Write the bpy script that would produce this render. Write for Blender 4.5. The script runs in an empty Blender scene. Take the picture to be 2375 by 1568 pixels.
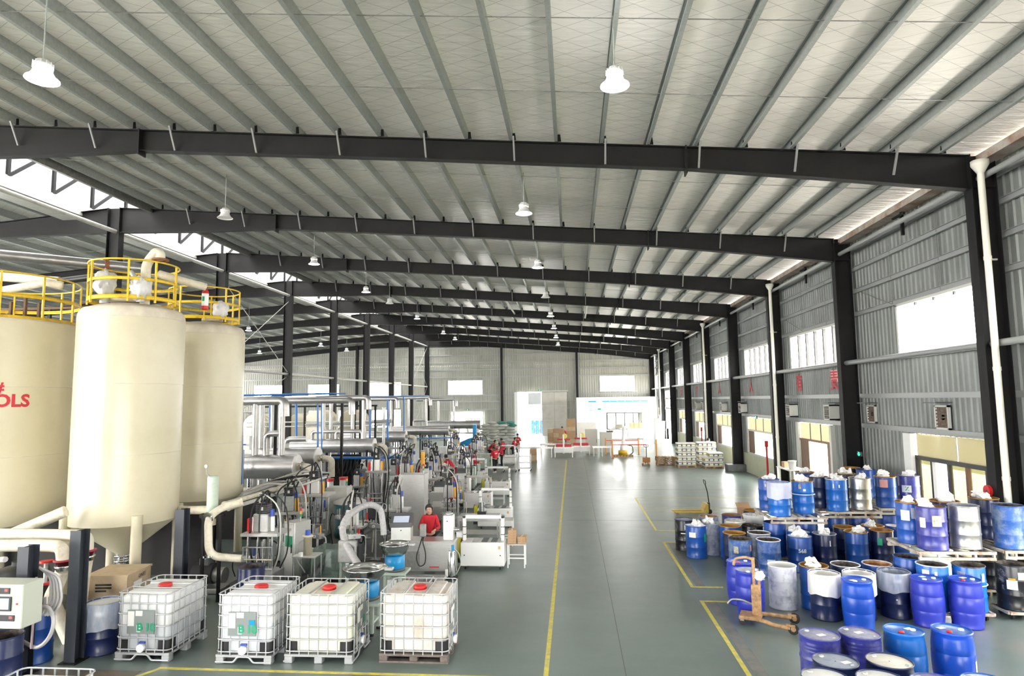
import bpy, math, random
from mathutils import Vector, Matrix

random.seed(11)
sc = bpy.context.scene
PI = math.pi

# ---------------------------------------------------------------- camera
F_PX, PITCH, YAW, ROLL, CAM_H = 1497.05, 0.0965, 0.0916, 0.0121, 4.45
_cy, _sy, _cp, _sp = math.cos(YAW), math.sin(YAW), math.cos(PITCH), math.sin(PITCH)
_R0 = Vector((_cy, _sy, 0)); _F0 = Vector((-_sy, _cy, 0)); _Z = Vector((0, 0, 1))
_F = _F0 * _cp + _Z * _sp
_U0 = -_F0 * _sp + _Z * _cp
_cr, _sr = math.cos(ROLL), math.sin(ROLL)
_R = _R0 * _cr - _U0 * _sr
_U = _R0 * _sr + _U0 * _cr
cam_d = bpy.data.cameras.new('camera')
cam = bpy.data.objects.new('camera', cam_d)
sc.collection.objects.link(cam)
cam_d.sensor_width = 36.0
cam_d.lens = 36.0 * F_PX / 2375.0
cam_d.clip_start = 0.1
cam_d.clip_end = 400
m = Matrix(((_R.x, _U.x, -_F.x, 0), (_R.y, _U.y, -_F.y, 0), (_R.z, _U.z, -_F.z, CAM_H), (0, 0, 0, 1)))
cam.matrix_world = m
sc.camera = cam

# ---------------------------------------------------------------- world, exposure
world = bpy.data.worlds.new('overcast_sky'); sc.world = world
world.use_nodes = True
wn = world.node_tree.nodes; wl = world.node_tree.links
bg = wn['Background']
bg.inputs['Color'].default_value = (1.0, 0.985, 0.955, 1)
bg.inputs['Strength'].default_value = 15.0
sc.view_settings.view_transform = 'Standard'
sc.view_settings.look = 'None'
sc.view_settings.exposure = 0.88
sc.view_settings.gamma = 1.0
sc.view_settings.use_curve_mapping = False
sc.cycles.max_bounces = 10
sc.cycles.diffuse_bounces = 4
sc.cycles.adaptive_threshold = 0.06
sc.cycles.glossy_bounces = 4
sc.cycles.transparent_max_bounces = 12
sc.cycles.sample_clamp_indirect = 8.0
sc.cycles.caustics_reflective = False
sc.cycles.caustics_refractive = False
sc.cycles.use_denoising = True
LAMP_W = 25.0

# ---------------------------------------------------------------- places measured in the photograph
def pray(px, py):
    a = px - 1187.5; b = py - 784.0
    return (_R * a - _U * b) / F_PX + _F
def gp(px, py, z=0.0):
    d = pray(px, py); t = (z - CAM_H) / d.z
    return (d.x * t, d.y * t)
def P(px, py, Y):
    d = pray(px, py); t = Y / d.y
    return Vector((d.x * t, Y, CAM_H + d.z * t))

# ---------------------------------------------------------------- scene helpers
C = sc.collection
def tag(o, label=None, cat=None, group=None, kind=None):
    if label: o['label'] = label
    if cat: o['category'] = cat
    if group: o['group'] = group
    if kind: o['kind'] = kind
    return o
def thing(name, label, cat, loc=(0, 0, 0), rz=0.0, group=None, kind=None):
    o = bpy.data.objects.new(name, None); C.objects.link(o)
    o.empty_display_size = 0.1
    o.location = loc; o.rotation_euler = (0, 0, rz)
    return tag(o, label, cat, group, kind)
def put(name, data, parent=None, loc=(0, 0, 0), rot=(0, 0, 0), scale=None):
    o = bpy.data.objects.new(name, data); C.objects.link(o)
    o.location = loc; o.rotation_euler = rot
    if scale: o.scale = scale
    if parent: o.parent = parent
    return o
def dup(root, loc, rz, label=None, group=None):
    r = root.copy(); C.objects.link(r); r.location = loc; r.rotation_euler = (0, 0, rz)
    if label: r['label'] = label
    if group: r['group'] = group
    for ch in list(root.children):
        c = ch.copy(); C.objects.link(c); c.parent = r
        for g in list(ch.children):
            d = g.copy(); C.objects.link(d); d.parent = c
    return r

class MB:
    """collects shapes, builds ONE mesh object"""
    def __init__(s): s.v = []; s.f = []; s.sm = []
    def add(s, vs, fs, smooth=False):
        o = len(s.v); s.v.extend([tuple(p) for p in vs])
        for q in fs: s.f.append(tuple(i + o for i in q)); s.sm.append(smooth)
        return s
    def box(s, x0, x1, y0, y1, z0, z1):
        vs = [(x0,y0,z0),(x1,y0,z0),(x1,y1,z0),(x0,y1,z0),(x0,y0,z1),(x1,y0,z1),(x1,y1,z1),(x0,y1,z1)]
        return s.add(vs, [(3,2,1,0),(4,5,6,7),(0,1,5,4),(1,2,6,5),(2,3,7,6),(3,0,4,7)])
    def cbox(s, c, d, rz=0.0):
        cx, cy, cz = c; hx, hy, hz = d[0]/2, d[1]/2, d[2]/2
        ca, sa = math.cos(rz), math.sin(rz)
        vs = []
        for z in (-hz, hz):
            for x, y in ((-hx,-hy),(hx,-hy),(hx,hy),(-hx,hy)):
                vs.append((cx + x*ca - y*sa, cy + x*sa + y*ca, cz + z))
        return s.add(vs, [(3,2,1,0),(4,5,6,7),(0,1,5,4),(1,2,6,5),(2,3,7,6),(3,0,4,7)])
    def bbox(s, x0, x1, y0, y1, z0, z1, b=0.01):
        """box with chamfered edges (3 stacked outlines)"""
        b = min(b, (x1-x0)*.49, (y1-y0)*.49, (z1-z0)*.49)
        def loop(i, z): return [(x0+i+b,y0+i,z),(x1-i-b,y0+i,z),(x1-i,y0+i+b,z),(x1-i,y1-i-b,z),(x1-i-b,y1-i,z),(x0+i+b,y1-i,z),(x0+i,y1-i-b,z),(x0+i,y0+i+b,z)]
        vs = loop(b*.7, z0) + loop(0, z0+b) + loop(0, z1-b) + loop(b*.7, z1)
        fs = [tuple(reversed(range(8))), tuple(range(24, 32))]
        for r in range(3):
            for k in range(8):
                a = r*8 + k; c = r*8 + (k+1) % 8
                fs.append((a, c, c+8, a+8))
        return s.add(vs, fs)
    def bar(s, p0, p1, w, h=None, up=None):
        """rectangular bar between two points"""
        p0 = Vector(p0); p1 = Vector(p1); d = (p1-p0).normalized(); h = h or w
        u = Vector(up) if up else (Vector((0,0,1)) if abs(d.z) < .95 else Vector((1,0,0)))
        a = d.cross(u).normalized() * w/2; b = a.cross(d).normalized() * h/2
        vs = [p0-a-b, p0+a-b, p0+a+b, p0-a+b, p1-a-b, p1+a-b, p1+a+b, p1-a+b]
        return s.add(vs, [(3,2,1,0),(4,5,6,7),(0,1,5,4),(1,2,6,5),(2,3,7,6),(3,0,4,7)])
    def cyl(s, p0, p1, r0, r1=None, n=16, caps=True, smooth=True):
        p0 = Vector(p0); p1 = Vector(p1); r1 = r0 if r1 is None else r1
        d = (p1-p0).normalized()
        u = Vector((0,0,1)) if abs(d.z) < .9 else Vector((1,0,0))
        a = d.cross(u).normalized(); b = d.cross(a).normalized()
        vs = []
        for p, r in ((p0,r0),(p1,r1)):
            for k in range(n):
                t = 2*PI*k/n; vs.append(p + a*math.cos(t)*r + b*math.sin(t)*r)
        s.add(vs, [(k, k+n, (k+1)%n+n, (k+1)%n) for k in range(n)], smooth)
        if caps:
            s.add(vs[:n], [tuple(range(n))]); s.add(vs[n:], [tuple(reversed(range(n)))])
        return s
    def tube(s, pts, r, n=8, round_=0.0, seg=4, caps=True):
        pts = [Vector(p) for p in pts]
        if round_ < 0 and len(pts) > 2:          # smooth spline through the points
            e = [pts[0]*2-pts[1]] + pts + [pts[-1]*2-pts[-2]]; q = []
            for i in range(1, len(e)-2):
                for k in range(seg+2):
                    t = k/(seg+2); a, b, c, d = e[i-1], e[i], e[i+1], e[i+2]
                    q.append((b*2+(c-a)*t+(a*2-b*5+c*4-d)*t*t+(b*3-a-c*3+d)*t*t*t)*.5)
            pts = q+[pts[-1]]
        elif round_ > 0 and len(pts) > 2:
            q = [pts[0]]
            for i in range(1, len(pts)-1):
                a, b, c = pts[i-1], pts[i], pts[i+1]
                rr = min(round_, (a-b).length*.49, (c-b).length*.49)
                s0 = b + (a-b).normalized()*rr; s1 = b + (c-b).normalized()*rr
                for k in range(seg+1):
                    t = k/seg
                    q.append(s0*(1-t)**2 + b*2*t*(1-t) + s1*t*t)
            q.append(pts[-1]); pts = q
        rings = []; prev = None
        for i, p in enumerate(pts):
            if i == 0: d = pts[1]-p
            elif i == len(pts)-1: d = p-pts[i-1]
            else: d = (pts[i+1]-p).normalized() + (p-pts[i-1]).normalized()
            d = d.normalized()
            if prev is None:
                u = Vector((0,0,1)) if abs(d.z) < .9 else Vector((1,0,0))
                a = d.cross(u).normalized()
            else:
                a = (prev - d*prev.dot(d)).normalized()
            prev = a; b = d.cross(a).normalized()
            rings.append([p + a*math.cos(2*PI*k/n)*r + b*math.sin(2*PI*k/n)*r for k in range(n)])
        vs = [v for ring in rings for v in ring]; fs = []
        for i in range(len(rings)-1):
            for k in range(n):
                fs.append((i*n+k, i*n+(k+1)%n, (i+1)*n+(k+1)%n, (i+1)*n+k))
        s.add(vs, fs, True)
        if caps:
            s.add(rings[0], [tuple(reversed(range(n)))]); s.add(rings[-1], [tuple(range(n))])
        return s
    def lathe(s, prof, c=(0,0,0), n=24, smooth=True, a0=0.0, a1=2*PI):
        """prof: list of (r,z) from bottom to top, outward facing"""
        full = abs(a1-a0-2*PI) < 1e-6
        m_ = n if full else n+1
        vs = []
        for r, z in prof:
            for k in range(m_):
                t = a0 + (a1-a0)*k/n
                vs.append((c[0]+r*math.cos(t), c[1]+r*math.sin(t), c[2]+z))
        fs = []
        for i in range(len(prof)-1):
            for k in range(n):
                k2 = (k+1) % m_
                fs.append((i*m_+k, i*m_+k2, (i+1)*m_+k2, (i+1)*m_+k))
        return s.add(vs, fs, smooth)
    def disc(s, c, r, n=24, up=True):
        vs = [(c[0]+r*math.cos(2*PI*k/n), c[1]+r*math.sin(2*PI*k/n), c[2]) for k in range(n)]
        return s.add(vs, [tuple(range(n)) if up else tuple(reversed(range(n)))])
    def ring(s, c, R, r, n=28, m_=8):
        vs = []; fs = []
        for i in range(n):
            t = 2*PI*i/n
            for j in range(m_):
                q = 2*PI*j/m_
                vs.append((c[0]+(R+r*math.cos(q))*math.cos(t), c[1]+(R+r*math.cos(q))*math.sin(t), c[2]+r*math.sin(q)))
        for i in range(n):
            for j in range(m_):
                fs.append((i*m_+j, ((i+1)%n)*m_+j, ((i+1)%n)*m_+(j+1)%m_, i*m_+(j+1)%m_))
        return s.add(vs, fs, True)
    def ball(s, c, r, n=12, sc_=(1,1,1), fn=None):
        vs = [(c[0], c[1], c[2]-r*sc_[2])]; fs = []
        m_ = max(4, n//2)
        for i in range(1, m_):
            ph = -PI/2 + PI*i/m_
            for k in range(n):
                t = 2*PI*k/n
                vs.append((c[0]+r*sc_[0]*math.cos(ph)*math.cos(t), c[1]+r*sc_[1]*math.cos(ph)*math.sin(t), c[2]+r*sc_[2]*math.sin(ph)))
        vs.append((c[0], c[1], c[2]+r*sc_[2]))
        for k in range(n): fs.append((0, 1+(k+1)%n, 1+k))
        for i in range(m_-2):
            for k in range(n):
                a = 1+i*n+k; b = 1+i*n+(k+1)%n
                fs.append((a, b, b+n, a+n))
        t = len(vs)-1
        for k in range(n): fs.append((t, 1+(m_-2)*n+k, 1+(m_-2)*n+(k+1)%n))
        if fn: vs = [fn(Vector(v)) for v in vs]
        return s.add(vs, fs, True)
    def prism(s, poly, axis, a, b):
        """poly of 2D points extruded along axis from a to b. axis y: poly=(x,z); x: (y,z); z: (x,y)"""
        def mk(p, t):
            if axis == 'y': return (p[0], t, p[1])
            if axis == 'x': return (t, p[0], p[1])
            return (p[0], p[1], t)
        n = len(poly); vs = [mk(p, a) for p in poly] + [mk(p, b) for p in poly]
        fs = [tuple(range(n)), tuple(reversed(range(n, 2*n)))]
        for k in range(n): fs.append((k, k+n, (k+1)%n+n, (k+1)%n))
        return s.add(vs, fs)
    def mesh(s, name, mat):
        me = bpy.data.meshes.new(name)
        me.from_pydata(s.v, [], s.f)
        me.polygons.foreach_set('use_smooth', s.sm)
        if mat is not None: me.materials.append(mat)
        me.update()
        return me
    def fixed(s, name, mat):
        me = s.mesh(name, mat)
        import bmesh
        b = bmesh.new(); b.from_mesh(me)
        bmesh.ops.recalc_face_normals(b, faces=b.faces); b.to_mesh(me); b.free()
        return me
    def build(s, name, mat, parent=None, loc=(0,0,0), rot=(0,0,0)):
        return put(name, s.fixed(name, mat), parent, loc, rot)

# ---------------------------------------------------------------- materials
MATS = {}
def mat(name, col, rough=0.5, metal=0.0, spec=0.5, dirt=None, dscale=6.0, damt=0.5, bump=0.0, bscale=20.0, stretch=(1,1,1), emit=None, estr=0.0, rvar=0.0):
    """procedural principled material: base colour, optional second colour in noise patches, fine bump"""
    if name in MATS: return MATS[name]
    M_ = bpy.data.materials.new(name); M_.use_nodes = True
    nt = M_.node_tree; N = nt.nodes; L = nt.links
    b = N['Principled BSDF']
    b.inputs['Base Color'].default_value = (*col, 1)
    b.inputs['Roughness'].default_value = rough
    b.inputs['Metallic'].default_value = metal
    b.inputs['Specular IOR Level'].default_value = spec
    if emit:
        b.inputs['Emission Color'].default_value = (*emit, 1); b.inputs['Emission Strength'].default_value = estr
    if dirt or bump or rvar:
        tc = N.new('ShaderNodeTexCoord'); mp = N.new('ShaderNodeMapping')
        mp.inputs['Scale'].default_value = stretch
        L.new(tc.outputs['Object'], mp.inputs['Vector'])
    if dirt:
        no = N.new('ShaderNodeTexNoise'); no.inputs['Scale'].default_value = dscale; no.inputs['Detail'].default_value = 6; no.inputs['Roughness'].default_value = .65
        L.new(mp.outputs[0], no.inputs['Vector'])
        cr = N.new('ShaderNodeValToRGB')
        cr.color_ramp.elements[0].position = max(0.0, .62 - damt*.35); cr.color_ramp.elements[1].position = min(1.0, .78 - damt*.18)
        cr.color_ramp.elements[0].color = (*col, 1); cr.color_ramp.elements[1].color = (*dirt, 1)
        L.new(no.outputs['Fac'], cr.inputs[0]); L.new(cr.outputs[0], b.inputs['Base Color'])
    if rvar:
        n2 = N.new('ShaderNodeTexNoise'); n2.inputs['Scale'].default_value = dscale*.6; n2.inputs['Detail'].default_value = 4
        L.new(mp.outputs[0], n2.inputs['Vector'])
        mr = N.new('ShaderNodeMapRange'); mr.inputs['To Min'].default_value = max(.02, rough-rvar); mr.inputs['To Max'].default_value = min(1, rough+rvar)
        L.new(n2.outputs['Fac'], mr.inputs['Value']); L.new(mr.outputs[0], b.inputs['Roughness'])
    if bump:
        n3 = N.new('ShaderNodeTexNoise'); n3.inputs['Scale'].default_value = bscale; n3.inputs['Detail'].default_value = 4
        L.new(mp.outputs[0], n3.inputs['Vector'])
        bu = N.new('ShaderNodeBump'); bu.inputs['Strength'].default_value = bump; bu.inputs['Distance'].default_value = .02
        L.new(n3.outputs['Fac'], bu.inputs['Height']); L.new(bu.outputs[0], b.inputs['Normal'])
    MATS[name] = M_
    return M_
def glass(name, tint=(1,1,1), refl=0.07, rough=0.02, veil=0.0, veilcol=(.8,.8,.75)):
    """thin pane: straight-through transparency with a little mirror, optional dusty veil"""
    if name in MATS: return MATS[name]
    M_ = bpy.data.materials.new(name); M_.use_nodes = True
    nt = M_.node_tree; N = nt.nodes; L = nt.links
    for n_ in list(N):
        if n_.type == 'BSDF_PRINCIPLED': N.remove(n_)
    out = N['Material Output']
    t = N.new('ShaderNodeBsdfTransparent'); t.inputs[0].default_value = (*tint, 1)
    g = N.new('ShaderNodeBsdfGlossy'); g.inputs['Roughness'].default_value = rough
    mx = N.new('ShaderNodeMixShader'); mx.inputs[0].default_value = refl
    L.new(t.outputs[0], mx.inputs[1]); L.new(g.outputs[0], mx.inputs[2])
    last = mx
    if veil:
        d = N.new('ShaderNodeBsdfDiffuse'); d.inputs[0].default_value = (*veilcol, 1)
        tr = N.new('ShaderNodeBsdfTranslucent'); tr.inputs[0].default_value = (*veilcol, 1)
        ad = N.new('ShaderNodeMixShader'); ad.inputs[0].default_value = .5
        L.new(d.outputs[0], ad.inputs[1]); L.new(tr.outputs[0], ad.inputs[2])
        m2 = N.new('ShaderNodeMixShader'); m2.inputs[0].default_value = veil
        L.new(mx.outputs[0], m2.inputs[1]); L.new(ad.outputs[0], m2.inputs[2]); last = m2
    L.new(last.outputs[0], out.inputs['Surface'])
    MATS[name] = M_
    return M_

def text_mesh(txt, size, mat_, bend_r=None, bold=0.0):
    """flat lettering as a mesh lying in the XZ plane facing -Y; bend_r wraps it on a cylinder of that radius"""
    cu = bpy.data.curves.new('lettering', 'FONT'); cu.body = txt; cu.size = size
    cu.align_x = 'CENTER'; cu.align_y = 'CENTER'; cu.fill_mode = 'FRONT'; cu.offset = bold; cu.resolution_u = 3
    ob = bpy.data.objects.new('lettering', cu); C.objects.link(ob)
    bpy.context.view_layer.update()
    me = bpy.data.meshes.new_from_object(ob.evaluated_get(bpy.context.evaluated_depsgraph_get()))
    bpy.data.objects.remove(ob); bpy.data.curves.remove(cu)
    for v in me.vertices:
        x, z = v.co.x, v.co.y
        if bend_r: v.co = (bend_r*math.sin(x/bend_r), -bend_r*math.cos(x/bend_r), z)
        else: v.co = (x, 0, z)
    me.materials.clear(); me.materials.append(mat_)
    return me
# ---------------------------------------------------------------- the palette
steel_dark = mat('charcoal_painted_steel', (.0065,.0065,.007), .6, spec=.3, dirt=(.010,.0095,.009), dscale=2.5, damt=.5)
galv = mat('galvanised_steel', (.50,.52,.51), .45, .3, dirt=(.42,.44,.43), dscale=14, damt=.6)
purlin_m = mat('galvanised_purlin', (.33,.35,.34), .45, .3, dirt=(.27,.29,.28), dscale=12, damt=.6)
galv_white = mat('pale_painted_tube', (.55,.54,.5), .45, dirt=(.45,.43,.4), dscale=4)
sheet_grey = mat('grey_profiled_sheet', (.235,.25,.24), .5, .15, dirt=(.15,.16,.15), dscale=1.3, damt=.55, stretch=(1,1,.25))
sheet_end = mat('olive_grey_profiled_sheet', (.40,.40,.35), .55, .1, dirt=(.33,.33,.29), dscale=.8, damt=.5, stretch=(1,1,.3))
girt_m = mat('pale_galvanised_girt', (.36,.37,.365), .45, .3)
dado_m = mat('cream_rendered_masonry', (.56,.57,.42), .7, dirt=(.44,.45,.34), dscale=2, damt=.3, bump=.1)
white_wall = mat('white_painted_board', (.86,.86,.85), .55)
chrome = mat('chromed_steel', (.72,.72,.73), .16, 1.0)
steel = mat('brushed_stainless_steel', (.66,.65,.63), .3, .7, dirt=(.57,.56,.54), dscale=8, damt=.5, bump=.03, bscale=60, stretch=(1,1,8))
silver = mat('silver_duct_cladding', (.44,.43,.42), .34, .8, dirt=(.36,.35,.34), dscale=3, bump=.04, bscale=6)
dullsteel = mat('dull_grey_steel', (.36,.36,.35), .42, .7, dirt=(.26,.25,.23), dscale=9, damt=.5)
black = mat('black_plastic', (.012,.012,.014), .4)
rubber = mat('black_rubber', (.018,.018,.018), .75)
darkgrey = mat('dark_grey_casing', (.09,.095,.1), .45)
cream = mat('cream_tank_paint', (.63,.575,.42), .30, dirt=(.58,.525,.375), dscale=.9, damt=.5, bump=.025, bscale=2.5, rvar=.06)
creamdust = mat('dusty_cream_dome', (.68,.62,.5), .5, dirt=(.55,.48,.40), dscale=3, damt=.7)
cream2 = mat('aged_cream_pipe', (.68,.63,.5), .45, dirt=(.5,.42,.32), dscale=5, damt=.4)
yellow = mat('safety_yellow_paint', (.75,.50,.02), .4, dirt=(.5,.3,.03), dscale=7, damt=.35)
lineyel = mat('worn_yellow_floor_paint', (.72,.60,.06), .5, dirt=(.42,.40,.2), dscale=7, damt=.6)
white = mat('white_enamel', (.90,.90,.88), .35)
white2 = mat('white_machine_enamel', (.82,.82,.79), .35, dirt=(.72,.72,.69), dscale=4, damt=.3)
poly = mat('translucent_white_tote_plastic', (.70,.69,.64), .35, dirt=(.74,.71,.62), dscale=2.5, damt=.4)
red = mat('red_plastic', (.62,.02,.02), .4)
redcloth = mat('red_workwear_cloth', (.62,.015,.03), .75, dirt=(.45,.01,.02), dscale=9, damt=.5)
blackcloth = mat('black_trouser_cloth', (.014,.014,.017), .8)
skinm = mat('skin', (.60,.36,.25), .5)
hairm = mat('black_hair', (.008,.007,.007), .4)
greycloth = mat('pale_grey_cloth', (.5,.52,.56), .8)
orange = mat('orange_plastic', (.8,.3,.02), .35)
amber = mat('amber_cylinder', (.85,.42,.03), .3)
blue_p = mat('blue_painted_pipe', (.03,.17,.5), .35)
blue_m = mat('blue_motor_paint', (.03,.08,.42), .4)
cyanblue = mat('bright_blue_feeder_base', (.01,.28,.62), .3)
palegreen = mat('pale_green_machine_paint', (.46,.55,.46), .45, dirt=(.38,.44,.37), dscale=6)
teal = mat('dark_teal_vessel', (.05,.16,.17), .4)
wood = mat('raw_pallet_wood', (.46,.30,.16), .75, dirt=(.33,.2,.1), dscale=6, damt=.6, stretch=(1,6,6))
darkwood = mat('dark_stained_pallet_wood', (.17,.14,.12), .8, dirt=(.09,.075,.065), dscale=6, damt=.6)
crate_m = mat('pale_plywood_crate', (.55,.42,.27), .7, dirt=(.45,.33,.2), dscale=5)
card = mat('brown_cardboard', (.47,.30,.17), .8, dirt=(.4,.25,.14), dscale=4)
paper = mat('white_paper', (.8,.79,.76), .8)
bagm = mat('white_crumpled_bag', (.80,.80,.80), .5, bump=.2, bscale=14)
green = mat('green_paint', (.01,.32,.16), .5)
greenl = mat('lit_green_sign', (.01,.5,.2), .5, emit=(.02,.8,.3), estr=2.0)
signred = mat('red_sign_paint', (.6,.03,.05), .6)
glass_clear = glass('clear_window_glass', (1,1,1), .05)
glass_tint = glass('dusty_yellowish_glass', (.33,.31,.25), .04, veil=.05, veilcol=(.60,.54,.40))
transom_m = glass('dusty_beige_transom', (.22,.21,.17), .04, veil=.25, veilcol=(.50,.45,.35))
poly_sheet = glass('yellowed_translucent_sheet', (.1,.1,.08), .03, veil=.8, veilcol=(.50,.46,.36))
sky_sheet = glass('clear_skylight_sheet', (.20,.205,.21), .02, veil=.35, veilcol=(.9,.9,.9))
lamp_glow = mat('lit_lamp_diffuser', (.9,.9,.9), .4, emit=(1,.99,.97), estr=14.0)
lamp_white = mat('white_lamp_body', (.8,.8,.8), .4)

def foil_material():
    M_ = bpy.data.materials.new('wired_foil_insulation'); M_.use_nodes = True
    nt = M_.node_tree; N = nt.nodes; L = nt.links; b = N['Principled BSDF']
    tc = N.new('ShaderNodeTexCoord'); sp = N.new('ShaderNodeSeparateXYZ'); L.new(tc.outputs['Object'], sp.inputs[0])
    def line(sx, sy):
        a = N.new('ShaderNodeMath'); a.operation = 'MULTIPLY'; a.inputs[1].default_value = sx; L.new(sp.outputs[0], a.inputs[0])
        c = N.new('ShaderNodeMath'); c.operation = 'MULTIPLY_ADD'; c.inputs[1].default_value = sy; L.new(sp.outputs[1], c.inputs[0]); L.new(a.outputs[0], c.inputs[2])
        fr = N.new('ShaderNodeMath'); fr.operation = 'FRACT'; L.new(c.outputs[0], fr.inputs[0])
        lt = N.new('ShaderNodeMath'); lt.operation = 'LESS_THAN'; lt.inputs[1].default_value = .022; L.new(fr.outputs[0], lt.inputs[0])
        return lt
    l1 = line(1.25, 2.1); l2 = line(-1.25, 2.1)
    mx = N.new('ShaderNodeMath'); mx.operation = 'MAXIMUM'; L.new(l1.outputs[0], mx.inputs[0]); L.new(l2.outputs[0], mx.inputs[1])
    no = N.new('ShaderNodeTexNoise'); no.inputs['Scale'].default_value = .8; no.inputs['Detail'].default_value = 5
    mp = N.new('ShaderNodeMapping'); mp.inputs['Scale'].default_value = (.5, 2.2, 1); L.new(tc.outputs['Object'], mp.inputs[0]); L.new(mp.outputs[0], no.inputs['Vector'])
    cr = N.new('ShaderNodeValToRGB'); cr.color_ramp.elements[0].position = .3; cr.color_ramp.elements[1].position = .7
    cr.color_ramp.elements[0].color = (.88,.835,.79,1); cr.color_ramp.elements[1].color = (.955,.915,.87,1)
    L.new(no.outputs['Fac'], cr.inputs[0])
    mc = N.new('ShaderNodeMixRGB'); mc.inputs[2].default_value = (.30,.28,.26,1); L.new(cr.outputs[0], mc.inputs[1])
    ml = N.new('ShaderNodeMath'); ml.operation = 'MULTIPLY'; ml.inputs[1].default_value = .75; L.new(mx.outputs[0], ml.inputs[0]); L.new(ml.outputs[0], mc.inputs[0])
    L.new(mc.outputs[0], b.inputs['Base Color'])
    b.inputs['Roughness'].default_value = .36; b.inputs['Metallic'].default_value = .06
    n2 = N.new('ShaderNodeTexNoise'); n2.inputs['Scale'].default_value = 2.4; n2.inputs['Detail'].default_value = 3
    m2 = N.new('ShaderNodeMapping'); m2.inputs['Scale'].default_value = (.55, 2.6, 1); L.new(tc.outputs['Object'], m2.inputs[0]); L.new(m2.outputs[0], n2.inputs['Vector'])
    bu = N.new('ShaderNodeBump'); bu.inputs['Strength'].default_value = .55; bu.inputs['Distance'].default_value = .05
    L.new(n2.outputs['Fac'], bu.inputs['Height']); L.new(bu.outputs[0], b.inputs['Normal'])
    return M_
foil = foil_material()

def floor_material():
    M_ = bpy.data.materials.new('green_grey_epoxy_floor'); M_.use_nodes = True
    nt = M_.node_tree; N = nt.nodes; L = nt.links; b = N['Principled BSDF']
    tc = N.new('ShaderNodeTexCoord')
    no = N.new('ShaderNodeTexNoise'); no.inputs['Scale'].default_value = .55; no.inputs['Detail'].default_value = 8; no.inputs['Roughness'].default_value = .7
    L.new(tc.outputs['Object'], no.inputs['Vector'])
    cr = N.new('ShaderNodeValToRGB'); cr.color_ramp.elements[0].position = .3; cr.color_ramp.elements[1].position = .72
    cr.color_ramp.elements[0].color = (.125,.165,.150,1); cr.color_ramp.elements[1].color = (.172,.212,.195,1)
    L.new(no.outputs['Fac'], cr.inputs[0])
    # bare worn concrete in patches by the drum store and the tanks
    sp = N.new('ShaderNodeSeparateXYZ'); L.new(tc.outputs['Object'], sp.inputs[0])
    n4 = N.new('ShaderNodeTexNoise'); n4.inputs['Scale'].default_value = .45; n4.inputs['Detail'].default_value = 7; L.new(tc.outputs['Object'], n4.inputs['Vector'])
    ax = N.new('ShaderNodeMapRange'); ax.inputs['From Min'].default_value = 4.6; ax.inputs['From Max'].default_value = 7.5; ax.inputs['To Min'].default_value = 0; ax.inputs['To Max'].default_value = .42; L.new(sp.outputs[0], ax.inputs['Value'])
    ay = N.new('ShaderNodeMapRange'); ay.inputs['From Min'].default_value = 16; ay.inputs['From Max'].default_value = 13; L.new(sp.outputs[1], ay.inputs['Value'])
    am = N.new('ShaderNodeMath'); am.operation = 'MULTIPLY'; L.new(ax.outputs[0], am.inputs[0]); L.new(ay.outputs[0], am.inputs[1])
    sm = N.new('ShaderNodeMath'); sm.operation = 'MULTIPLY'; L.new(am.outputs[0], sm.inputs[0]); L.new(n4.outputs['Fac'], sm.inputs[1])
    cw = N.new('ShaderNodeValToRGB'); cw.color_ramp.elements[0].position = .15; cw.color_ramp.elements[1].position = .24; L.new(sm.outputs[0], cw.inputs[0])
    mc = N.new('ShaderNodeMixRGB'); mc.inputs[2].default_value = (.205,.205,.185,1); L.new(cw.outputs[0], mc.inputs[0]); L.new(cr.outputs[0], mc.inputs[1])
    L.new(mc.outputs[0], b.inputs['Base Color'])
    n2 = N.new('ShaderNodeTexNoise'); n2.inputs['Scale'].default_value = 1.4; n2.inputs['Detail'].default_value = 6; L.new(tc.outputs['Object'], n2.inputs['Vector'])
    mr = N.new('ShaderNodeMapRange'); mr.inputs['From Min'].default_value = .3; mr.inputs['From Max'].default_value = .7; mr.inputs['To Min'].default_value = .285; mr.inputs['To Max'].default_value = .335
    L.new(n2.outputs['Fac'], mr.inputs['Value']); L.new(mr.outputs[0], b.inputs['Roughness'])
    b.inputs['Specular IOR Level'].default_value = .6
    n3 = N.new('ShaderNodeTexNoise'); n3.inputs['Scale'].default_value = .7; n3.inputs['Detail'].default_value = 1
    m3 = N.new('ShaderNodeMapping'); m3.inputs['Scale'].default_value = (.35, 1.3, 1); L.new(tc.outputs['Object'], m3.inputs[0]); L.new(m3.outputs[0], n3.inputs['Vector'])
    bu = N.new('ShaderNodeBump'); bu.inputs['Strength'].default_value = .05; bu.inputs['Distance'].default_value = .03; L.new(n3.outputs['Fac'], bu.inputs['Height']); L.new(bu.outputs[0], b.inputs['Normal'])
    return M_
floor_m = floor_material()
# ================================================================ THE HALL
BAY = 8.26; FY = [16.3 + BAY*(k-1) for k in range(-2, 10)]   # frame planes, index 0 is behind the camera
def frame_y(k): return 16.3 + BAY*(k-1)
XR, XC, XL = 9.72, -18.7, -47.0        # inner flange right columns, centre columns, left columns
Y0, Y9 = -10.0, 82.4
WX = 10.5                               # right cladding plane
def zt(x):                              # top of rafter = underside of purlins
    return 10.27 + .082*(9.8 - x) if x > XC else 10.27 + .082*(9.8 - XC) - .082*(XC - x)

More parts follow.
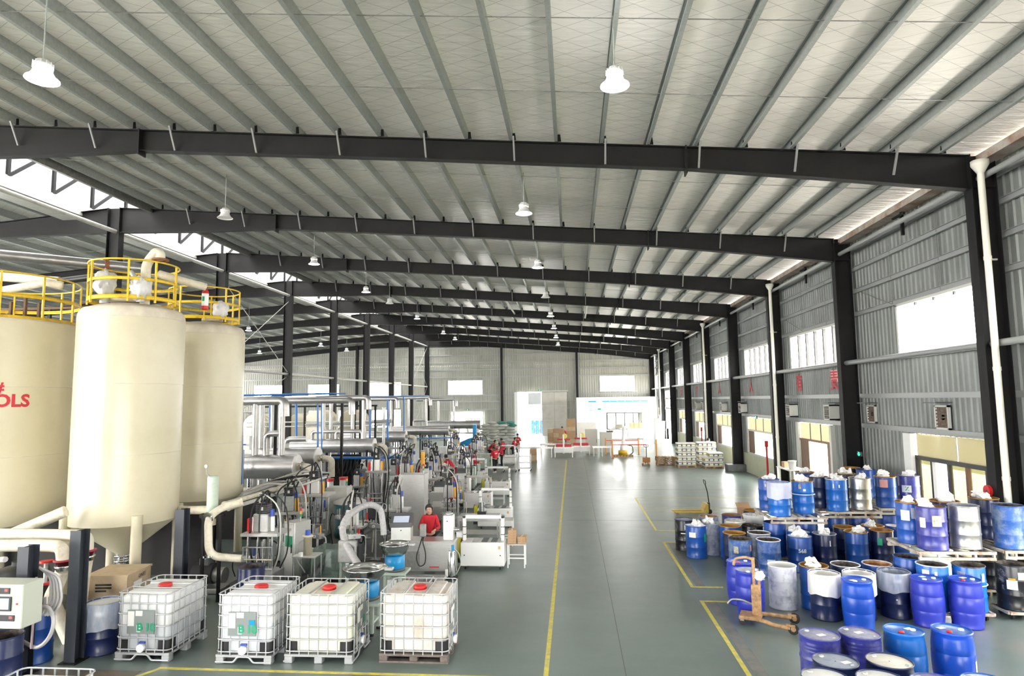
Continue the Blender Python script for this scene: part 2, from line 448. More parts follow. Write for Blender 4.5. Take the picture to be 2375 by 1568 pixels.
# floor and its painted lines
fl = MB().box(XL-.6, WX+.3, Y0-.5, Y9+.6, -.3, 0).build('floor', floor_m); tag(fl, 'glossy green grey epoxy floor of the factory hall', 'floor', kind='structure')
def line(x0, x1, y0, y1, name='yellow_line', m_=None, z=.003): return MB().box(x0, x1, y0, y1, .0005, z).build(name, m_ or lineyel, fl)
line(-.56, -.48, 10.85, 48.6); line(-7.1, -.48, 10.80, 10.88)
MB().bar((-7.05, 10.82, .002), (-7.9, 9.3, .002), .08, .003).build('yellow_line', lineyel, fl)
for (y0, y1) in ((9.2, 15.02), (16.12, 20.95), (22.75, 30.2)): line(2.70, 2.78, y0, y1)
for (x1, y) in ((3.42, 15.02), (3.45, 16.12), (3.5, 20.95), (3.9, 22.75), (9.0, 26.5), (9.0, 27.4), (9.3, 30.2)): line(2.70, x1, y-.04, y+.04)
line(9.0, 10.2, 11.6, 11.72)
worn = mat('grey_worn_strip', (.20,.19,.175), .5, dirt=(.12,.14,.13), dscale=3, damt=.6)
for (y0, y1) in ((9.2, 15.0), (16.1, 20.9)): line(2.84, 3.06, y0, y1, 'worn_strip', worn, .002)
line(.765, .78, 9.0, 70.0, 'floor_joint', darkgrey, .002)
for y in (24.6, 32.8, 41.1, 49.3): line(-.3, 10, y, y+.02, 'floor_joint', darkgrey, .002)
tread = mat('chequer_plate_steel', (.2,.19,.17), .4, .6, dirt=(.3,.2,.08), dscale=4, damt=.5, bump=.6, bscale=60)
line(-9.6, -7.3, 9.6, 10.7, 'chequer_plate', tread, .006)

# roof: right slope, left slope
def slope(name, xa, xb, label):
    z = lambda x: zt(x) + .28
    o = MB().add([(xa,Y0,z(xa)),(xb,Y0,z(xb)),(xb,Y9+.3,z(xb)),(xa,Y9+.3,z(xa)),(xa,Y0,z(xa)+.06),(xb,Y0,z(xb)+.06),(xb,Y9+.3,z(xb)+.06),(xa,Y9+.3,z(xa)+.06)],
                 [(0,1,2,3),(7,6,5,4),(0,4,5,1),(1,5,6,2),(2,6,7,3),(3,7,4,0)]).build(name, foil)
    return tag(o, label, 'ceiling', kind='structure')
roof_r = slope('ceiling', -17.15, WX+.1, 'white foil lined right roof slope above the aisle')
roof_l = slope('ceiling', XL-.4, -20.25, 'shaded foil lined left roof slope beyond the ridge skylight')
PX = [-1.42 + 1.17*k for k in range(-13, 10)]
def purlin_mesh():
    L_ = Y9 - Y0
    b = MB()
    b.box(0, .012, 0, L_, 0, .27)                     # web
    b.box(-.075, 0, 0, L_, .258, .27); b.box(-.075, 0, 0, L_, 0, .012)      # flanges
    b.box(-.075, -.065, 0, L_, .012, .035); b.box(-.075, -.065, 0, L_, .235, .258)   # lips
    return b.fixed('purlin', purlin_m)
pm_ = purlin_mesh()
for x in PX: put('purlin', pm_, roof_r, (x, Y0, zt(x)+.005))
PL = [-20.4 - 1.35*k for k in range(20)]
for x in PL: put('purlin', pm_, roof_l, (x, Y0, zt(x)+.005))
for k in range(-1, 9):
    for d in (2.75, 5.5):
        y = frame_y(k) + d
        b = MB().bar((PX[0], y, zt(PX[0])+.06), (9.9, y, zt(9.9)+.06), .014)
        b.build('sag_rod', dullsteel, roof_r)
        if k >= 2: MB().bar((-20.4, y, zt(-20.4)+.06), (-46, y, zt(-46)+.06), .014).build('sag_rod', dullsteel, roof_l)
# eave beam, rust stained, under the right edge of the roof
eave = mat('rust_stained_eave_plate', (.46,.42,.38), .6, dirt=(.25,.12,.06), dscale=1.6, damt=.6)
MB().box(9.95, 10.35, Y0, Y9, zt(10)-.18, zt(10)+.02).build('eave_gutter', eave, roof_r)

# skylight monitor along the ridge
sk = thing('skylight_monitor', 'long raised ridge skylight with dark trusses', 'skylight', (XC, 0, 0), kind='structure')
ztop = zt(-17.15) + .2
for s in (-1.55, 1.55):
    MB().box(s-.06, s+.06, Y0, Y9, ztop-.35, ztop+.12).build('kerb_beam', galv_white if s < 0 else dullsteel, sk)
MB().box(-2.35, -1.62, Y0, Y9, ztop-.5, ztop-.2).build('gutter_channel', galv_white, sk)
tr_b = MB(); tr_d = MB()
k = 0; y = Y0
up_m = MB().bar((0,0,0), (0,0,1.75), .13).fixed('truss_post', steel_dark)
dg_m = MB().bar((0,0,0), (0,2.06,1.75), .11).fixed('truss_diagonal', steel_dark)
while y < Y9-1:
    for s in (-1.55, 1.55):
        put('truss_post', up_m, sk, (s, y, ztop+.1)); put('truss_diagonal', dg_m, sk, (s, y, ztop+.1))
    y += 2.065
for s in (-1.55, 1.55): MB().box(s-.04, s+.04, Y0, Y9, ztop+1.8, ztop+1.88).build('top_chord', steel_dark, sk)
arc = [(1.62*math.cos(t), ztop+1.88+.6*math.sin(t)) for t in [PI*i/12 for i in range(13)]]
cov = MB()
for i in range(12):
    a, b2 = arc[i], arc[i+1]
    cov.add([(a[0],Y0,a[1]),(a[0],Y9,a[1]),(b2[0],Y9,b2[1]),(b2[0],Y0,b2[1])], [(0,1,2,3)], True)
cov.build('arched_cover', sky_sheet, sk)
y = Y0
while y < Y9:
    MB().tube([(p[0], y, p[1]-.03) for p in arc], .025, 6).build('hoop', galv_white, sk); y += 4.13
for s in (-1.58, 1.58):
    MB().box(s-.006, s+.006, Y0, Y9, ztop+.15, ztop+1.8).build('side_pane', sky_sheet, sk)

# portal frames ---------------------------------------------------
def ibeam_poly(b_, pts, wf=.24, tf=.022, tw=.014):
    """pts: list of (x, zbottom, ztop) along the rafter"""
    for (xa, ba, ta), (xb, bb, tb) in zip(pts, pts[1:]):
        for (h0a, h1a, h0b, h1b, w) in ((ba, ta, bb, tb, tw), (ba, ba+tf, bb, bb+tf, wf), (ta-tf, ta, tb-tf, tb, wf)):
            vs = [(xa,-w/2,h0a),(xa,w/2,h0a),(xa,w/2,h1a),(xa,-w/2,h1a),(xb,-w/2,h0b),(xb,w/2,h0b),(xb,w/2,h1b),(xb,-w/2,h1b)]
            b_.add(vs, [(0,1,2,3),(7,6,5,4),(0,4,5,1),(1,5,6,2),(2,6,7,3),(3,7,4,0)])
RZ = lambda x, d: (x, zt(x)-d, zt(x))
raf_r = MB(); ibeam_poly(raf_r, [RZ(XR,.86), RZ(6.3,.70), RZ(3.0,.58), RZ(-4,.56), RZ(-11.75,.60), RZ(-15,.86), RZ(XC+.25,1.05)])
rr_me = raf_r.fixed('rafter', steel_dark)
raf_l = MB(); ibeam_poly(raf_l, [RZ(XC-.25,1.05), RZ(-22,.8), RZ(-26,.55), RZ(-33,.55), RZ(-40,.6), RZ(XL+.3,.85)])
rl_me = raf_l.fixed('rafter', steel_dark)
crr = MB()
crr.box(9.72, 10.30, -.008, .008, 0, zt(9.8)); crr.box(9.72, 9.745, -.16, .16, 0, zt(9.75)); crr.box(10.28, 10.30, -.16, .16, 0, zt(10.3))
for z in (9.45, 10.1): crr.box(9.72, 10.3, -.15, .15, z-.01, z+.01)
crr_me = crr.fixed('column', steel_dark)
ccc = MB()
ccc.box(-.25, .25, -.008, .008, 0, zt(XC)-1.0); ccc.box(-.27, -.25, -.16, .16, 0, zt(XC)-.02); ccc.box(.25, .27, -.16, .16, 0, zt(XC)-.02)
ccc.box(-.25, .25, -.008, .008, zt(XC)-1.05, zt(XC)-.02)
ccc_me = ccc.fixed('column', steel_dark)
cll = MB(); cll.box(-.25, .25, -.16, .16, 0, zt(XL)); cll_me = cll.fixed('column', steel_dark)
spl = MB().box(-.02, .02, -.16, .16, -.1, .62).fixed('splice_plate', steel_dark)
clt = MB().add([(-.07,-.006,0),(.07,-.006,0),(.05,-.006,.19),(-.05,-.006,.19),(-.07,.006,0),(.07,.006,0),(.05,.006,.19),(-.05,.006,.19)], [(0,1,2,3),(7,6,5,4),(0,4,5,1),(1,5,6,2),(2,6,7,3),(3,7,4,0)]).fixed('purlin_cleat', steel_dark)
flyb = MB().bar((0, -.06, -.56), (0, -.36, .03), .045, .045).fixed('fly_brace', mat('grey_primed_angle', (.2,.2,.2), .5))
plin_m = MB().bbox(9.3, 10.4, -.42, .42, 0, .42, .02).fixed('plinth', mat('dark_painted_concrete', (.12,.125,.125), .6, dirt=(.2,.2,.2), dscale=3))
ORD = ['', 'first', 'second', 'third', 'fourth', 'fifth', 'sixth', 'seventh', 'eighth', 'ninth']
for k in range(-2, 10):
    lab = ('dark steel roof frame, %s one ahead counting from the camera' % ORD[k]) if k > 0 else 'dark steel roof frame behind the camera'
    fr = thing('portal_frame', lab, 'steel frame', (0, frame_y(k), 0), kind='structure', group='portal frames of the hall')
    put('rafter', rr_me, fr); put('column', crr_me, fr)
    if k >= 2:                                   # the row of centre columns and the left slope
        put('rafter', rl_me, fr); put('column', ccc_me, fr, (XC, 0, 0)); put('column', cll_me, fr, (XL, 0, 0))
    for x in (3.0, -11.75): put('splice_plate', spl, fr, (x, 0, zt(x)-.61))
    if k >= 1:
        for i, x in enumerate(PX):
            put('purlin_cleat', clt, fr, (x+.03, -.13, zt(x)))
            if i % 2 == 1: put('fly_brace', flyb, fr, (x+.05, 0, zt(x)))
    if k == 4: put('plinth', plin_m, fr)
# tie tubes along the frames
def tie(x, z, r, y0, y1, label, m_=galv_white):
    o = MB().cyl((0,0,0), (0,y1-y0,0), r, n=12).build('tie_tube', m_, None, (x, y0, z)); tag(o, label, 'tie tube', kind='structure')
tie(9.98, 5.66, .085, Y0, Y9, 'grey tie tube along the right columns at window sill height', girt_m)
tie(9.98, 9.70, .075, Y0, Y9, 'grey tie tube joining the heads of the right columns', girt_m)
tie(XC+.02, 11.60, .085, 12.0, Y9, 'pale tie tube joining the heads of the centre columns')
tie(XC+.02, 6.36, .08, 24.6, Y9, 'pale tie tube joining the centre columns at mid height')
tie(-4.3, zt(-4.3)-.3, .07, frame_y(4), frame_y(5), 'short pale tie tube under the roof in the fourth bay')
tie(1.1, zt(1.1)-.3, .07, frame_y(4), frame_y(5), 'short pale tie tube nearer the right wall in the fourth bay')
# cross bracing between the last two centre columns and in the bay behind
br = thing('cross_bracing', 'thin pale steel rods crossed between the far centre columns', 'bracing', (XC, 0, 0), kind='structure')
for (za, zb) in ((6.4, 11.4), (.4, 6.3)):
    MB().bar((0, frame_y(8), za), (0, frame_y(9), zb), .03).build('rod', galv_white, br); MB().bar((0, frame_y(8), zb), (0, frame_y(9), za), .03).build('rod', galv_white, br)
br2 = thing('cross_bracing', 'thin steel rods crossed between the centre columns beside the silos', 'bracing', (XC, 0, 0), kind='structure')
for (a, b_) in (((0, frame_y(3), 11.2), (0, frame_y(4), 6.5)), ((0, frame_y(3), 6.5), (0, frame_y(4), 11.2)), ((0, frame_y(3), 3.2), (0, frame_y(4), 6.2))):
    MB().bar(a, b_, .03).build('rod', galv_white, br2)

# cladding ---------------------------------------------------------
def rects(u0, u1, z0, z1, holes):
    """cut a rectangle into column strips around holes (u0,u1,z0,z1)"""
    us = sorted({u0, u1} | {h[0] for h in holes} | {h[1] for h in holes})
    us = [u for u in us if u0 <= u <= u1]
    out = []
    for a, b_ in zip(us, us[1:]):
        mid = (a+b_)/2
        hs = sorted([(max(z0, h[2]), min(z1, h[3])) for h in holes if h[0] < mid < h[1] and h[3] > z0 and h[2] < z1])
        z = z0
        for (c, d) in hs:
            if c > z+.01: out.append((a, b_, z, c))
            z = max(z, d)
        if z < z1-.01: out.append((a, b_, z, z1))
    return out
def ribbed(b_, u0, u1, z0, z1, plane, axis, sgn, pitch=.25, depth=.035, ztopf=None):
    """trapezoid ribbed sheet; axis 'y': runs along y at x=plane, 'x': runs along x at y=plane; sgn = direction of ribs"""
    n = max(1, round((u1-u0)/pitch)); pts = []
    w = (u1-u0)/n
    for i in range(n):
        s = u0 + i*w
        pts += [(s, 0), (s+w*.55, 0), (s+w*.68, depth), (s+w*.87, depth)]
    pts.append((u1, 0))
    vs = []
    for (u, d) in pts:
        for z in (z0, z1 if ztopf is None else ztopf(u)):
            vs.append((plane+sgn*d, u, z) if axis == 'y' else (u, plane+sgn*d, z))
    b_.add(vs, [(2*i, 2*i+2, 2*i+3, 2*i+1) for i in range(len(pts)-1)])
    for q in (0, 1): pass

# right wall
HOLES_UP = []; HOLES_LOW = []
for k in range(-1, 9):
    y = frame_y(k)
    HOLES_UP.append((y+1.2, y+5.25, 5.66, 7.33) if k == 1 else (y+1.2, y+7.15, 5.72, 7.3))
    if k == 8:
        HOLES_LOW.append((y+.6, y+7.5, .6, 3.3)); continue
    if k == 1: HOLES_LOW.append((y+.5, y+4.75, 0, 3.3))
    elif k == 2: HOLES_LOW.append((y+2.9, y+6.55, 0, 3.3))
    elif k == 7: HOLES_LOW.append((y+.4, y+7.8, 0, 5.2))
    else: HOLES_LOW.append((y+1.2, y+7.1, 1.2, 3.3))
holes = HOLES_UP + HOLES_LOW
wr = MB()
for (a, b_, c, d) in rects(Y0, Y9, 0, 1.15, [h for h in HOLES_LOW if h[2] == 0]): wr.box(WX-.12, WX+.08, a, b_, c, d)
wall_right = wr.build('wall_right', dado_m); tag(wall_right, 'right long wall of ribbed grey sheet over a cream masonry dado', 'wall', kind='structure')
MB().box(WX-.15, WX+.1, frame_y(2), frame_y(3), 1.1, 1.16).build('dado_coping', dado_m, wall_right)
for k in range(-2, 9):
    y0_, y1_ = (Y0 if k == -2 else frame_y(k)), frame_y(k+1)
    b_ = MB()
    for (a, c, d, e) in rects(y0_, y1_, 1.15, zt(10.5)+.2, [h for h in holes if h[0] >= y0_-1 and h[1] <= y1_+1]):
        ribbed(b_, a, c, d, e, WX, 'y', -1)
    b_.build('wall_sheet', sheet_grey, wall_right)
gm = MB(); L_ = Y9-Y0
gm.box(-.02, 0, 0, L_, 0, .16); gm.box(-.075, -.02, 0, L_, .148, .16); gm.box(-.075, -.02, 0, L_, 0, .012); gm.box(-.085, -.075, 0, L_, 0, .035)
gm_me = gm.fixed('girt', girt_m)
for z in (3.33, 4.38, 7.36, 8.2, 9.02, 9.72): put('girt', gm_me, wall_right, (WX-.06, Y0, z))
for k in range(-1, 9):                                     # little hanger posts under the eave, vertical sag ties
    y = frame_y(k) + BAY/2
    MB().box(10.16, 10.24, y-.04, y+.04, 9.35, zt(10)-.15).build('hanger_post', steel_dark, wall_right)
    MB().bar((10.1, y-.35, zt(10)-.3), (10.1, y+.35, zt(10)-.3), .06).build('hanger_arm', steel_dark, wall_right)
    for d in (2.75, 5.5):
        MB().bar((WX-.09, frame_y(k)+d, 7.4), (WX-.09, frame_y(k)+d, 9.7), .016).build('sag_tie', dullsteel, wall_right)
    MB().bar((WX-.1, frame_y(k)+5.5, 7.4), (WX-.1, frame_y(k)+7.9, 8.25), .02).build('sag_tie', dullsteel, wall_right)

# right wall windows
wi = 0
frame_pale = mat('pale_window_frame', (.62,.62,.58), .5)
frame_brown = mat('brown_door_frame', (.16,.085,.05), .5)
frame_dark = mat('black_aluminium_frame', (.02,.02,.02), .4)
for h in HOLES_UP:
    wi += 1
    y0_, y1_, z0_, z1_ = h
    k_ = round((y0_-1.2-16.3)/BAY)+1
    lab = 'high ribbon window of the right wall, %s' % ('open and glaring, nearest the camera' if k_ == 1 else ('in bay %s beyond' % ORD[k_] if k_ > 1 else 'behind the camera'))
    if k_ > 1: lab = 'high window with dark mullions in the %s bay of the right wall' % ORD[k_]
    w = thing('window_%d' % wi, lab, 'window', (WX, 0, 0), kind='structure', group='high windows of the right wall')
    b_ = MB()
    for (a, c, d, e) in ((y0_-.05, y1_+.05, z1_-.05, z1_+.05), (y0_-.05, y1_+.05, z0_-.05, z0_+.05), (y0_-.05, y0_+.05, z0_, z1_), (y1_-.05, y1_+.05, z0_, z1_)):
        b_.box(-.12, .05, a, c, d, e)
    b_.build('window_frame', frame_pale, w)
    n = 6
    if k_ != 1:
        for i in range(1, n):
            yy = y0_ + (y1_-y0_)*i/n
            MB().box(-.10, .02, yy-.055, yy+.055, z0_, z1_).build('mullion', frame_dark, w)
    else:
        for i in range(1, 4):
            yy = y0_ + (y1_-y0_)*i/4
            MB().box(-.06, .0, yy-.03, yy+.03, z1_-.14, z1_-.02).build('hinge', frame_dark, w)
    for i in range(3):
        a = y0_ + (y1_-y0_)*i/3; c = y0_ + (y1_-y0_)*(i+1)/3
        MB().box(-.012, -.006, a+.03, c-.03, z0_+.04, z1_-.04).build('pane', glass_clear, w)
for h in HOLES_LOW:
    y0_, y1_, z0_, z1_ = h
    k_ = [k for k in range(-1, 9) if frame_y(k) <= y0_ < frame_y(k+1)][0]
    if k_ == 7:
        d_ = thing('door_1', 'wide open loading doorway in the right wall beside the white office', 'door', (WX, 0, 0), kind='structure')
        b_ = MB().box(-.15, .1, y0_-.12, y0_, 0, z1_); b_.box(-.15, .1, y1_, y1_+.12, 0, z1_); b_.box(-.15, .1, y0_-.12, y1_+.12, z1_, z1_+.15); b_.build('door_frame', white_wall, d_)
        continue
    if k_ == 1:
        d_ = thing('door_2', 'black framed glazed sliding door with a yellowed transom beside the nearest right column', 'door', (WX, 0, 0), kind='structure')
        zt_ = 2.58
        b_ = MB()
        b_.box(-.1, .02, y0_, y1_, zt_-.06, zt_+.06); b_.box(-.1, .02, y1_-.1, y1_, 0, zt_); b_.box(-.1, .02, y0_, y0_+.1, 0, zt_); b_.box(-.1, .02, y0_, y1_, 0, .12)
        b_.build('door_frame', frame_dark, d_)
        MB().box(-.22, .05, y1_, y1_+.42, 0, 3.3).build('jamb_pilaster', white_wall, d_)
        ny = 5; wy = (y1_-y0_)/ny
        for i in range(1, ny):
            yy = y0_ + wy*i
            MB().box(-.09, .01, yy-.05, yy+.05, .1, zt_).build('stile', frame_brown if i == 2 else frame_dark, d_)
        for i in range(ny):
            if i == 3: continue
            MB().box(-.03, -.024, y0_+wy*i+.05, y0_+wy*(i+1)-.05, .12, zt_-.06).build('pane', glass_tint, d_)
        for i in range(2):
            a = y0_ + (y1_-y0_)*i/2; c = y0_ + (y1_-y0_)*(i+1)/2
            MB().box(-.04, -.03, a+.03, c-.03, zt_+.06, z1_).build('transom_pane', transom_m, d_)
            MB().box(-.06, .0, a-.02, a+.02, zt_, z1_).build('transom_mullion', frame_pale, d_)
        continue
    if k_ == 2:
        d_ = thing('door_3', 'brown framed sliding door with a yellowed translucent panel above', 'door', (WX, 0, 0), kind='structure')
        b_ = MB().box(-.18, .05, y1_, y1_+.3, 0, 3.3); b_.box(-.18, .05, y0_-.2, y0_, 0, 3.3); b_.build('door_frame', frame_pale, d_)
        MB().box(-.08, -.02, y1_-1.0, y1_, 0, 2.5).build('door_leaf', frame_brown, d_); MB().box(-.08, -.02, y0_, y0_+.55, 0, 2.5).build('door_leaf', frame_brown, d_)
        MB().box(-.12, 0, y0_, y1_, 2.5, 2.58).build('track', frame_brown, d_)
        for i in range(3):
            a = y0_ + (y1_-y0_)*i/3; c = y0_ + (y1_-y0_)*(i+1)/3
            MB().box(-.05, -.03, a+.02, c-.02, 2.58, z1_-.02).build('transom_panel', poly_sheet, d_); MB().box(-.07, -.01, a-.025, a+.025, 2.58, z1_).build('transom_mullion', frame_dark, d_)
        continue
    wi += 1
    w = thing('window_%d' % wi, ('low window above the cream dado in the %s bay of the right wall' % ORD[k_]) if k_ > 0 else 'low window above the dado behind the camera', 'window', (WX, 0, 0), kind='structure', group='low windows of the right wall')
    b_ = MB()
    b_.box(-.14, .05, y0_-.1, y1_+.1, z0_-.06, z0_+.05); b_.box(-.14, .05, y0_-.12, y0_, z0_, z1_); b_.box(-.14, .05, y1_, y1_+.28, z0_, z1_); b_.box(-.12, .03, y0_, y1_, 2.5, 2.58)
    b_.build('window_frame', frame_pale, w)
    MB().box(-.09, -.03, y1_-1.2, y1_-.02, z0_+.05, 2.5).build('sliding_sash', frame_brown, w)
    for i in range(4):
        a = y0_ + (y1_-y0_)*i/4; c = y0_ + (y1_-y0_)*(i+1)/4
        MB().box(-.05, -.03, a+.02, c-.02, 2.58, z1_-.02).build('transom_panel', poly_sheet, w); MB().box(-.07, -.01, a-.025, a+.025, 2.58, z1_).build('transom_mullion', frame_dark, w)
    MB().box(-.03, -.024, y0_, y1_-1.2, z0_+.05, 2.5).build('pane', glass_clear, w)

# end wall
EH = [(-34.6,-30.5,5.2,6.8), (-26.3,-22.2,5.15,6.95), (-15.9,-11.5,5.3,7.05), (3.55,7.8,5.5,7.35), (-15.6,-11.4,0,3.0), (-6.95,-3.9,0,5.5), (-26.0,-22.2,1.2,3.4), (-34.5,-30.0,1.2,3.4), (-42,-38,5.2,6.8), (3.6,8.1,.8,3.3)]
b_ = MB()
for (a, c, d, e) in rects(XL, WX, 0, 9.0, EH): ribbed(b_, a, c, d, e, Y9+.25, 'x', -1, pitch=.3)
ribbed(b_, XC, WX, 9.0, 12, Y9+.25, 'x', -1, pitch=.3, ztopf=lambda u: zt(u)+.28)
ribbed(b_, XL, XC, 9.0, 12, Y9+.25, 'x', -1, pitch=.3, ztopf=lambda u: zt(u)+.28)
wall_back = b_.build('wall_back', sheet_end); tag(wall_back, 'far gable wall of ribbed olive grey sheet', 'wall', kind='structure')
for z in (3.3, 4.3, 5.1, 7.45, 8.4, 9.35, 10.3, 11.2):
    x1 = min(WX, 9.8 - (z - 10.27)/.082); x0 = max(XL, XC - (zt(XC-.01) - z)/.082)
    b_ = MB()
    for (a, c, d, e) in rects(x0, x1, z, z+.14, [(h[0], h[1], h[2], h[3]) for h in EH]): b_.box(a, c, Y9+.1, Y9+.2, d, e)
    b_.build('girt', girt_m, wall_back)
for x in (-37.5, -28.0, -8.95, .65):
    MB().box(x-.14, x+.14, Y9-.25, Y9+.1, 0, zt(x)).build('gable_post', steel_dark, wall_back)
for i, h in enumerate(EH):
    if h[2] < .1: continue
    wi += 1
    nm = {0:'leftmost high', 1:'second high', 2:'third high', 3:'rightmost high', 6:'low', 7:'leftmost low', 8:'hidden high', 9:'low office'}[i]
    w = thing('window_%d' % wi, '%s window glowing white in the far gable wall' % nm, 'window', (0, Y9+.2, 0), kind='structure')
    f_ = MB(); f_.box(h[0]-.08, h[1]+.08, -.1, .1, h[3], h[3]+.08); f_.box(h[0]-.15, h[1]+.25, -.14, .1, h[2]-.08, h[2]); f_.box(h[0]-.08, h[0], -.1, .1, h[2], h[3]); f_.box(h[1], h[1]+.08, -.1, .1, h[2], h[3]); f_.build('window_frame', frame_pale, w)
    for j in range(2):
        a = h[0] + (h[1]-h[0])*j/2; c = h[0] + (h[1]-h[0])*(j+1)/2
        MB().box(a+.01, c-.01, -.01, .0, h[2], h[3]).build('pane', glass_clear, w)
# sliding doors of the end wall
d_ = thing('door_4', 'tall gable doorway standing open with pale sliding panels beside it', 'door', (0, Y9, 0), kind='structure')
slide = mat('pale_sliding_door_panel', (.58,.55,.5), .6, dirt=(.5,.47,.42), dscale=1.2)
for i in range(2):
    MB().bbox(-3.85+i*1.6, -2.28+i*1.6, -.1, -.03, .05, 5.45, .01).build('door_panel', slide, d_)
    for z in (1.9, 3.7): MB().box(-3.85+i*1.6, -2.28+i*1.6, -.13, -.1, z, z+.05).build('door_rail', frame_pale, d_)
MB().box(-7.1, -.5, -.2, -.02, 5.5, 5.68).build('door_track', galv_white, d_)
MB().box(-7.35, -6.95, -.1, .1, 0, 5.5).build('door_jamb', white_wall, d_)
MB().box(-5.6, -3.95, .0, .06, 3.9, 5.4).build('upper_leaf', mat('blue_white_leaf', (.75,.77,.8), .5), d_)
d_ = thing('door_5', 'low bright doorway with dark glass doors in the gable wall', 'door', (0, Y9, 0), kind='structure')
MB().box(-15.7, -15.55, -.1, .1, 0, 3.05).build('door_jamb', white_wall, d_); MB().box(-11.45, -11.3, -.1, .1, 0, 3.05).build('door_jamb', white_wall, d_); MB().box(-15.7, -11.3, -.15, .1, 3.0, 3.15).build('door_head', white_wall, d_)
for i in range(2): MB().bbox(-14.5+i*1.05, -13.5+i*1.05, 5.0, 5.06, 0, 2.2, .01).build('door_leaf', darkgrey, d_)

# left wall, closing the hall beyond the centre columns; high openings added for light
b_ = MB(); LH = [(frame_y(k)+1.2, frame_y(k)+7, 5.0, 7.0) for k in range(2, 9)]
for (a, c, d, e) in rects(12, Y9, 0, zt(XL)+.2, LH): ribbed(b_, a, c, d, e, XL-.3, 'y', 1, pitch=.35)
wl_ = b_.build('wall_left', sheet_grey); tag(wl_, 'distant left wall of ribbed grey sheet with high openings added for light', 'wall', kind='structure')
# unseen wall behind the camera; doorway openings added to let in fill light
b_ = MB(); BH = [(-6.5, 2.5, 0, 4.3), (4.0, 9.8, 0, 4.3), (-46, -20, 2.0, 7.0)]
for (a, c, d, e) in rects(XL, WX, 0, 9.9, BH): ribbed(b_, a, c, d, e, Y0-.2, 'x', 1, pitch=.35)
ribbed(b_, XC, WX, 9.9, 12, Y0-.2, 'x', 1, pitch=.35, ztopf=lambda u: zt(u)+.28)
wf_ = b_.build('wall_front', sheet_grey); tag(wf_, 'unseen wall behind the camera with openings added for fill light', 'wall', kind='structure')

# white office built into the far right corner
of = MB()
OX0, OX1, OY = .5, 9.68, 74.6
for (a, c, d, e) in rects(OX0, OX1, 0, 4.6, [(3.9, 7.8, 1.1, 2.9)]): of.box(a, c, OY, OY+.12, d, e)
of.box(OX0, OX0+.12, OY+.12, Y9+.05, 0, 4.6); of.box(OX0, OX1, OY, Y9+.05, 4.6, 4.7)
office = of.build('office_cabin', white_wall); tag(office, 'white walled office cabin in the far right corner', 'office', kind='structure')
for i in range(4):
    a = 3.9 + 3.9*i/4
    MB().box(a-.07, a+.07, OY-.03, OY+.08, 1.1, 2.9).build('window_mullion', darkgrey, office); MB().box(a+.03, a+.94, OY+.02, OY+.03, 1.12, 2.88).build('pane', glass_clear, office)
MB().box(3.85, 7.85, OY-.04, OY+.08, 2.84, 2.96).build('window_head', darkgrey, office); MB().box(3.85, 7.85, OY-.04, OY+.08, 1.06, 1.12).build('window_sill', darkgrey, office)
MB().box(OX0, 2.6, OY-.02, OY, 0, 1.86).build('lower_panel', slide, office)
boardblue = mat('printed_blue_band', (.05,.36,.55), .6)
for (a, c, d, e) in [(1.84, 2.7, 2.9, 4.3)] + [(3.4+.86*i, 4.2+.86*i, 2.95, 4.3) for i in range(6)]:
    o = thing('notice_board', 'white chart with blue header on the office wall, %s' % ('standing apart at left' if a < 2 else '%s of six' % ORD[int(round((a-3.4)/.86))+1]), 'notice board', ((a+c)/2, OY-.02, d), group='wall charts on the office')
    w_ = (c-a)/2; hh = e-d
    MB().box(-w_, w_, -.01, .01, 0, hh).build('sheet', paper, o); MB().box(-w_, w_, -.014, -.01, hh-.16, hh).build('header_band', boardblue, o)
    if a < 5:
        for q in range(5): MB().box(-w_+.08, -w_+.08+.3+.06*(q % 3), -.013, -.01, hh-.4-q*.18, hh-.36-q*.18).build('text_line', boardblue, o)
o = thing('exit_sign', 'small green plate on the office wall beside the chart', 'sign', (3.05, OY-.03, 3.35)); MB().bbox(-.19, .19, -.02, .02, -.08, .08, .005).build('plate', green, o)

# outside: pavement, verge, fence
gnd = MB().box(WX+.35, 60, -30, 130, -.35, -.05).build('pavement', mat('pale_outdoor_concrete', (.74,.71,.65), .8, dirt=(.68,.65,.58), dscale=.6)); tag(gnd, 'sunlit pale pavement outside the right wall', 'pavement', kind='structure')
g2 = MB().box(-80, 60, Y9+.7, 130, -.35, -.06).build('pavement', mat('pale_outdoor_concrete', (.5,.5,.5))); tag(g2, 'pale yard beyond the far gable doors', 'pavement', kind='structure')
g3 = MB().box(-80, 60, -60, Y0-.55, -.35, -.06).build('pavement', MATS['pale_outdoor_concrete']); tag(g3, 'pale yard behind the camera', 'pavement', kind='structure')
gv = MB()
for i in range(40):
    y = -12 + i*3
    gv.add([(23,y,-.04),(30,y,1.2+.2*math.sin(i)),(30,y+3,1.2+.2*math.sin(i+1)),(23,y+3,-.04)], [(0,1,2,3)])
gv = gv.build('grass_bank', mat('grass', (.17,.22,.08), .9, dirt=(.26,.24,.14), dscale=2.5, bump=.5, bscale=8)); tag(gv, 'green grass bank outside the glazed door', 'grass', kind='stuff')
fe = thing('fence', 'pale picket fence on the grass bank outside', 'fence', (30.1, 0, 0))
b_ = MB()
for i in range(220): b_.box(-.02, .02, 14+i*.18, 14.05+i*.18, 1.42, 3.2)
o = b_.build('bars', frame_pale, fe); o['kind'] = 'stuff'
MB().box(-.04, .04, 14, 53, 2.9, 2.98).build('rail', frame_pale, fe); MB().box(-.04, .04, 14, 53, 1.6, 1.68).build('rail', frame_pale, fe)

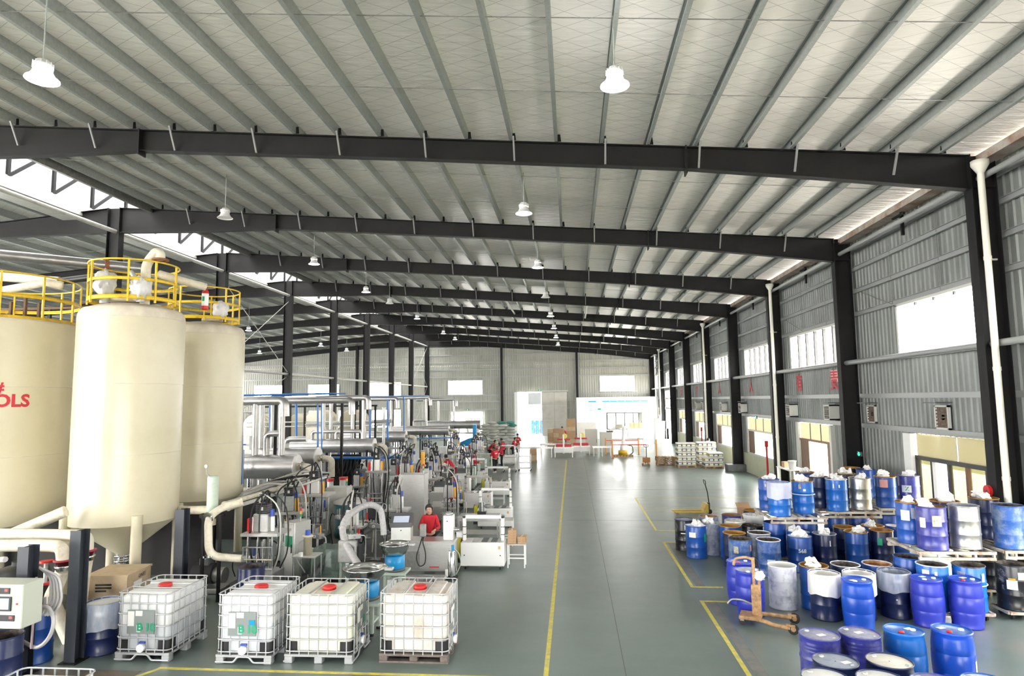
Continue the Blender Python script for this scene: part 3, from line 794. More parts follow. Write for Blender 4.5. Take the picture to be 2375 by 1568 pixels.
# high-bay lamps
def lamp_parts(root, lit):
    MB().cyl((0,0,.34), (0,0,zt(root.location.x)+.26-root.location.z), .012, n=6).build('hanger_rod', galv, root)
    MB().lathe([(.0,.20),(.13,.20),(.15,.22),(.15,.27),(.11,.30),(.10,.34),(.0,.34)], n=20).build('heat_sink', lamp_white, root)
    for q in range(12):
        t = 2*PI*q/12; MB().box(-.004, .004, .10, .155, .2, .3).build('fin', lamp_white, root, rot=(0,0,t))
    MB().lathe([(.255,.0),(.25,.015),(.19,.06),(.15,.13),(.135,.2)], n=24).build('shade', lamp_glow if lit == 2 else lamp_white, root)
    MB().disc((0,0,.02), .235, 24, False).build('diffuser', lamp_glow if lit else white, root)
    if lit:
        ld = bpy.data.lights.new('lamp_light', 'AREA'); ld.shape = 'DISK'; ld.size = .42; ld.energy = LAMP_W; ld.color = (1, .985, .96)
        lo = bpy.data.objects.new('lamp_light', ld); C.objects.link(lo); lo.parent = root; lo.location = (0, 0, -.02)
lmp = []
LA = [(.86,11.0,9.93,2,'bell lamp hanging closest over the aisle'), (-1.36,19.3,10.15,1,'second'), (-1.36,27.4,10.13,1,'third'), (-1.36,35.4,10.1,0,'fourth'), (-1.36,43.8,10.13,1,'fifth'), (-1.36,52.0,10.2,1,'sixth'), (-1.4,60.4,10.25,1,'seventh'), (-1.4,68.6,10.25,1,'eighth')]
LB = [(-8.75,9.6,9.9,2,'bell lamp glowing at the top left corner'), (-11.65,20.5,10.75,0,'second'), (-11.8,28.5,10.85,1,'third'), (-11.8,36.1,10.8,1,'fourth'), (-11.6,40.3,10.76,0,'fifth'), (-11.8,48.6,10.8,1,'sixth'), (-12.2,60.8,10.9,1,'seventh'), (-12.2,67,10.9,1,'eighth')]
LC = [(-24.8,47.5,10.05,1,'nearest'), (-30.0,59.7,9.25,1,'outermost'), (-24.1,60.2,9.9,1,'second'), (-23.6,66,9.85,1,'farthest')]
for row, nm in ((LA, 'in the row over the aisle'), (LB, 'in the row over the machines'), (LC, 'of those beyond the centre columns')):
    for (x, y, z, lit, w) in row:
        lab = 'lit ' + w if w.startswith('bell') else '%s bell lamp %s, %s' % ('lit' if lit else 'unlit', nm, w + ('' if row is LC else ' from the camera'))
        r_ = thing('high_bay_lamp', lab, 'lamp', (x, y, z), group='high bay lamps')
        lamp_parts(r_, lit)
for (x, y, w) in ((-1.4, 3, 'straight above it'), (-11.7, 3, 'to its left'), (5, 3, 'to its right'), (-1.4, -5, 'far behind it')):
    r_ = thing('high_bay_lamp', 'lit bell lamp out of view near the camera, '+w, 'lamp', (x, y, zt(x)-1.24), group='high bay lamps'); lamp_parts(r_, 1)

# downpipes
for k, lab in ((1, 'thick cream downpipe with a funnel head beside the nearest right column'), (3, 'cream downpipe with funnel head on the third right column'), (5, 'cream downpipe on the fifth right column'), (8, 'slim cream downpipe on the eighth right column')):
    d_ = thing('downpipe', lab, 'downpipe', (9.78, frame_y(k)-.42, 0), group='downpipes of the right wall')
    MB().cyl((0,0,.0), (0,0,9.75), .075, n=16).build('pipe', mat('cream_plastic_pipe', (.72,.70,.62), .4), d_)
    MB().lathe([(.08,9.7),(.1,9.74),(.17,9.86),(.19,9.9),(.19,10.0),(.17,10.0)], n=16).build('hopper_head', MATS['cream_plastic_pipe'], d_)
    for z in (2.5, 5.0, 7.6): MB().cyl((0,0,z), (0,0,z+.09), .085, n=14).build('collar', MATS['cream_plastic_pipe'], d_)
    MB().box(-.02, .25, .05, .09, 7.6, 7.64).build('bracket', galv, d_)

# wall fans
rust = mat('rusty_grille', (.12,.075,.05), .8, dirt=(.22,.2,.18), dscale=20)
FANS = [(23.75, .62, 0, 'first'), (19.4, .68, 0, 'nearest'), (31.6, .6, 1, 'third'), (26.9, .6, 1, 'second'), (40.4, .6, 1, 'fourth'), (45.4, .6, 1, 'fifth'), (52.0, .6, 1, 'sixth'), (54.5, .6, 1, 'seventh')]
for (y, s, proud, w) in FANS:
    lab = {'nearest': 'rusty square wall fan grille nearest the glazed door', 'first': 'rusty square wall fan grille left of its twin'}.get(w, 'boxy wall fan on the right wall, %s from the camera' % w)
    f_ = thing('wall_fan', lab, 'wall fan', (WX-.06, y, 3.83), group='fans of the right wall')
    o = .38 if proud else .08
    b_ = MB(); b_.box(-o, 0, -s/2, -s/2+.05, -s/2, s/2); b_.box(-o, 0, s/2-.05, s/2, -s/2, s/2); b_.box(-o, 0, -s/2, s/2, s/2-.05, s/2); b_.box(-o, 0, -s/2, s/2, -s/2, -s/2+.05)
    b_.build('frame', frame_pale, f_)
    for q in range(7):
        z = -s/2 + s*(q+.5)/7; MB().box(-o+.01, -o+.03, -s/2+.05, s/2-.05, z-.02, z+.02).build('slat', rust, f_)
    MB().box(-.03, -.01, -s/2+.05, s/2-.05, -s/2+.05, s/2-.05).build('back_plate', rust, f_)
    MB().cyl((-o+.05,0,0), (-o+.12,0,0), .09, n=12).build('hub', darkgrey, f_)
    MB().box(-.45, .0, -s/2-.1, s/2-.15, s/2+.06, s/2+.09).build('hood', darkgrey, f_)

# painted slogan on the right wall, one character to a plate
SL = [(26.95, '责'), (30.95, '有'), (39.1, '人'), (47.3, '人'), (55.6, '产'), (63.5, '生')]
for (y, ch) in SL:
    o = thing('wall_character', 'red wall character %s on the right wall' % {'责':'nearest the second column','有':'beside the nearest one','产':'fifth from the camera','生':'farthest visible'}.get(ch, 'with two legs, %s' % ('third from the camera' if y < 40 else 'fourth from the camera')), 'wall lettering', (WX-.055, y, 5.05), -PI/2, group='slogan characters of the right wall')
    if ch == '责': MB().box(-.32, .34, .005, .012, -.02, .45).build('backing', paper, o)
    put('character', text_mesh(ch, .86, signred, bold=.015), o, (0, -.004, 0))
# exit signs
def exit_sign(loc, rz, lab):
    e_ = thing('exit_sign', lab, 'sign', loc, rz, group='exit signs')
    MB().bbox(-.17, .17, -.03, .03, -.08, .08, .01).build('case', darkgrey, e_)
    MB().prism([(-.05,.06),(.05,.06),(.05,0),(.12,0),(0,-.08),(-.12,0),(-.05,0)], 'y', -.036, -.031).build('arrow', greenl, e_)
exit_sign((10.1, 24.2, 2.42), -PI/2, 'green lit exit arrow sign behind the stacked drums')
exit_sign((10.2, 37.4, 3.35), -PI/2, 'green exit sign over the low window in the third bay')
exit_sign((-13.4, Y9-.1, 3.35), 0, 'green exit sign over the low gable doorway')
exit_sign((-4.1, Y9-.25, 5.7), 0, 'green exit sign over the tall gable doorway')
# alarm bell and pipes by the glazed door
a_ = thing('fire_alarm', 'red round fire alarm bell beside the nearest right column', 'alarm', (9.72, 16.42, 2.2), -PI/2); MB().cyl((0,0,0), (0,-.07,0), .13, n=18).build('gong', red, a_); MB().cyl((0,-.07,0), (0,-.09,0), .03, n=10).build('hub', darkgrey, a_)
for (y, z0_, lab) in ((33.2, .5, 'red fire hose pipe standing by the third right column'), (49.5, .5, 'red standpipe by the fifth right column')):
    a_ = thing('fire_pipe', lab, 'fire pipe', (9.55, y+.25, 0)); MB().cyl((0,0,0), (0,0,2.0), .05, n=10).build('riser', red, a_); MB().box(-.08, .08, -.05, .05, 2.0, 2.3).build('valve_box', red, a_)
# ================================================================ SILOS
def silo(cx, cy, R, zb, zc, zd, label, rail_r, rail_z, rail_h, legs, posts, flat=False, gap=None):
    s = thing('storage_silo', label, 'silo', (cx, cy, 0), group='cream storage silos')
    pr = [(R, zb), (R, zc)]
    MB().lathe([(R, zb), (R, zb+.01), (R, (zb+zc)/2), (R, zc)], n=64).build('shell', cream, s)
    for z in (zb+(zc-zb)*.33, zb+(zc-zb)*.67, zc-.02):
        MB().ring((0,0,z), R-.004, .009, 64, 5).build('weld_seam', creamdust, s)
    dome = [(R, zc)] + [(R*(1-.13*(1-math.cos(t))) if t < PI/2 else R*.87*math.cos(0), zc + .24*math.sin(t)) for t in (PI/8, PI/4, 3*PI/8, PI/2)]
    dome += [(R*.7, zc+.31), (R*.4, zc+.37), (0.01, zd)]
    if flat: dome = [(R, zc), (R*.99, zc+.04), (.01, zc+.1)]
    MB().lathe(dome, n=64).build('top_head', creamdust, s)
    MB().lathe([(.13, .92), (.16, 1.0), (R, zb)], n=48).build('cone', cream, s)
    o = MB().lathe([(.13,.80),(.19,.80),(.19,.84),(.13,.84),(.13,.92),(.19,.92),(.19,.96),(.14,.96)], n=24).build('outlet_flange', chrome, s)
    for q in range(8):
        t = 2*PI*q/8; MB().cyl((.165*math.cos(t),.165*math.sin(t),.77), (.165*math.cos(t),.165*math.sin(t),.99), .012, n=6).build('bolt', galv, o)
    MB().lathe([(.12,.45),(.12,.80)], n=20).build('outlet_pipe', dullsteel, s)
    for t in legs:
        x, y = (R+.02)*math.cos(t), (R+.02)*math.sin(t)
        l = MB().cyl((x,y,.02), (x,y,zb+.22), .115, n=20).build('leg', cream, s)
        MB().box(x-.2, x+.2, y-.2, y+.2, 0, .02).build('base_plate', dullsteel, l)
    # railing
    rl = MB().ring((0,0,rail_z+rail_h), rail_r, .022, 56, 8).build('handrail', yellow, s)
    MB().lathe([(rail_r-.004, rail_z+rail_h*.48),(rail_r+.004, rail_z+rail_h*.48),(rail_r+.004, rail_z+rail_h*.56),(rail_r-.004, rail_z+rail_h*.56),(rail_r-.004, rail_z+rail_h*.48)], n=56).build('mid_rail', yellow, s)
    MB().lathe([(rail_r-.004, rail_z),(rail_r+.004, rail_z),(rail_r+.004, rail_z+.1),(rail_r-.004, rail_z+.1),(rail_r-.004, rail_z)], n=56).build('toe_board', yellow, s)
    for t in posts:
        MB().box(rail_r-.02, rail_r+.02, -.02, .02, rail_z-.06, rail_z+rail_h).build('rail_post', yellow, s, rot=(0,0,t))
    return s
D2 = PI/180
s1 = silo(-10.62, 14.7, 1.15, 1.77, 6.5, 6.92, 'middle cream silo with cone bottom and yellow railing, standing in front', .97, 6.9, .93, [t*D2 for t in (-42, 48, 138, 228)], [t*D2 for t in (-150, -118, -62, -28, 10, 60, 110, 165)])
MB().lathe([(.0,6.93),(.42,6.93),(.42,7.05),(.38,7.09),(0,7.11)], (-.1,-.1,0), 28).build('manhole_cover', creamdust, s1)
MB().tube([(.42,-.2,6.85),(.42,-.2,7.85),(.62,-.15,8.15),(.72,-.13,8.12),(.73,-.13,7.95)], .11, 14, .16, 5).build('vent_pipe', cream2, s1)
MB().lathe([(.11,7.93),(.19,7.93),(.19,7.97),(.11,7.97)], (.73,-.13,0), 18).build('vent_flange', mat('rust', (.25,.09,.04), .8), s1)
def crumple(name, m_, parent, c, r, seed, sx=1, sy=1, sz=1, n=18, amp=.2):
    rnd = random.Random(seed)
    ph = [(rnd.uniform(3, 9), rnd.uniform(3, 9), rnd.uniform(3, 9), rnd.uniform(0, 6)) for _ in range(5)]
    cc = Vector(c)
    def fn(v):
        d = (v-cc); u = d.normalized()
        k = 1 + amp*sum(math.sin(a*u.x+b*u.y*1.3+g*u.z+p) for a, b, g, p in ph)/2.2
        return cc + Vector((d.x*k*sx, d.y*k*sy, d.z*k*sz))
    b_ = MB(); b_.ball(c, r, n, fn=fn)
    return b_.build(name, m_, parent)
film = mat('clear_plastic_wrap', (.66,.64,.64), .3, dirt=(.8,.8,.8), dscale=9)
crumple('wrapped_motor', film, s1, (-.35,-.55,7.33), .24, 3, 1, 1, 1.35)
MB().cyl((-.35,-.55,6.85), (-.35,-.55,7.15), .1, n=14).build('motor_neck', galv, s1)
crumple('wrapped_motor', film, s1, (.6,-.6,7.18), .23, 5, 1, 1, 1.15)
MB().cyl((.6,-.6,6.85), (.6,-.6,7.05), .09, n=14).build('motor_neck', galv, s1)
MB().tube([(.35,.4,7.72),(.9,.5,7.55),(1.3,.9,7.45)], .1, 12).build('feed_pipe', cream2, s1)
MB().tube([(.25,-.5,7.6),(.55,-.55,7.25)], .06, 10).build('spout_pipe', galv, s1)

s2 = silo(-10.95, 18.3, 1.15, 1.77, 6.5, 6.92, 'rear cream silo half hidden behind the middle one', .97, 6.9, .93, [t*D2 for t in (-42, 48, 138, 228)], [t*D2 for t in (-150, -100, -60, -24, 20, 65, 110, 165)])
crumple('wrapped_motor', film, s2, (.75,-.45,7.2), .22, 9, 1, 1, 1.2)
MB().lathe([(.0,6.93),(.3,6.93),(.3,7.0),(0,7.04)], (.2,.1,0), 24).build('manhole_cover', creamdust, s2)
MB().tube([(-.35,-1.1,6.75),(-.28,-1.16,6.5),(-.25,-1.2,5.2)], .05, 8, .1).build('vent_pipe', cream, s2)
MB().box(-.6, .1, -1.5, -1.05, 6.0, 6.14).build('link_arm', cream, s2)

s0 = silo(-14.35, 14.7, 1.9, 1.75, 6.45, 6.5, 'left cream silo cut by the photo edge, stencilled in red', 1.82, 6.46, 1.1, [t*D2 for t in (-60, 30, 120, 210)], [t*D2 for t in (-100, -70, -42, -15, 14, 45, 80, 120, 150)], flat=True)
MB().tube([(-.3,.4,7.4),(1.2,.2,7.55),(1.5,.4,7.5)], .1, 12).build('feed_pipe', cream2, s0)
for (x, y) in ((.2,.3), (.75,.55), (1.05,-.2)):
    MB().box(x-.03, x+.03, y-.03, y+.03, 6.5, 7.1).build('mixer_frame', mat('rusty_brown_steel', (.12,.07,.04), .8), s0)
MB().lathe([(.0,6.5),(.4,6.5),(.4,6.62),(.0,6.65)], (.5,.2,0), 24).build('manhole_cover', creamdust, s0)
lt = put('stencil_lettering', text_mesh('OLS', .39, signred, 1.905, bold=.014), s0, (0,0,4.57), (0,0,1.01)); lt['label'] = 'red stencilled capital letters'
lt2 = put('stencil_lettering', text_mesh('#', .34, signred, 1.905, bold=.01), s0, (0,0,4.88), (0,0,.87))

# ladder/catwalk bits and clutter behind the silos
dk = thing('transfer_duct', 'large silver duct running behind the silo railings', 'duct', (0,0,0))
MB().cyl((-20.0, 14.7, 8.95), (-14.9, 21.3, 9.25), .17, n=20).build('duct_pipe', silver, dk)
MB().cyl((-15.75, 20.2, 9.2), (-15.68, 20.3, 9.205), .21, n=20).build('flange', MATS['rust'], dk)
dk = thing('transfer_pipe', 'pale cream pipe crossing behind the left silo railing', 'pipe', (0,0,0))
MB().cyl((-16.9, 17.0, 8.25), (-14.75, 17.2, 8.05), .13, n=16).build('pipe_run', cream2, dk); MB().cyl((-14.75, 17.2, 8.05), (-13.4, 17.3, 8.2), .1, n=14).build('pipe_end', black, dk)
dk = thing('service_walkway', 'dark rusty walkway frame behind the left silo', 'walkway', (-15.5, 19.5, 0))
for x in (-3, -1.5, 0, 1.5): MB().box(x-.04, x+.04, -.04, .04, 0, 7.6).build('post', steel_dark, dk)
for z in (6.4, 7.0, 7.6): MB().box(-3.2, 1.7, -.04, .04, z, z+.08).build('beam', MATS['rusty_brown_steel'], dk)
MB().box(-3.2, 1.7, .2, 1.4, 6.3, 6.36).build('deck', steel_dark, dk)
for (i, (x, y, z, lab)) in enumerate(((-9.42, 15.75, 7.2, 'fire extinguisher hung on the middle silo railing'),)):
    fx = thing('fire_extinguisher', lab, 'extinguisher', (x, y, z-.32))
    MB().lathe([(.0,0),(.075,0),(.085,.03),(.085,.1)], n=16).build('foot', red, fx); MB().lathe([(.085,.1),(.085,.42)], n=16).build('body', white, fx); MB().lathe([(.085,.42),(.07,.5),(.03,.56),(.03,.62),(0,.62)], n=16).build('neck', red, fx); MB().box(-.03, .03, -.09, -.07, .22, .34).build('sticker', green, fx)

# steel posts in front of the silos
for (x, y, h, lab) in ((-8.78, 11.02, 2.25, 'dark steel post standing in front of the middle silo'), (-9.22, 10.42, 2.1, 'dark steel post behind the control box at lower left'), (-8.45, 13.55, 2.2, 'dark steel post under the pale green vessel')):
    p_ = thing('steel_post', lab, 'post', (x, y, 0), group='free standing steel posts')
    navy = mat('navy_grey_painted_steel', (.026,.031,.040), .4)
    MB().box(-.008, .008, -.1, .1, 0.02, h).build('web', navy, p_); MB().box(-.1, .1, -.115, -.1, .02, h).build('flange', navy, p_); MB().box(-.1, .1, .1, .115, .02, h).build('flange', navy, p_)
    MB().box(-.16, .16, -.18, .18, 0, .02).build('base_plate', steel_dark, p_)

# pipework with valves in front of the middle silo
vp = thing('valve_pipework', 'cream elbow pipes with red rimmed valves beside the steel post', 'pipework', (-.48,0,0))
MB().tube([(-11.6,11.7,1.78),(-9.75,11.8,1.80),(-9.28,11.8,1.78),(-9.24,11.8,1.5)], .115, 14, .3, 6).build('elbow_pipe', cream2, vp)
MB().tube([(-11.2,12.2,1.92),(-9.55,12.15,1.92),(-9.0,12.1,1.92),(-9.0,12.1,1.6)], .11, 14, .3, 6).build('elbow_pipe', cream2, vp)
for (x, y, z) in ((-9.24,11.8,1.34), (-9.0,12.1,1.46)):
    v_ = MB().lathe([(.0,0),(.12,0),(.12,.05),(.145,.05),(.145,.09),(.12,.09),(.12,.17),(.0,.17)], (x,y,z), 20).build('valve_body', chrome, vp); MB().lathe([(.12,.17),(.165,.17),(.165,.2),(.12,.2)], (x,y,z), 20).build('rim', mat('crimson_rim', (.35,.02,.04), .5), v_)
MB().cyl((-9.52,11.72,1.12), (-9.52,11.72,1.52), .035, n=10).build('actuator', galv, vp)
for z in (1.1, 1.5): MB().cyl((-9.52,11.72,z), (-9.52,11.72,z+.035), .11, n=16).build('handwheel', red, vp)
MB().tube([(-9.24,11.8,1.34),(-9.4,11.85,1.0),(-9.55,11.9,.8),(-9.35,11.9,.45),(-9.05,11.85,.02)], .125, 14, .25, 6).build('flexible_leg', cream2, vp)
MB().tube([(-9.0,12.1,1.46),(-9.05,12.1,1.1),(-9.0,12.0,.6),(-8.95,11.9,.02)], .11, 14, .2).build('flexible_leg', cream2, vp)
MB().tube([(-12.4,12.8,1.4),(-11.4,12.9,1.75),(-10.4,13.2,2.2)], .12, 12).build('slanting_pipe', cream2, vp)
MB().tube([(-11.0,11.2,1.6),(-9.6,10.9,1.75)], .05, 8).build('hose', mat('pale_clear_hose', (.55,.53,.54), .3), vp)
hs = thing('hose_bundle', 'coiled clear hoses hanging beside the control box', 'hose', (0,0,0))
for i in range(4):
    x = -9.12+.05*i
    MB().tube([(x-.05,10.6,1.70-.02*i),(x+.16,10.62,1.55),(x+.2+.02*i,10.6,1.15),(x+.05,10.6,.85),(x-.02+.04*i,10.62,1.2)], .022, 8, .12).build('hose_loop', MATS['pale_clear_hose'], hs)
MB().tube([(-9.25,10.42,.55),(-8.95,10.4,.42),(-8.72,10.4,.62),(-8.68,10.42,.92),(-8.85,10.45,1.12),(-9.05,10.46,1.05)], .032, 10, .15, 6).build('hose_loop', MATS['pale_clear_hose'], hs)
MB().tube([(-9.0,10.36,1.6),(-9.02,10.36,.45)], .018, 8).build('hose_drop', mat('pinkish_hose', (.55,.42,.45), .4), hs)

# control box with screen
cb = thing('control_box', 'pale green control box with blue touch screen at lower left', 'control box', (-9.03, 9.82, 0))
cbm = mat('pale_sage_enamel', (.50,.53,.45), .4)
MB().bbox(-.75, .42, -.15, .25, 1.0, 1.67, .012).build('casing', cbm, cb)
MB().box(-.1, .1, .25, .42, 1.2, 1.5).build('bracket', steel_dark, cb)
o = MB().bbox(-.05, .24, -.17, -.15, 1.27, 1.49, .006).build('screen_bezel', black, cb); MB().box(-.03, .205, -.174, -.171, 1.3, 1.465).build('screen', mat('lit_blue_screen', (.25,.45,.65), .3, emit=(.3,.6,.9), estr=.8), o)
for (x0, x1, z0, z1) in ((-.01,.2,1.53,1.62), (-.27,-.04,1.53,1.62), (.06,.3,1.12,1.21), (-.22,.02,1.12,1.21)):
    o = MB().box(x0, x1, -.165, -.15, z0, z1).build('meter', black, cb); MB().box(x1-.08, x1-.03, -.168, -.165, z1-.05, z1-.015).build('readout', mat('lit_red_digits', (.5,.02,.02), .4, emit=(1,.05,.05), estr=1.5), o)
MB().cyl((.33,-.16,1.38), (.33,-.15,1.38), .015, n=10).build('key_lock', red, cb)

# wooden crate, drums, pump base behind the totes
cr_ = thing('plywood_crate', 'pale plywood machine crate under the middle silo', 'crate', (-9.42, 12.95, 0), .12)
MB().box(-.42, .42, -.45, .45, .55, 1.02).build('box', crate_m, cr_); MB().box(-.44, .44, -.47, .47, 1.02, 1.06).build('lid', crate_m, cr_)
for x in (-.36, 0, .36): MB().box(x-.06, x+.06, -.45, .45, 0, .55).build('runner', darkwood, cr_)
put('stamp', text_mesh('ONEE', .11, black), cr_, (.425, .1, .93), (0,0,PI/2))
for z in (.86, .80, .74): MB().box(-.2, .12-.1*(z < .8), -.454, -.451, z, z+.035).build('stamp', black, cr_)
MB().box(.421, .424, -.2, .1, .74, .86).build('delivery_note', paper, cr_)
for (x, y, lab, m_) in ((-10.6, 14.75, 'black electric pump unit under the middle silo', black), (-11.0, 12.9, 'black pump motor behind the control box', black), (-8.75, 15.2, 'black pump motor beneath the rear silo', rubber)):
    p_ = thing('pump_unit', lab, 'pump', (x, y, 0)); MB().bbox(-.4, .4, -.25, .25, 0, .12, .02).build('base', dullsteel, p_); MB().cyl((-.35,0,.42), (.15,0,.42), .24, n=20).build('motor', m_, p_); MB().cyl((.15,0,.38), (.4,0,.38), .18, n=18).build('volute', dullsteel, p_); MB().bbox(-.2, .05, -.12, .12, .6, .8, .02).build('terminal_box', darkgrey, p_)
bk = thing('black_tank', 'tall black plastic tank in the gloom behind the pipework', 'tank', (-10.75, 12.0, 0))
MB().lathe([(.0,0),(.5,0),(.52,.05),(.52,1.15),(.45,1.3),(.2,1.38),(0,1.4)], n=28).build('body', black, bk); MB().cyl((0,0,1.38), (0,0,1.46), .16, n=18).build('lid', rubber, bk)
wd = thing('shade_screen', 'dark sheet added as shade behind the silo legs', 'screen', (-11.9, 20.9, 0)); MB().box(-5, 1.8, -.03, .03, 0.0, 1.5).build('sheet', steel_dark, wd)  # dark sheet added to stand in for the shade behind the rear silo
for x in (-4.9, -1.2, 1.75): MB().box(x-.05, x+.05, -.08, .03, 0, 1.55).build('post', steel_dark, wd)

w2_ = thing('shade_screen', 'low dark sheet added as shade between the middle and rear silos', 'screen', (-12.6, 16.55, 0)); MB().box(-5, 3.2, -.03, .03, 0.0, 1.65).build('sheet', steel_dark, w2_)  # lower dark sheet, added for the black shade between the silo legs
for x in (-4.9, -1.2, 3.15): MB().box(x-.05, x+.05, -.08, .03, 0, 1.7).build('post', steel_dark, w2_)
# thin dark sheets added as painted shade under the machine rows
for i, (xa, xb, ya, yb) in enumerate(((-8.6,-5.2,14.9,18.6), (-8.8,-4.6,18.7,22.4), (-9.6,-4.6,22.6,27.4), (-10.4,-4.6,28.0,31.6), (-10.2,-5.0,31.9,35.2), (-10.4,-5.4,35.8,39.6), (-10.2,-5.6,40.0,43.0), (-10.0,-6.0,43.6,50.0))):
    MB().box(xa, xb, ya, yb, .0005, .004).build('floor_shade_sheet', mat('floor_shade_colour', (.045,.05,.05), .6, dirt=(.08,.08,.075), dscale=3), fl)
# ================================================================ CAGED TOTES
def rbox(b_, hx, hy, z0, z1, r, n=5, top_r=.05):
    """rounded-corner box with softened top and bottom"""
    def loop(i, z):
        out = []
        for (sx, sy, a0) in ((1,-1,-PI/2), (1,1,0), (-1,1,PI/2), (-1,-1,PI)):
            for k in range(n+1):
                t = a0 + PI/2*k/n; out.append((sx*(hx-r) + (r-i)*math.cos(t), sy*(hy-r) + (r-i)*math.sin(t), z))
        return out
    lv = [(top_r, z0), (top_r*.3, z0+top_r*.3), (0, z0+top_r), (0, z1-top_r), (top_r*.3, z1-top_r*.3), (top_r, z1)]
    N_ = 4*(n+1); vs = [];
    for i, z in lv: vs += loop(i, z)
    fs = []
    for q in range(len(lv)-1):
        for k in range(N_): fs.append((q*N_+k, q*N_+(k+1)%N_, (q+1)*N_+(k+1)%N_, (q+1)*N_+k))
    b_.add(vs, fs, True)
    b_.add(vs[:N_], [tuple(reversed(range(N_)))]); b_.add(vs[-N_:], [tuple(range(N_))])
cage_m = mat('galvanised_cage_tube', (.50,.51,.52), .4, .6)
poly_dirty = mat('dusty_white_tote_plastic', (.80,.76,.70), .45, dirt=(.52,.40,.30), dscale=2.2, damt=.55)
poly_cream = mat('yellowish_tote_plastic', (.80,.79,.66), .35, dirt=(.74,.72,.58), dscale=3)
liquid_m = mat('tote_plastic_with_liquid_behind', (.60,.63,.67), .3)
poly_clean = mat('clean_tote_plastic', (.82,.83,.83), .32)
plate_m = mat('grey_label_plate', (.24,.27,.26), .45, .3)
def tote(label, loc, rz, body, wooden=False, text=None, level=None, valve=True):
    """valve face is local -Y (1.0 m wide), length 1.2 m along Y"""
    t = thing('caged_tote', label, 'tote', loc, rz, group='caged liquid totes')
    hx, hy = .5, .6
    b_ = MB(); rbox(b_, hx-.035, hy-.035, .17, 1.10, .10); b_.build('bottle', body, t)
    if level:
        b_ = MB(); rbox(b_, hx-.032, hy-.032, .165, level, .10); b_.build('filled_part', liquid_m, t)
    for y in (-.3, .3): MB().bbox(-hx+.07, hx-.07, y-.13, y+.13, 1.09, 1.125, .02).build('top_ridge', body, t)
    MB().lathe([(.0,1.10),(.12,1.10),(.12,1.15),(.105,1.165),(0,1.165)], n=20).build('screw_cap', red, t)
    # cage
    r = .0115
    def ringz(z):
        b = MB(); c_ = .09
        pts = []
        for (sx, sy, a0) in ((1,-1,-PI/2), (1,1,0), (-1,1,PI/2), (-1,-1,PI)):
            for k in range(4):
                q = a0 + PI/2*k/3; pts.append((sx*(hx-c_)+c_*math.cos(q), sy*(hy-c_)+c_*math.sin(q), z))
        pts.append(pts[0]); b.tube(pts, r, 6, caps=False); return b
    for z in (.20, .40, .60, .80, .98): ringz(z).build('cage_hoop', cage_m, t)
    b = ringz(1.15); b.build('top_frame', cage_m, t)
    vm = MB().cyl((0,0,.14), (0,0,1.15), r, n=6).mesh('cage_upright', cage_m)
    for i in range(6):
        x = -hx+.1+(2*hx-.2)*i/5
        for y in (-hy, hy): put('cage_upright', vm, t, (x, y, 0))
    for i in range(7):
        y = -hy+.1+(2*hy-.2)*i/6
        for x in (-hx, hx): put('cage_upright', vm, t, (x, y, 0))
    for y in (-.2, .2): MB().tube([(-hx,y,1.15),(-.2,y,1.14),(.2,y,1.14),(hx,y,1.15)], .012, 6).build('top_bar', cage_m, t)
    # corner protectors
    for sx in (-1, 1):
        for sy in (-1, 1):
            b = MB(); c_ = .11; n = 5
            for (rr, fl_) in ((c_+.004, 0),):
                vs = []
                pts = [(sx*(hx-.02-.2), sy*(hy-.022))]
                a0 = math.atan2(sy, sx) - PI/4; 
                arcp = [(sx*(hx-.02-.1)+.1*math.cos(q), sy*(hy-.022-.1)+.1*math.sin(q)) for q in [math.atan2(sy, sx)-PI/4+PI/2*k/4 for k in range(5)]]
                if sx*sy > 0: arcp = arcp[::-1]
                pts += arcp + [(sx*(hx-.02), sy*(hy-.022-.2))]
                for (x, y) in pts: vs += [(x, y, .16), (x, y, .36)]
                b.add(vs, [(2*i, 2*i+2, 2*i+3, 2*i+1) for i in range(len(pts)-1)], True)
            b.build('corner_guard', black, t)
    # pallet
    pm__ = darkwood if wooden else cage_m
    MB().box(-hx, hx, -hy, hy, .11, .15).build('pallet_deck', pm__, t)
    for x in (-hx+.07, 0, hx-.07):
        for y in (-hy+.07, 0, hy-.07):
            if valve and x == 0 and y < -.1 and not wooden: continue
            MB().bbox(x-.07, x+.07, y-.07, y+.07, .03 if wooden else .0, .11, .01).build('pallet_foot', pm__, t)
    if wooden:
        for x in (-hx+.07, 0, hx-.07): MB().box(x-.07, x+.07, -hy, hy, 0, .03).build('pallet_runner', pm__, t)
    else:
        b = MB(); b.tube([(-hx,-hy,.03),(-.18,-hy,.03),(-.1,-hy,.12),(.1,-hy,.12),(.18,-hy,.03),(hx,-hy,.03)], .018, 8, .03); b.build('pallet_rail', pm__, t)
        MB().tube([(-hx,hy,.03),(hx,hy,.03)], .018, 8).build('pallet_rail', pm__, t)
    if valve:
        v = MB().cyl((0,-hy-.02,.24), (0,-hy+.06,.24), .055, n=16).build('valve', white, t)
        MB().cyl((0,-hy-.06,.24), (0,-hy-.02,.24), .07, n=16).build('valve_cap', white, v); MB().box(-.05, .06, -hy-.02, -hy+.03, .31, .335).build('valve_lever', blue_m, v)
    pl = MB().box(-.28, .22, -hy-.018, -hy-.012, .47, .87).build('label_plate', plate_m, t)
    MB().box(-.27, -.15, -hy-.022, -hy-.019, .6, .85).build('paper_label', paper, pl); MB().box(-.13, .0, -hy-.022, -hy-.019, .77, .86).build('paper_label', paper, pl); MB().box(-.1, -.03, -hy-.022, -hy-.019, .5, .62).build('paper_label', paper, pl)
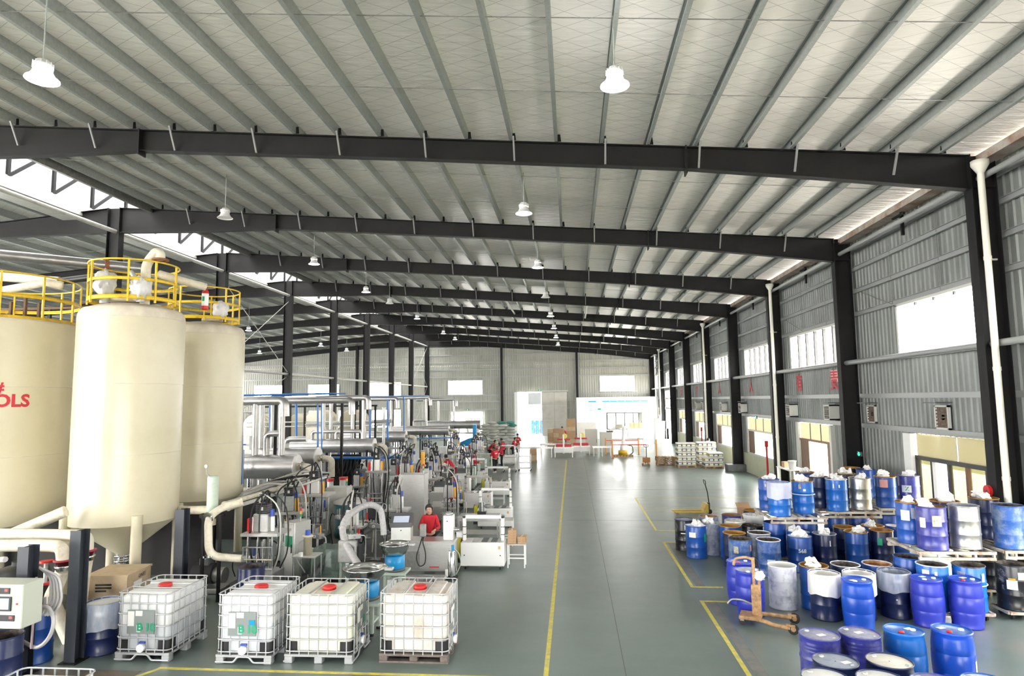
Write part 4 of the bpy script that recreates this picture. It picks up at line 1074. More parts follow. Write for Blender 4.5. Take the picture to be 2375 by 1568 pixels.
    if text: put('stencil_lettering', text_mesh(text, .18, green, bold=.008), pl, (.07, -hy-.024, .58))
    return t
tote('caged white tote stencilled B 10, leftmost in the row', (-7.57, 11.68, 0), .0, poly_clean, text='B 10', level=.62)
tote('caged white tote stencilled B 10 with a blue sticker, second in the row', (-5.72, 11.68, 0), .0, poly_clean, text='B 10', level=.70)
tote('caged yellowish tote turned sideways, third in the row', (-4.44, 11.68, 0), PI/2+.01, poly_cream, text='B')
tote('dust stained white tote on a dark wooden pallet, rightmost in the row', (-2.80, 11.80, 0), PI/2+.0, poly_dirty, wooden=True)
tote('caged tote at the bottom edge left of the yellow line', (-6.5, 7.35, 0), .0, poly_clean)
o = MB().box(-5.72+.1, -5.72+.2, 11.05, 11.056, .66, .74).build('sticker', cyanblue, None)
for q in bpy.data.objects:
    if q.get('label', '').startswith('caged white tote stencilled B 10 with a blue'):
        o.parent = q; o.location = (5.72, -11.68, 0)
# ================================================================ DRUM STORE
def drum_paint(name, col, scuff, amt, rough=.32, second=None):
    return mat(name, col, rough, dirt=scuff, dscale=5.5, damt=amt, bump=.04, bscale=5, rvar=.1)
BLUE = drum_paint('blue_drum_paint', (.010,.075,.36), (.03,.10,.34), .3)
BRIGHT = drum_paint('bright_blue_drum_paint', (.008,.13,.52), (.03,.17,.5), .25, .3)
PURPLE = drum_paint('violet_blue_drum_paint', (.035,.04,.26), (.12,.12,.28), .35)
NAVY = drum_paint('navy_drum_paint', (.010,.018,.075), (.03,.04,.1), .35)
BLACKD = drum_paint('black_drum_paint', (.008,.009,.013), (.35,.35,.36), .12)
STAIN = drum_paint('stained_grey_blue_drum', (.33,.36,.43), (.10,.12,.22), .55, .5)
SCUFF = drum_paint('scuffed_blue_drum', (.014,.09,.36), (.22,.28,.36), .5, .45)
WHITED = drum_paint('chalky_white_drum', (.66,.68,.74), (.28,.31,.42), .45, .5)
SILVER = mat('bare_metal_drum', (.50,.50,.47), .33, .8, dirt=(.33,.33,.30), dscale=4, damt=.5, bump=.05, bscale=4)
PLASTIC = mat('blue_plastic_drum', (.008,.07,.50), .33, dirt=(.02,.11,.52), dscale=3, damt=.4, rvar=.08)
VIOLETP = mat('violet_blue_plastic_drum', (.025,.04,.42), .36, dirt=(.04,.06,.42), dscale=3, damt=.4)
OCHRE = mat('ochre_drum_lining', (.42,.22,.035), .45, dirt=(.30,.15,.03), dscale=6)
RUSTY = mat('rust_brown_drum_lining', (.30,.10,.025), .6, dirt=(.5,.3,.12), dscale=8, damt=.6)
DARKIN = mat('blackened_drum_lining', (.03,.025,.02), .6, dirt=(.15,.12,.1), dscale=10, damt=.6)
WHITEIN = mat('white_drum_lining', (.68,.68,.68), .5)
GREYLID = mat('dusty_grey_blue_lid', (.28,.32,.42), .5, dirt=(.45,.48,.55), dscale=5, damt=.7)
VIOLID = mat('dusty_violet_lid', (.26,.27,.40), .5, dirt=(.42,.42,.52), dscale=9, damt=.7)
CREAMLID = mat('cream_drum_lid', (.78,.75,.66), .45, dirt=(.42,.34,.27), dscale=2.2, damt=.35)
WHITELID = mat('white_drum_lid', (.82,.82,.78), .4, dirt=(.6,.55,.48), dscale=2, damt=.2)
LINERW = mat('white_liner_bag', (.80,.79,.77), .55, bump=.35, bscale=9, stretch=(1,1,.35))
LINERC = mat('cloudy_clear_liner', (.20,.25,.37), .3, dirt=(.48,.50,.56), dscale=4, damt=.7, bump=.3, bscale=9, stretch=(1,1,.3))
LINERV = mat('milky_violet_liner', (.52,.55,.72), .4, dirt=(.42,.46,.66), dscale=3, bump=.4, bscale=9, stretch=(1,1,.5))
pink = mat('pink_paper', (.72,.36,.34), .8)
greenst = mat('green_sticker', (.02,.35,.22), .6)
yelst = mat('yellowed_label', (.68,.62,.46), .8, dirt=(.25,.22,.18), dscale=14, damt=.5)
DR, DH = .295, .885
ME = {}
def cached(key, fn):
    if key not in ME: ME[key] = fn()
    return ME[key]
def open_shell(m_):
    def f():
        r = DR
        pr = [(.0,.02),(r-.02,.02),(r-.012,.0),(r-.004,.008),(r-.004,.03),(r-.012,.04)]
        for z in (.30, .585): pr += [(r-.012,z-.03),(r-.003,z-.008),(r-.003,z+.008),(r-.012,z+.03)]
        pr += [(r-.012,.84),(r-.016,.858)]
        return MB().lathe(pr, n=36).fixed('drum_shell', m_)
    return cached(('os', m_.name), f)
def rim_mesh(m_): return cached(('rim', m_.name), lambda: MB().ring((0,0,.872), DR-.010, .012, 36, 8).fixed('rim', m_))
def lining_mesh(m_): return cached(('lin', m_.name), lambda: MB().lathe([(.01,.06),(DR-.02,.06),(DR-.02,.87)], n=36).fixed('lining', m_))
def cont_mesh(m_, z): return cached(('con', m_.name, z), lambda: MB().lathe([(.01,z+.02),(DR*.5,z+.01),(DR-.022,z)], n=24).fixed('contents', m_))
def closed_steel(m_):
    def f():
        r = DR
        pr = [(.0,.02),(r-.02,.02),(r-.012,0),(r-.004,.008),(r-.004,.03),(r-.012,.04)]
        for z in (.28,.56): pr += [(r-.012,z-.035),(r-.002,z-.01),(r-.002,z+.01),(r-.012,z+.035)]
        for z in (.68,.73,.78): pr += [(r-.012,z-.018),(r-.006,z),(r-.012,z+.018)]
        pr += [(r-.012,.86),(r-.004,.868),(r-.004,.884),(r-.014,.886),(r-.02,.868)]
        return MB().lathe(pr, n=40).fixed('drum_shell', m_)
    return cached(('cs', m_.name), f)
def lid_mesh(m_): return cached(('lid', m_.name), lambda: MB().lathe([(DR-.02,.868),(DR-.05,.866),(DR-.06,.87),(.01,.872)], n=40).fixed('lid', m_))
def plastic_shell(m_):
    def f():
        pr = [(.0,.02),(.24,.0),(.265,.01),(.27,.03),(.262,.05),(.272,.14),(.284,.24),(.287,.29),(.283,.30),(.283,.31),(.289,.32),(.291,.45),(.289,.57),(.283,.58),(.283,.59),(.287,.60),(.284,.68),(.27,.80),(.263,.845),(.275,.86),(.280,.875),(.276,.895),(.262,.9),(.255,.885)]
        return MB().lathe(pr, n=40).fixed('drum_shell', m_)
    return cached(('pl', m_.name), f)
def plastic_lid(m_): return cached(('pll', m_.name), lambda: MB().lathe([(.257,.887),(.24,.878),(.01,.885)], n=36).fixed('lid', m_))
def patch(m_, a0, a1, z0, z1, r=None):
    r = r or DR+.001
    b = MB(); n = 6; vs = []
    for k in range(n+1):
        t = a0 + (a1-a0)*k/n
        for z in (z0, z1): vs.append((r*math.cos(t), r*math.sin(t), z))
    b.add(vs, [(2*i, 2*i+2, 2*i+3, 2*i+1) for i in range(n)], True)
    return b.fixed('label_patch', m_)
def bung(m_, r=.035, h=.025, z=.885): return cached(('bg', m_.name, r, z), lambda: MB().lathe([(0,z-.015),(r,z-.015),(r,z+h-.006),(r-.005,z+h),(.0,z+h)], n=16).fixed('bung', m_))
def liner_mesh(m_, drop, r=DR+.012, seed=1):
    """bag folded over the rim, with pleats, hanging down outside"""
    rnd = random.Random(seed); n = 48; ph = rnd.uniform(0, 6)
    b = MB(); rows = [(DR-.035, .60), (DR-.022, .86), (DR-.004, .896), (r, .885), (r+.004, .885-drop*.5), (r+.006, .885-drop)]
    vs = []
    for q, (rr, z) in enumerate(rows):
        for k in range(n):
            t = 2*PI*k/n
            w = .006*math.sin(t*11+ph) + .004*math.sin(t*23+q)
            dz = (.018*math.sin(t*3+ph)+.01*math.sin(t*7)) if q == len(rows)-1 else 0
            vs.append(((rr+w)*math.cos(t), (rr+w)*math.sin(t), z+dz))
    fs = [(q*n+k, q*n+(k+1)%n, (q+1)*n+(k+1)%n, (q+1)*n+k) for q in range(len(rows)-1) for k in range(n)]
    b.add(vs, fs, True)
    return b.fixed('liner_bag', m_)
def bag_mesh(seed, r=.135, sz=.85):
    def f():
        rnd = random.Random(seed)
        b = MB()
        for i in range(3):
            cx, cy = rnd.uniform(-.1,.1), rnd.uniform(-.1,.1)
            ph = [(rnd.uniform(3,8), rnd.uniform(3,8), rnd.uniform(2,6), rnd.uniform(0,6)) for _ in range(4)]
            cc = Vector((cx, cy, .06+.05*i)); s_ = rnd.uniform(.6,1.0)
            def fn(v, ph=ph, cc=cc):
                d = v-cc; u = d.normalized()
                k = 1+.42*sum(math.sin(a*u.x+b2*u.y+g*u.z+p) for a,b2,g,p in ph)/2
                return cc+Vector((d.x*k, d.y*k, d.z*k*sz))
            b.ball(tuple(cc), r*s_, 12, fn=fn)
        b.sm = [False]*len(b.sm)
        return b.fixed('crumpled_bag', bagm)
    return cached(('bag', seed, r), f)
def drum(kind, px, py, label, shell=None, inner=None, cont=None, ztop=.885, bag=None, liner=None, pats=(), lid=None, bungs=(), text=None, rim=None, band=False, dent=False, rz=0.0, xy=None, loose=None):
    """px,py: where the middle of the drum's mouth sits in the photograph, ztop its height above the floor"""
    x, y = xy or gp(px, py, ztop)
    d = thing('drum', label, 'drum', (x, y, ztop-.885), 0, group='drums of the store on the right')
    face = math.atan2(-y, -x)           # towards the aisle and camera
    if kind == 'open':
        put('drum_shell', open_shell(shell), d, rot=(0,0,rz)); put('rim', rim_mesh(rim or shell), d); put('lining', lining_mesh(inner), d)
        if cont: put('contents', cont_mesh(cont[0], cont[1]), d)
        if bag: put('crumpled_bag', bag_mesh(bag), d, (0,0,.77), (0,0,bag*1.3))
    elif kind == 'steel':
        put('drum_shell', closed_steel(shell), d, rot=(0,0,rz)); put('lid', lid_mesh(lid or shell), d)
        put('bung', bung(galv, .035, .015, .875), d, (-.13,.16,0)); put('bung', bung(galv, .022, .012, .875), d, (.16,-.14,0))
    else:
        put('drum_shell', plastic_shell(shell), d, rot=(0,0,rz)); put('lid', plastic_lid(lid or shell), d)
        b0 = bungs[0] if bungs else white; b1 = bungs[1] if len(bungs) > 1 else white
        put('bung', bung(b0, .04, .02, .885), d, (.13*math.cos(face+1.9), .13*math.sin(face+1.9), 0)); put('bung', bung(b1, .04, .02, .885), d, (.15*math.cos(face-.2), .15*math.sin(face-.2), 0))
    if liner:
        put('liner_bag', liner_mesh(liner[0], liner[1], seed=int(abs(px))), d)
    if band: put('band', cached('band', lambda: MB().ring((0,0,.52), DR+.004, .012, 36, 6).fixed('band', white)), d)
    for (m_, off, hw, z0, z1) in pats: put('label_patch', patch(m_, face+off-hw, face+off+hw, z0, z1, DR+.004 if kind != 'plastic' else DR), d)
    if loose: put('lid_label', cached('lidlab', lambda: MB().box(-.06,.06,-.04,.04,.876,.880).fixed('lid_label', paper)), d, (loose[0], loose[1], .008 if kind == 'plastic' else 0), (0,0,.4))
    if text:
        tm = text_mesh(text[0], text[1], text[2], DR+.007, bold=.003)
        put('painted_mark', tm, d, (0,0,text[3]), (0,0,face+PI/2+text[4]))
    return d
def z1(x, y): return (1550 + x/2.8788, 1050 + y/2.8788)     # from my enlarged view of the store
def D(kind, zx, zy, label, **k): 
    p = z1(zx, zy); return drum(kind, p[0], p[1], label, **k)
# -- foreground group, lidded
D('steel', 1008, 1210, 'lidded violet blue steel drum, left in the front group behind the grey lid', shell=PURPLE, lid=VIOLID, loose=(.02,-.02))
D('steel', 1275, 1200, 'lidded violet steel drum with a white tag in the middle of its dusty lid', shell=PURPLE, lid=VIOLID, loose=(.0,.02))
D('plastic', 1570, 1182, 'bright blue plastic drum with a red bung, second from right in front', shell=BRIGHT, lid=BRIGHT, bungs=(white, red), loose=(.1,.05))
D('plastic', 1890, 1180, 'large blue plastic drum with red bung, rightmost of the front group', shell=PLASTIC, lid=BRIGHT, bungs=(white, red), loose=(-.12,.06), pats=[(paper, 1.25, .1, .3, .5)])
D('steel', 1115, 1385, 'steel drum with a dusty grey blue lid and white tag', shell=NAVY, lid=GREYLID, loose=(.12,-.05))
D('steel', 1475, 1385, 'steel drum with a stained cream lid', shell=NAVY, lid=CREAMLID)
D('steel', 1045, 1492, 'white lidded drum cut by the bottom edge, left one', shell=NAVY, lid=WHITELID)
D('steel', 1425, 1505, 'white lidded drum cut by the bottom edge, second one', shell=NAVY, lid=WHITELID)
D('steel', 1790, 1530, 'violet lidded drum peeping over the bottom edge', shell=PURPLE, lid=VIOLID)
D('steel', 2125, 1530, 'white lidded drum in the bottom right corner', shell=BLUE, lid=WHITELID)
# -- second row
D('plastic', 1258, 845, 'tall blue plastic drum with two white tags, in front of white lined drums', shell=PLASTIC, bungs=(white, white), loose=(-.1,-.05))
D('plastic', 1715, 835, 'deep blue plastic drum with white bungs, left of the red bunged one', shell=VIOLETP, lid=PLASTIC, bungs=(white, white), loose=(-.02,.1))
D('plastic', 1965, 840, 'deep blue plastic drum with red bung beside the black drum', shell=VIOLETP, lid=PLASTIC, bungs=(white, red), loose=(.02,.1))
D('open', 757, 745, 'open chalky white drum right of the drum lifter', shell=WHITED, inner=WHITEIN, rim=WHITEIN)
D('plastic', 475, 725, 'blue plastic drum with pink bung behind the dented one', shell=VIOLETP, lid=PLASTIC, bungs=(white, mat('pink_bung', (.65,.1,.16), .4)), loose=(-.1,.1))
D('plastic', 540, 785, 'dented violet blue plastic drum held by the lifter', shell=VIOLETP, lid=GREYLID)
D('open', 1040, 800, 'navy drum with a white liner folded over its upper half', shell=NAVY, inner=LINERW, liner=(LINERW, .40))
D('open', 1270, 800, 'white lined drum half hidden by the tall blue plastic drum', shell=NAVY, inner=LINERW, liner=(LINERW, .42))
D('open', 1508, 790, 'navy drum with a cloudy clear liner over its rim', shell=NAVY, inner=LINERC, liner=(LINERC, .36), pats=[(paper, .1, .05, .38, .40)])
D('open', 970, 747, 'blue drum with ochre inside holding a white bag, left of the grey rim', shell=BLUE, inner=OCHRE, bag=21, rim=OCHRE)
D('open', 1180, 740, 'open drum with a blackened grey rim', shell=NAVY, inner=DARKIN, rim=WHITED, cont=(STAIN, .7))
D('open', 1400, 735, 'blue drum full of rusty sludge', shell=BLUE, inner=RUSTY, rim=WHITED, cont=(RUSTY, .78))
# -- left group by the yellow marking
D('open', 108, 442, 'black open drum with white label at the left of the store', shell=BLACKD, inner=LINERC, cont=(LINERC, .8), pats=[(paper, .1, .12, .62, .75), (paper, .1, .5, .5, .53)])
D('open', 190, 480, 'blue drum capped with white film at the left of the store', shell=BLUE, inner=WHITEIN, cont=(bagm, .85), bag=31, pats=[(paper, -.35, .32, .58, .72), (greenst, .95, .14, .45, .68)])
D('open', 268, 420, 'grey stained drum with a rusty mouth behind the white capped one', shell=STAIN, inner=RUSTY, rim=STAIN, cont=(RUSTY, .7))
D('open', 315, 470, 'heavily smeared grey drum with white film', shell=STAIN, inner=WHITEIN, bag=33)
D('open', 428, 412, 'violet drum with dark ochre mouth at the back left', shell=PURPLE, inner=OCHRE)
D('open', 447, 452, 'drum with a pale liner behind the ochre lined one', shell=STAIN, inner=LINERW, liner=(LINERW, .3))
D('open', 557, 415, 'white lined drum beside the upper stack', shell=STAIN, inner=WHITEIN, liner=(LINERW, .35))
D('open', 385, 478, 'plain blue drum with a clean ochre mouth', shell=BLUE, inner=OCHRE, rim=OCHRE, pats=[(paper, -.25, .25, .08, .14)])
D('open', 570, 485, 'tar smeared black drum behind the white rimmed one', shell=BLACKD, inner=DARKIN)
D('open', 438, 530, 'navy drum with ochre mouth and a small beige tag', shell=NAVY, inner=OCHRE, rim=OCHRE, pats=[(yelst, -.35, .16, .55, .72)])
D('open', 477, 568, 'smeared blue drum with dark mouth and beige tag', shell=SCUFF, inner=DARKIN, rim=DARKIN, pats=[(yelst, -.35, .2, .55, .72), (pink, 1.0, .1, .6, .75)])
D('open', 605, 530, 'drum with a white smeared rim and brown inside', shell=STAIN, inner=DARKIN, rim=WHITEIN)
D('open', 667, 576, 'blue drum with blackened mouth and a label numbered 2', shell=SCUFF, inner=DARKIN, rim=WHITED, pats=[(paper, .18, .32, .16, .44)], text=('2', .22, signred, .31, .3))
D('open', 872, 550, 'blue drum stencilled 568 with white bags on top', shell=BLUE, inner=WHITEIN, cont=(bagm, .84), bag=41, text=('568', .13, paper, .55, .2))
D('open', 792, 513, 'blue drum heaped with white film left of the 568 drum', shell=BLUE, inner=WHITEIN, bag=43)
D('open', 1040, 535, 'navy drum with a grey rim and a bag leaning out', shell=NAVY, inner=LINERC, rim=STAIN, bag=45, pats=[(paper, .45, .04, .6, .74)])
D('open', 1235, 515, 'navy blue drum with ochre mouth and a rag', shell=BLUE, inner=OCHRE, rim=OCHRE, bag=47)
D('open', 1412, 508, 'navy blue drum with a green sticker and rusty mouth', shell=NAVY, inner=RUSTY, rim=OCHRE, pats=[(greenst, -.15, .2, .52, .70)])
D('open', 1178, 492, 'ochre mouthed drum tucked behind the rag drum', shell=NAVY, inner=OCHRE, rim=OCHRE)
D('open', 1362, 480, 'rust mouthed drum behind the green stickered one', shell=BLUE, inner=RUSTY, rim=OCHRE, bag=49)
D('open', 1515, 485, 'drum with whitish contents beside the high rack', shell=BLUE, inner=WHITEIN, cont=(CREAMLID, .8))
D('open', 562, 380, 'ochre mouthed drum beside torn cardboard', shell=NAVY, inner=OCHRE, rim=OCHRE)
# -- upper tier, on steel pallets
U = 2.13
D('open', 735, 197, 'blue drum with a milky liner, upper tier left', shell=BRIGHT, inner=LINERV, liner=(LINERV, .42), ztop=U)
D('open', 894, 184, 'bright blue drum with a white band, upper tier', shell=BRIGHT, inner=OCHRE, rim=OCHRE, ztop=U, band=True, bag=51, pats=[(yelst, -.25, .12, .68, .80), (paper, .15, .12, .62, .68)])
D('open', 668, 172, 'blue drum with a white bag, leftmost of the upper tier', shell=BLUE, inner=OCHRE, ztop=U, bag=53, pats=[(paper, -.3, .08, .68, .76)])
D('open', 1105, 170, 'scuffed blue drum beside the bare metal one, upper tier', shell=BRIGHT, inner=OCHRE, rim=WHITED, ztop=U, bag=55, pats=[(paper, -.25, .05, .64, .76), (paper, .25, .05, .66, .74)])
D('open', 1275, 165, 'bare metal drum on the far upper tier', shell=SILVER, inner=DARKIN, rim=SILVER, ztop=U, bag=57)
D('open', 1010, 158, 'navy drum behind the scuffed blue one, upper tier', shell=NAVY, inner=OCHRE, ztop=U, bag=59)
D('open', 1445, 154, 'blue drum with a pink paper label, upper tier', shell=BLUE, inner=RUSTY, rim=OCHRE, ztop=U, bag=61, pats=[(pink, -.15, .36, .58, .80)])
D('open', 1600, 150, 'violet blue drum with a green Z mark by the glazed door', shell=PURPLE, inner=WHITEIN, ztop=U, bag=63, pats=[(paper, -.2, .42, .42, .62)], text=('Z', .16, green, .52, -.15))
D('open', 912, 125, 'ochre rimmed blue drum at the back of the upper tier', shell=BLUE, inner=OCHRE, rim=OCHRE, ztop=U, bag=65)
D('open', 1180, 135, 'ochre rimmed drum behind the bare metal one', shell=NAVY, inner=OCHRE, rim=OCHRE, ztop=U, bag=67)
D('open', 1222, 97, 'dark drum with bright ochre rim at the very back', shell=BLACKD, inner=OCHRE, rim=OCHRE, ztop=U)
D('open', 1310, 108, 'drum with film in its mouth under the exit arrow', shell=BLUE, inner=DARKIN, ztop=U, bag=69)
D('open', 1622, 325, 'blue drum with two grey labels, left on the near rack', shell=BLUE, inner=OCHRE, rim=OCHRE, ztop=U, bag=71, pats=[(paper, -.35, .3, .5, .72), (STAIN, .25, .2, .55, .78)])
D('open', 1735, 350, 'violet drum with white and yellowed labels on the near rack', shell=PURPLE, inner=OCHRE, ztop=U, bag=73, pats=[(paper, -.55, .2, .46, .66), (yelst, .35, .3, .5, .72)])
D('open', 1960, 345, 'bare metal drum on the near rack', shell=SILVER, inner=LINERC, rim=SILVER, ztop=U, cont=(LINERC, .8))
D('open', 1850, 318, 'rust mouthed drum at the back of the near rack', shell=NAVY, inner=RUSTY, rim=RUSTY, ztop=U, bag=75)
D('open', 2262, 345, 'big dented blue drum at the right edge on the rack', shell=SCUFF, inner=DARKIN, ztop=U)
D('open', 2105, 297, 'ochre mouthed drum with a clear bag near the right column', shell=NAVY, inner=OCHRE, rim=OCHRE, ztop=U, bag=77)
# -- lower tier under the pallets
L0 = 1.05
D('open', 1765, 738, 'blue drum with a grey paper under the near rack', shell=BRIGHT, inner=DARKIN, rim=WHITED, ztop=L0, pats=[(paper, -.4, .22, .6, .8), (paper, .2, .08, .7, .78)])
D('open', 2000, 742, 'tar streaked blue drum under the near rack', shell=BRIGHT, inner=DARKIN, rim=DARKIN, ztop=L0, pats=[(STAIN, -.45, .26, .6, .78), (paper, .9, .12, .6, .76)], band=True)
D('open', 1600, 690, 'shaded blue drum under the left end of the near rack', shell=BLUE, inner=DARKIN, ztop=L0)
D('open', 2290, 735, 'black drum with peeling labels under the right rack', shell=BLACKD, inner=DARKIN, ztop=L0, pats=[(paper, -.05, .3, .42, .6), (orange, -.05, .2, .6, .64), (paper, .5, .2, .62, .76)])
for (zx, zy, lab) in ((735, 197, 'blue drum under the left upper pallet'), (894, 184, 'second blue drum under the left upper pallet'), (1105, 170, 'film topped drum under the middle pallet'), (1275, 165, 'blue drum under the middle pallet'), (1445, 154, 'blue drum under the far pallet'), (912, 125, 'shaded drum under the rearmost pallet'), (1222, 97, 'dark drum under the rearmost pallet')):
    D('open', 0, 0, lab, shell=BLUE, inner=DARKIN, ztop=L0, bag=(81 if 'film' in lab else None), xy=gp(*z1(zx, zy), U))
D('open', 0, 0, 'shaded drum under the rightmost pallet', shell=BLACKD, inner=DARKIN, ztop=L0, xy=gp(*z1(2105, 297), U))

# let touching drums stand clear of one another
DS = [o for o in C.objects if o.name.split('.')[0] == 'drum']
for it in range(60):
    for i, a in enumerate(DS):
        for b_ in DS[i+1:]:
            if abs(a.location.z-b_.location.z) > .85: continue
            v = b_.location-a.location; v.z = 0; dd = v.length
            if dd < .628:
                v = v/dd if dd > 1e-4 else Vector((1,0,0)); q = (.63-dd)/2
                a.location -= v*q; b_.location += v*q
# steel pallets that carry the upper tier, and the wheeled dollies below
pal_m = mat('chipped_cream_pallet_steel', (.52,.50,.43), .55, dirt=(.28,.13,.06), dscale=4, damt=.5)
def pallet(x0, x1, y0, y1, z, label, legs=False):
    p_ = thing('steel_pallet', label, 'pallet', ((x0+x1)/2, (y0+y1)/2, 0), group='steel drum pallets')
    hx, hy = (x1-x0)/2, (y1-y0)/2
    for s in (-1, 1):
        MB().box(-hx, hx, s*hy-.03, s*hy+.03, z-.055, z).build('edge_rail', pal_m, p_); MB().box(-hx, hx, s*hy-.03, s*hy+.03, z-.17, z-.115).build('lower_rail', pal_m, p_); MB().box(s*hx-.03, s*hx+.03, -hy, hy, z-.055, z).build('side_rail', pal_m, p_)
    for i in range(1, 5):
        x = -hx+2*hx*i/5; MB().box(x-.03, x+.03, -hy, hy, z-.05, z-.005).build('cross_bar', pal_m, p_)
    for i in range(5):
        x = -hx+.03+(2*hx-.06)*i/4
        for s in (-1, 1): MB().box(x-.02, x+.02, s*hy-.025, s*hy+.025, z-.12, z-.05).build('spacer', pal_m, p_)
    if legs:
        for sx in (-1, 1):
            for sy in (-1, 1): MB().box(sx*hx-.03, sx*hx+.03, sy*hy-.03, sy*hy+.03, 0, z-.1).build('leg', pal_m, p_)
zb = U - .885
def span(pts, m_=.33):
    xs = []; ys = []
    for (a, b_) in pts:
        q = gp(*z1(a, b_), U); xs.append(q[0]); ys.append(q[1])
    return min(xs)-m_, max(xs)+m_, min(ys)-m_, max(ys)+m_
pallet(*span([(735,197),(894,184),(668,172)]), zb, 'cream steel pallet under the milky lined drum')
pallet(*span([(1105,170),(1275,165),(1010,158)]), zb, 'cream steel pallet under the far bare metal drum')
pallet(*span([(1445,154),(1600,150)]), zb, 'cream steel pallet under the pink labelled drum')
pallet(*span([(1622,325),(1735,350),(1960,345),(1850,318)]), zb, 'rust spotted steel pallet under the near bare metal drum')
pallet(*span([(2262,345),(2105,297)]), zb, 'steel pallet under the big dented drum')
pallet(*span([(912,125),(1180,135),(1222,97),(1310,108)]), zb, 'steel pallet carrying the rearmost drums')
def dolly2(pts, label): dolly(pts, label, U)
def dolly(pts, label, zz=None):
    xs = [gp(*z1(a, b_), zz or L0) for a, b_ in pts]
    x0, x1 = min(q[0] for q in xs)-.27, max(q[0] for q in xs)+.27; y0, y1 = min(q[1] for q in xs)-.27, max(q[1] for q in xs)+.27
    p_ = thing('drum_dolly', label, 'dolly', ((x0+x1)/2, (y0+y1)/2, 0), group='wheeled drum dollies'); hx, hy = (x1-x0)/2, (y1-y0)/2
    for s in (-1, 1): MB().box(-hx, hx, s*hy-.03, s*hy+.03, .115, .165).build('edge_rail', pal_m, p_); MB().box(s*hx-.03, s*hx+.03, -hy, hy, .115, .165).build('side_rail', pal_m, p_)
    for i in range(3): MB().box(-hx, hx, -hy*.6+i*hy*.6-.03, -hy*.6+i*hy*.6+.03, .12, .165).build('cross_bar', pal_m, p_)
    for sx in (-1, 1):
        for sy in (-1, 1): MB().cyl((sx*(hx-.1)-.02, sy*(hy-.1), .058), (sx*(hx-.1)+.02, sy*(hy-.1), .058), .058, n=14).build('wheel', rubber, p_)
dolly([(1765,738),(2000,742),(1600,690)], 'wheeled dolly under the tar streaked drums')
dolly([(2290,735)], 'wheeled dolly under the black drum')
dolly2([(735,197),(894,184)], 'wheeled dolly under the left lower drums')
dolly2([(1105,170),(1275,165)], 'wheeled dolly under the middle lower drums')
dolly2([(1445,154)], 'wheeled dolly under the far lower drum')
dolly2([(912,125)], 'wheeled dolly under the rear shaded drum')
dolly2([(1222,97)], 'wheeled dolly under the rear dark drum')
dolly2([(2105,297)], 'wheeled dolly under the rightmost shaded drum')
# cardboard by the drums
for (zx, zy, w, lab) in ((530, 358, .5, 'torn open cardboard box behind the ochre drum'),):
    x, y = gp(*z1(zx, zy), .8)
    c_ = thing('cardboard_box', lab, 'box', (x, y, 0), .3); MB().bbox(-w/2, w/2, -w/2, w/2, 0, .72, .005).build('carton', card, c_)
    MB().add([(-w/2,-w/2,.72),(w/2,-w/2,.72),(w/2,-w/2-.2,.80),(-w/2,-w/2-.2,.80)], [(0,1,2,3)]).build('flap', card, c_); MB().add([(-w/2,w/2,.72),(w/2,w/2,.72),(w/2,w/2+.12,.88),(-w/2,w/2+.12,.88)], [(0,1,2,3)]).build('flap', card, c_)
# white table with a dispenser behind the upper tier
x, y = 9.3, 29.0
tb = thing('side_table', 'white table with a jug behind the drums', 'table', (x, y, 0)); MB().bbox(-.4, .4, -.9, .9, 1.38, 1.42, .01).build('top', white, tb)
for sx in (-1, 1):
    for sy in (-1, 1): MB().box(sx*.35-.025, sx*.35+.025, sy*.85-.025, sy*.85+.025, 0, 1.38).build('leg', white, tb)
jg = thing('white_bucket', 'white plastic bucket on the table behind the drums', 'bucket', (9.15, 28.5, 1.42)); MB().lathe([(0,0),(.13,0),(.16,.34),(.17,.34),(.17,.37),(0,.38)], n=20).build('pail', white, jg)
bx_ = thing('cardboard_box', 'small brown carton on the table behind the drums', 'box', (9.2, 29.4, 1.42)); MB().bbox(-.16, .16, -.2, .2, 0, .24, .005).build('carton', card, bx_); MB().box(-.02, .02, -.2, .2, .24, .243).build('tape', yelst, bx_)

# ---- drum lifter
dl = thing('drum_lifter', 'rusty orange wheeled drum lifter gripping the dented drum', 'drum lifter', (*gp(1757, 1448), 0), -.35); dl.scale = (.9, .9, .9)
rusto = mat('rusty_orange_paint', (.50,.30,.14), .6, dirt=(.22,.12,.06), dscale=9, damt=.65)
MB().bbox(-.10, .10, -.045, .045, .18, .85, .01).build('mast_base', rusto, dl)
MB().bbox(-.065, -.005, -.04, .04, .3, 1.42, .006).build('mast', rusto, dl)
MB().cyl((.07,0,.2), (.07,0,1.0), .03, n=12).build('ram', rusto, dl); MB().cyl((.07,0,1.0), (.07,0,1.15), .022, n=10).build('ram_rod', galv, dl)
crumple('rag', bagm, dl, (.09,-.04,1.05), .1, 77)
MB().bbox(-.36, .1, -.22, .22, .13, .2, .01).build('base_beam', rusto, dl)
for s in (-1, 1):
    MB().tube([(-.05,s*.18,.17),(.2,s*.26,.16),(.35,s*.34,.13),(.68,s*.36,.12)], .045, 10, .1).build('leg', rusto, dl)
    w = MB().cyl((.74,s*.36-.03,.11), (.74,s*.36+.03,.11), .11, n=22).build('wheel', rubber, dl); MB().cyl((.74,s*.36-.036,.11), (.74,s*.36+.036,.11), .05, n=16).build('hub', rusto, w)
    MB().bbox(.6, .78, s*.36-.045, s*.36+.045, .15, .2, .01).build('wheel_fork', rusto, dl)
for s in (-1, 1):
    w = MB().cyl((-.3,s*.14-.025,.065), (-.3,s*.14+.025,.065), .065, n=18).build('castor', rubber, dl); MB().box(-.34, -.26, s*.14-.035, s*.14+.035, .09, .14).build('castor_fork', dullsteel, w)
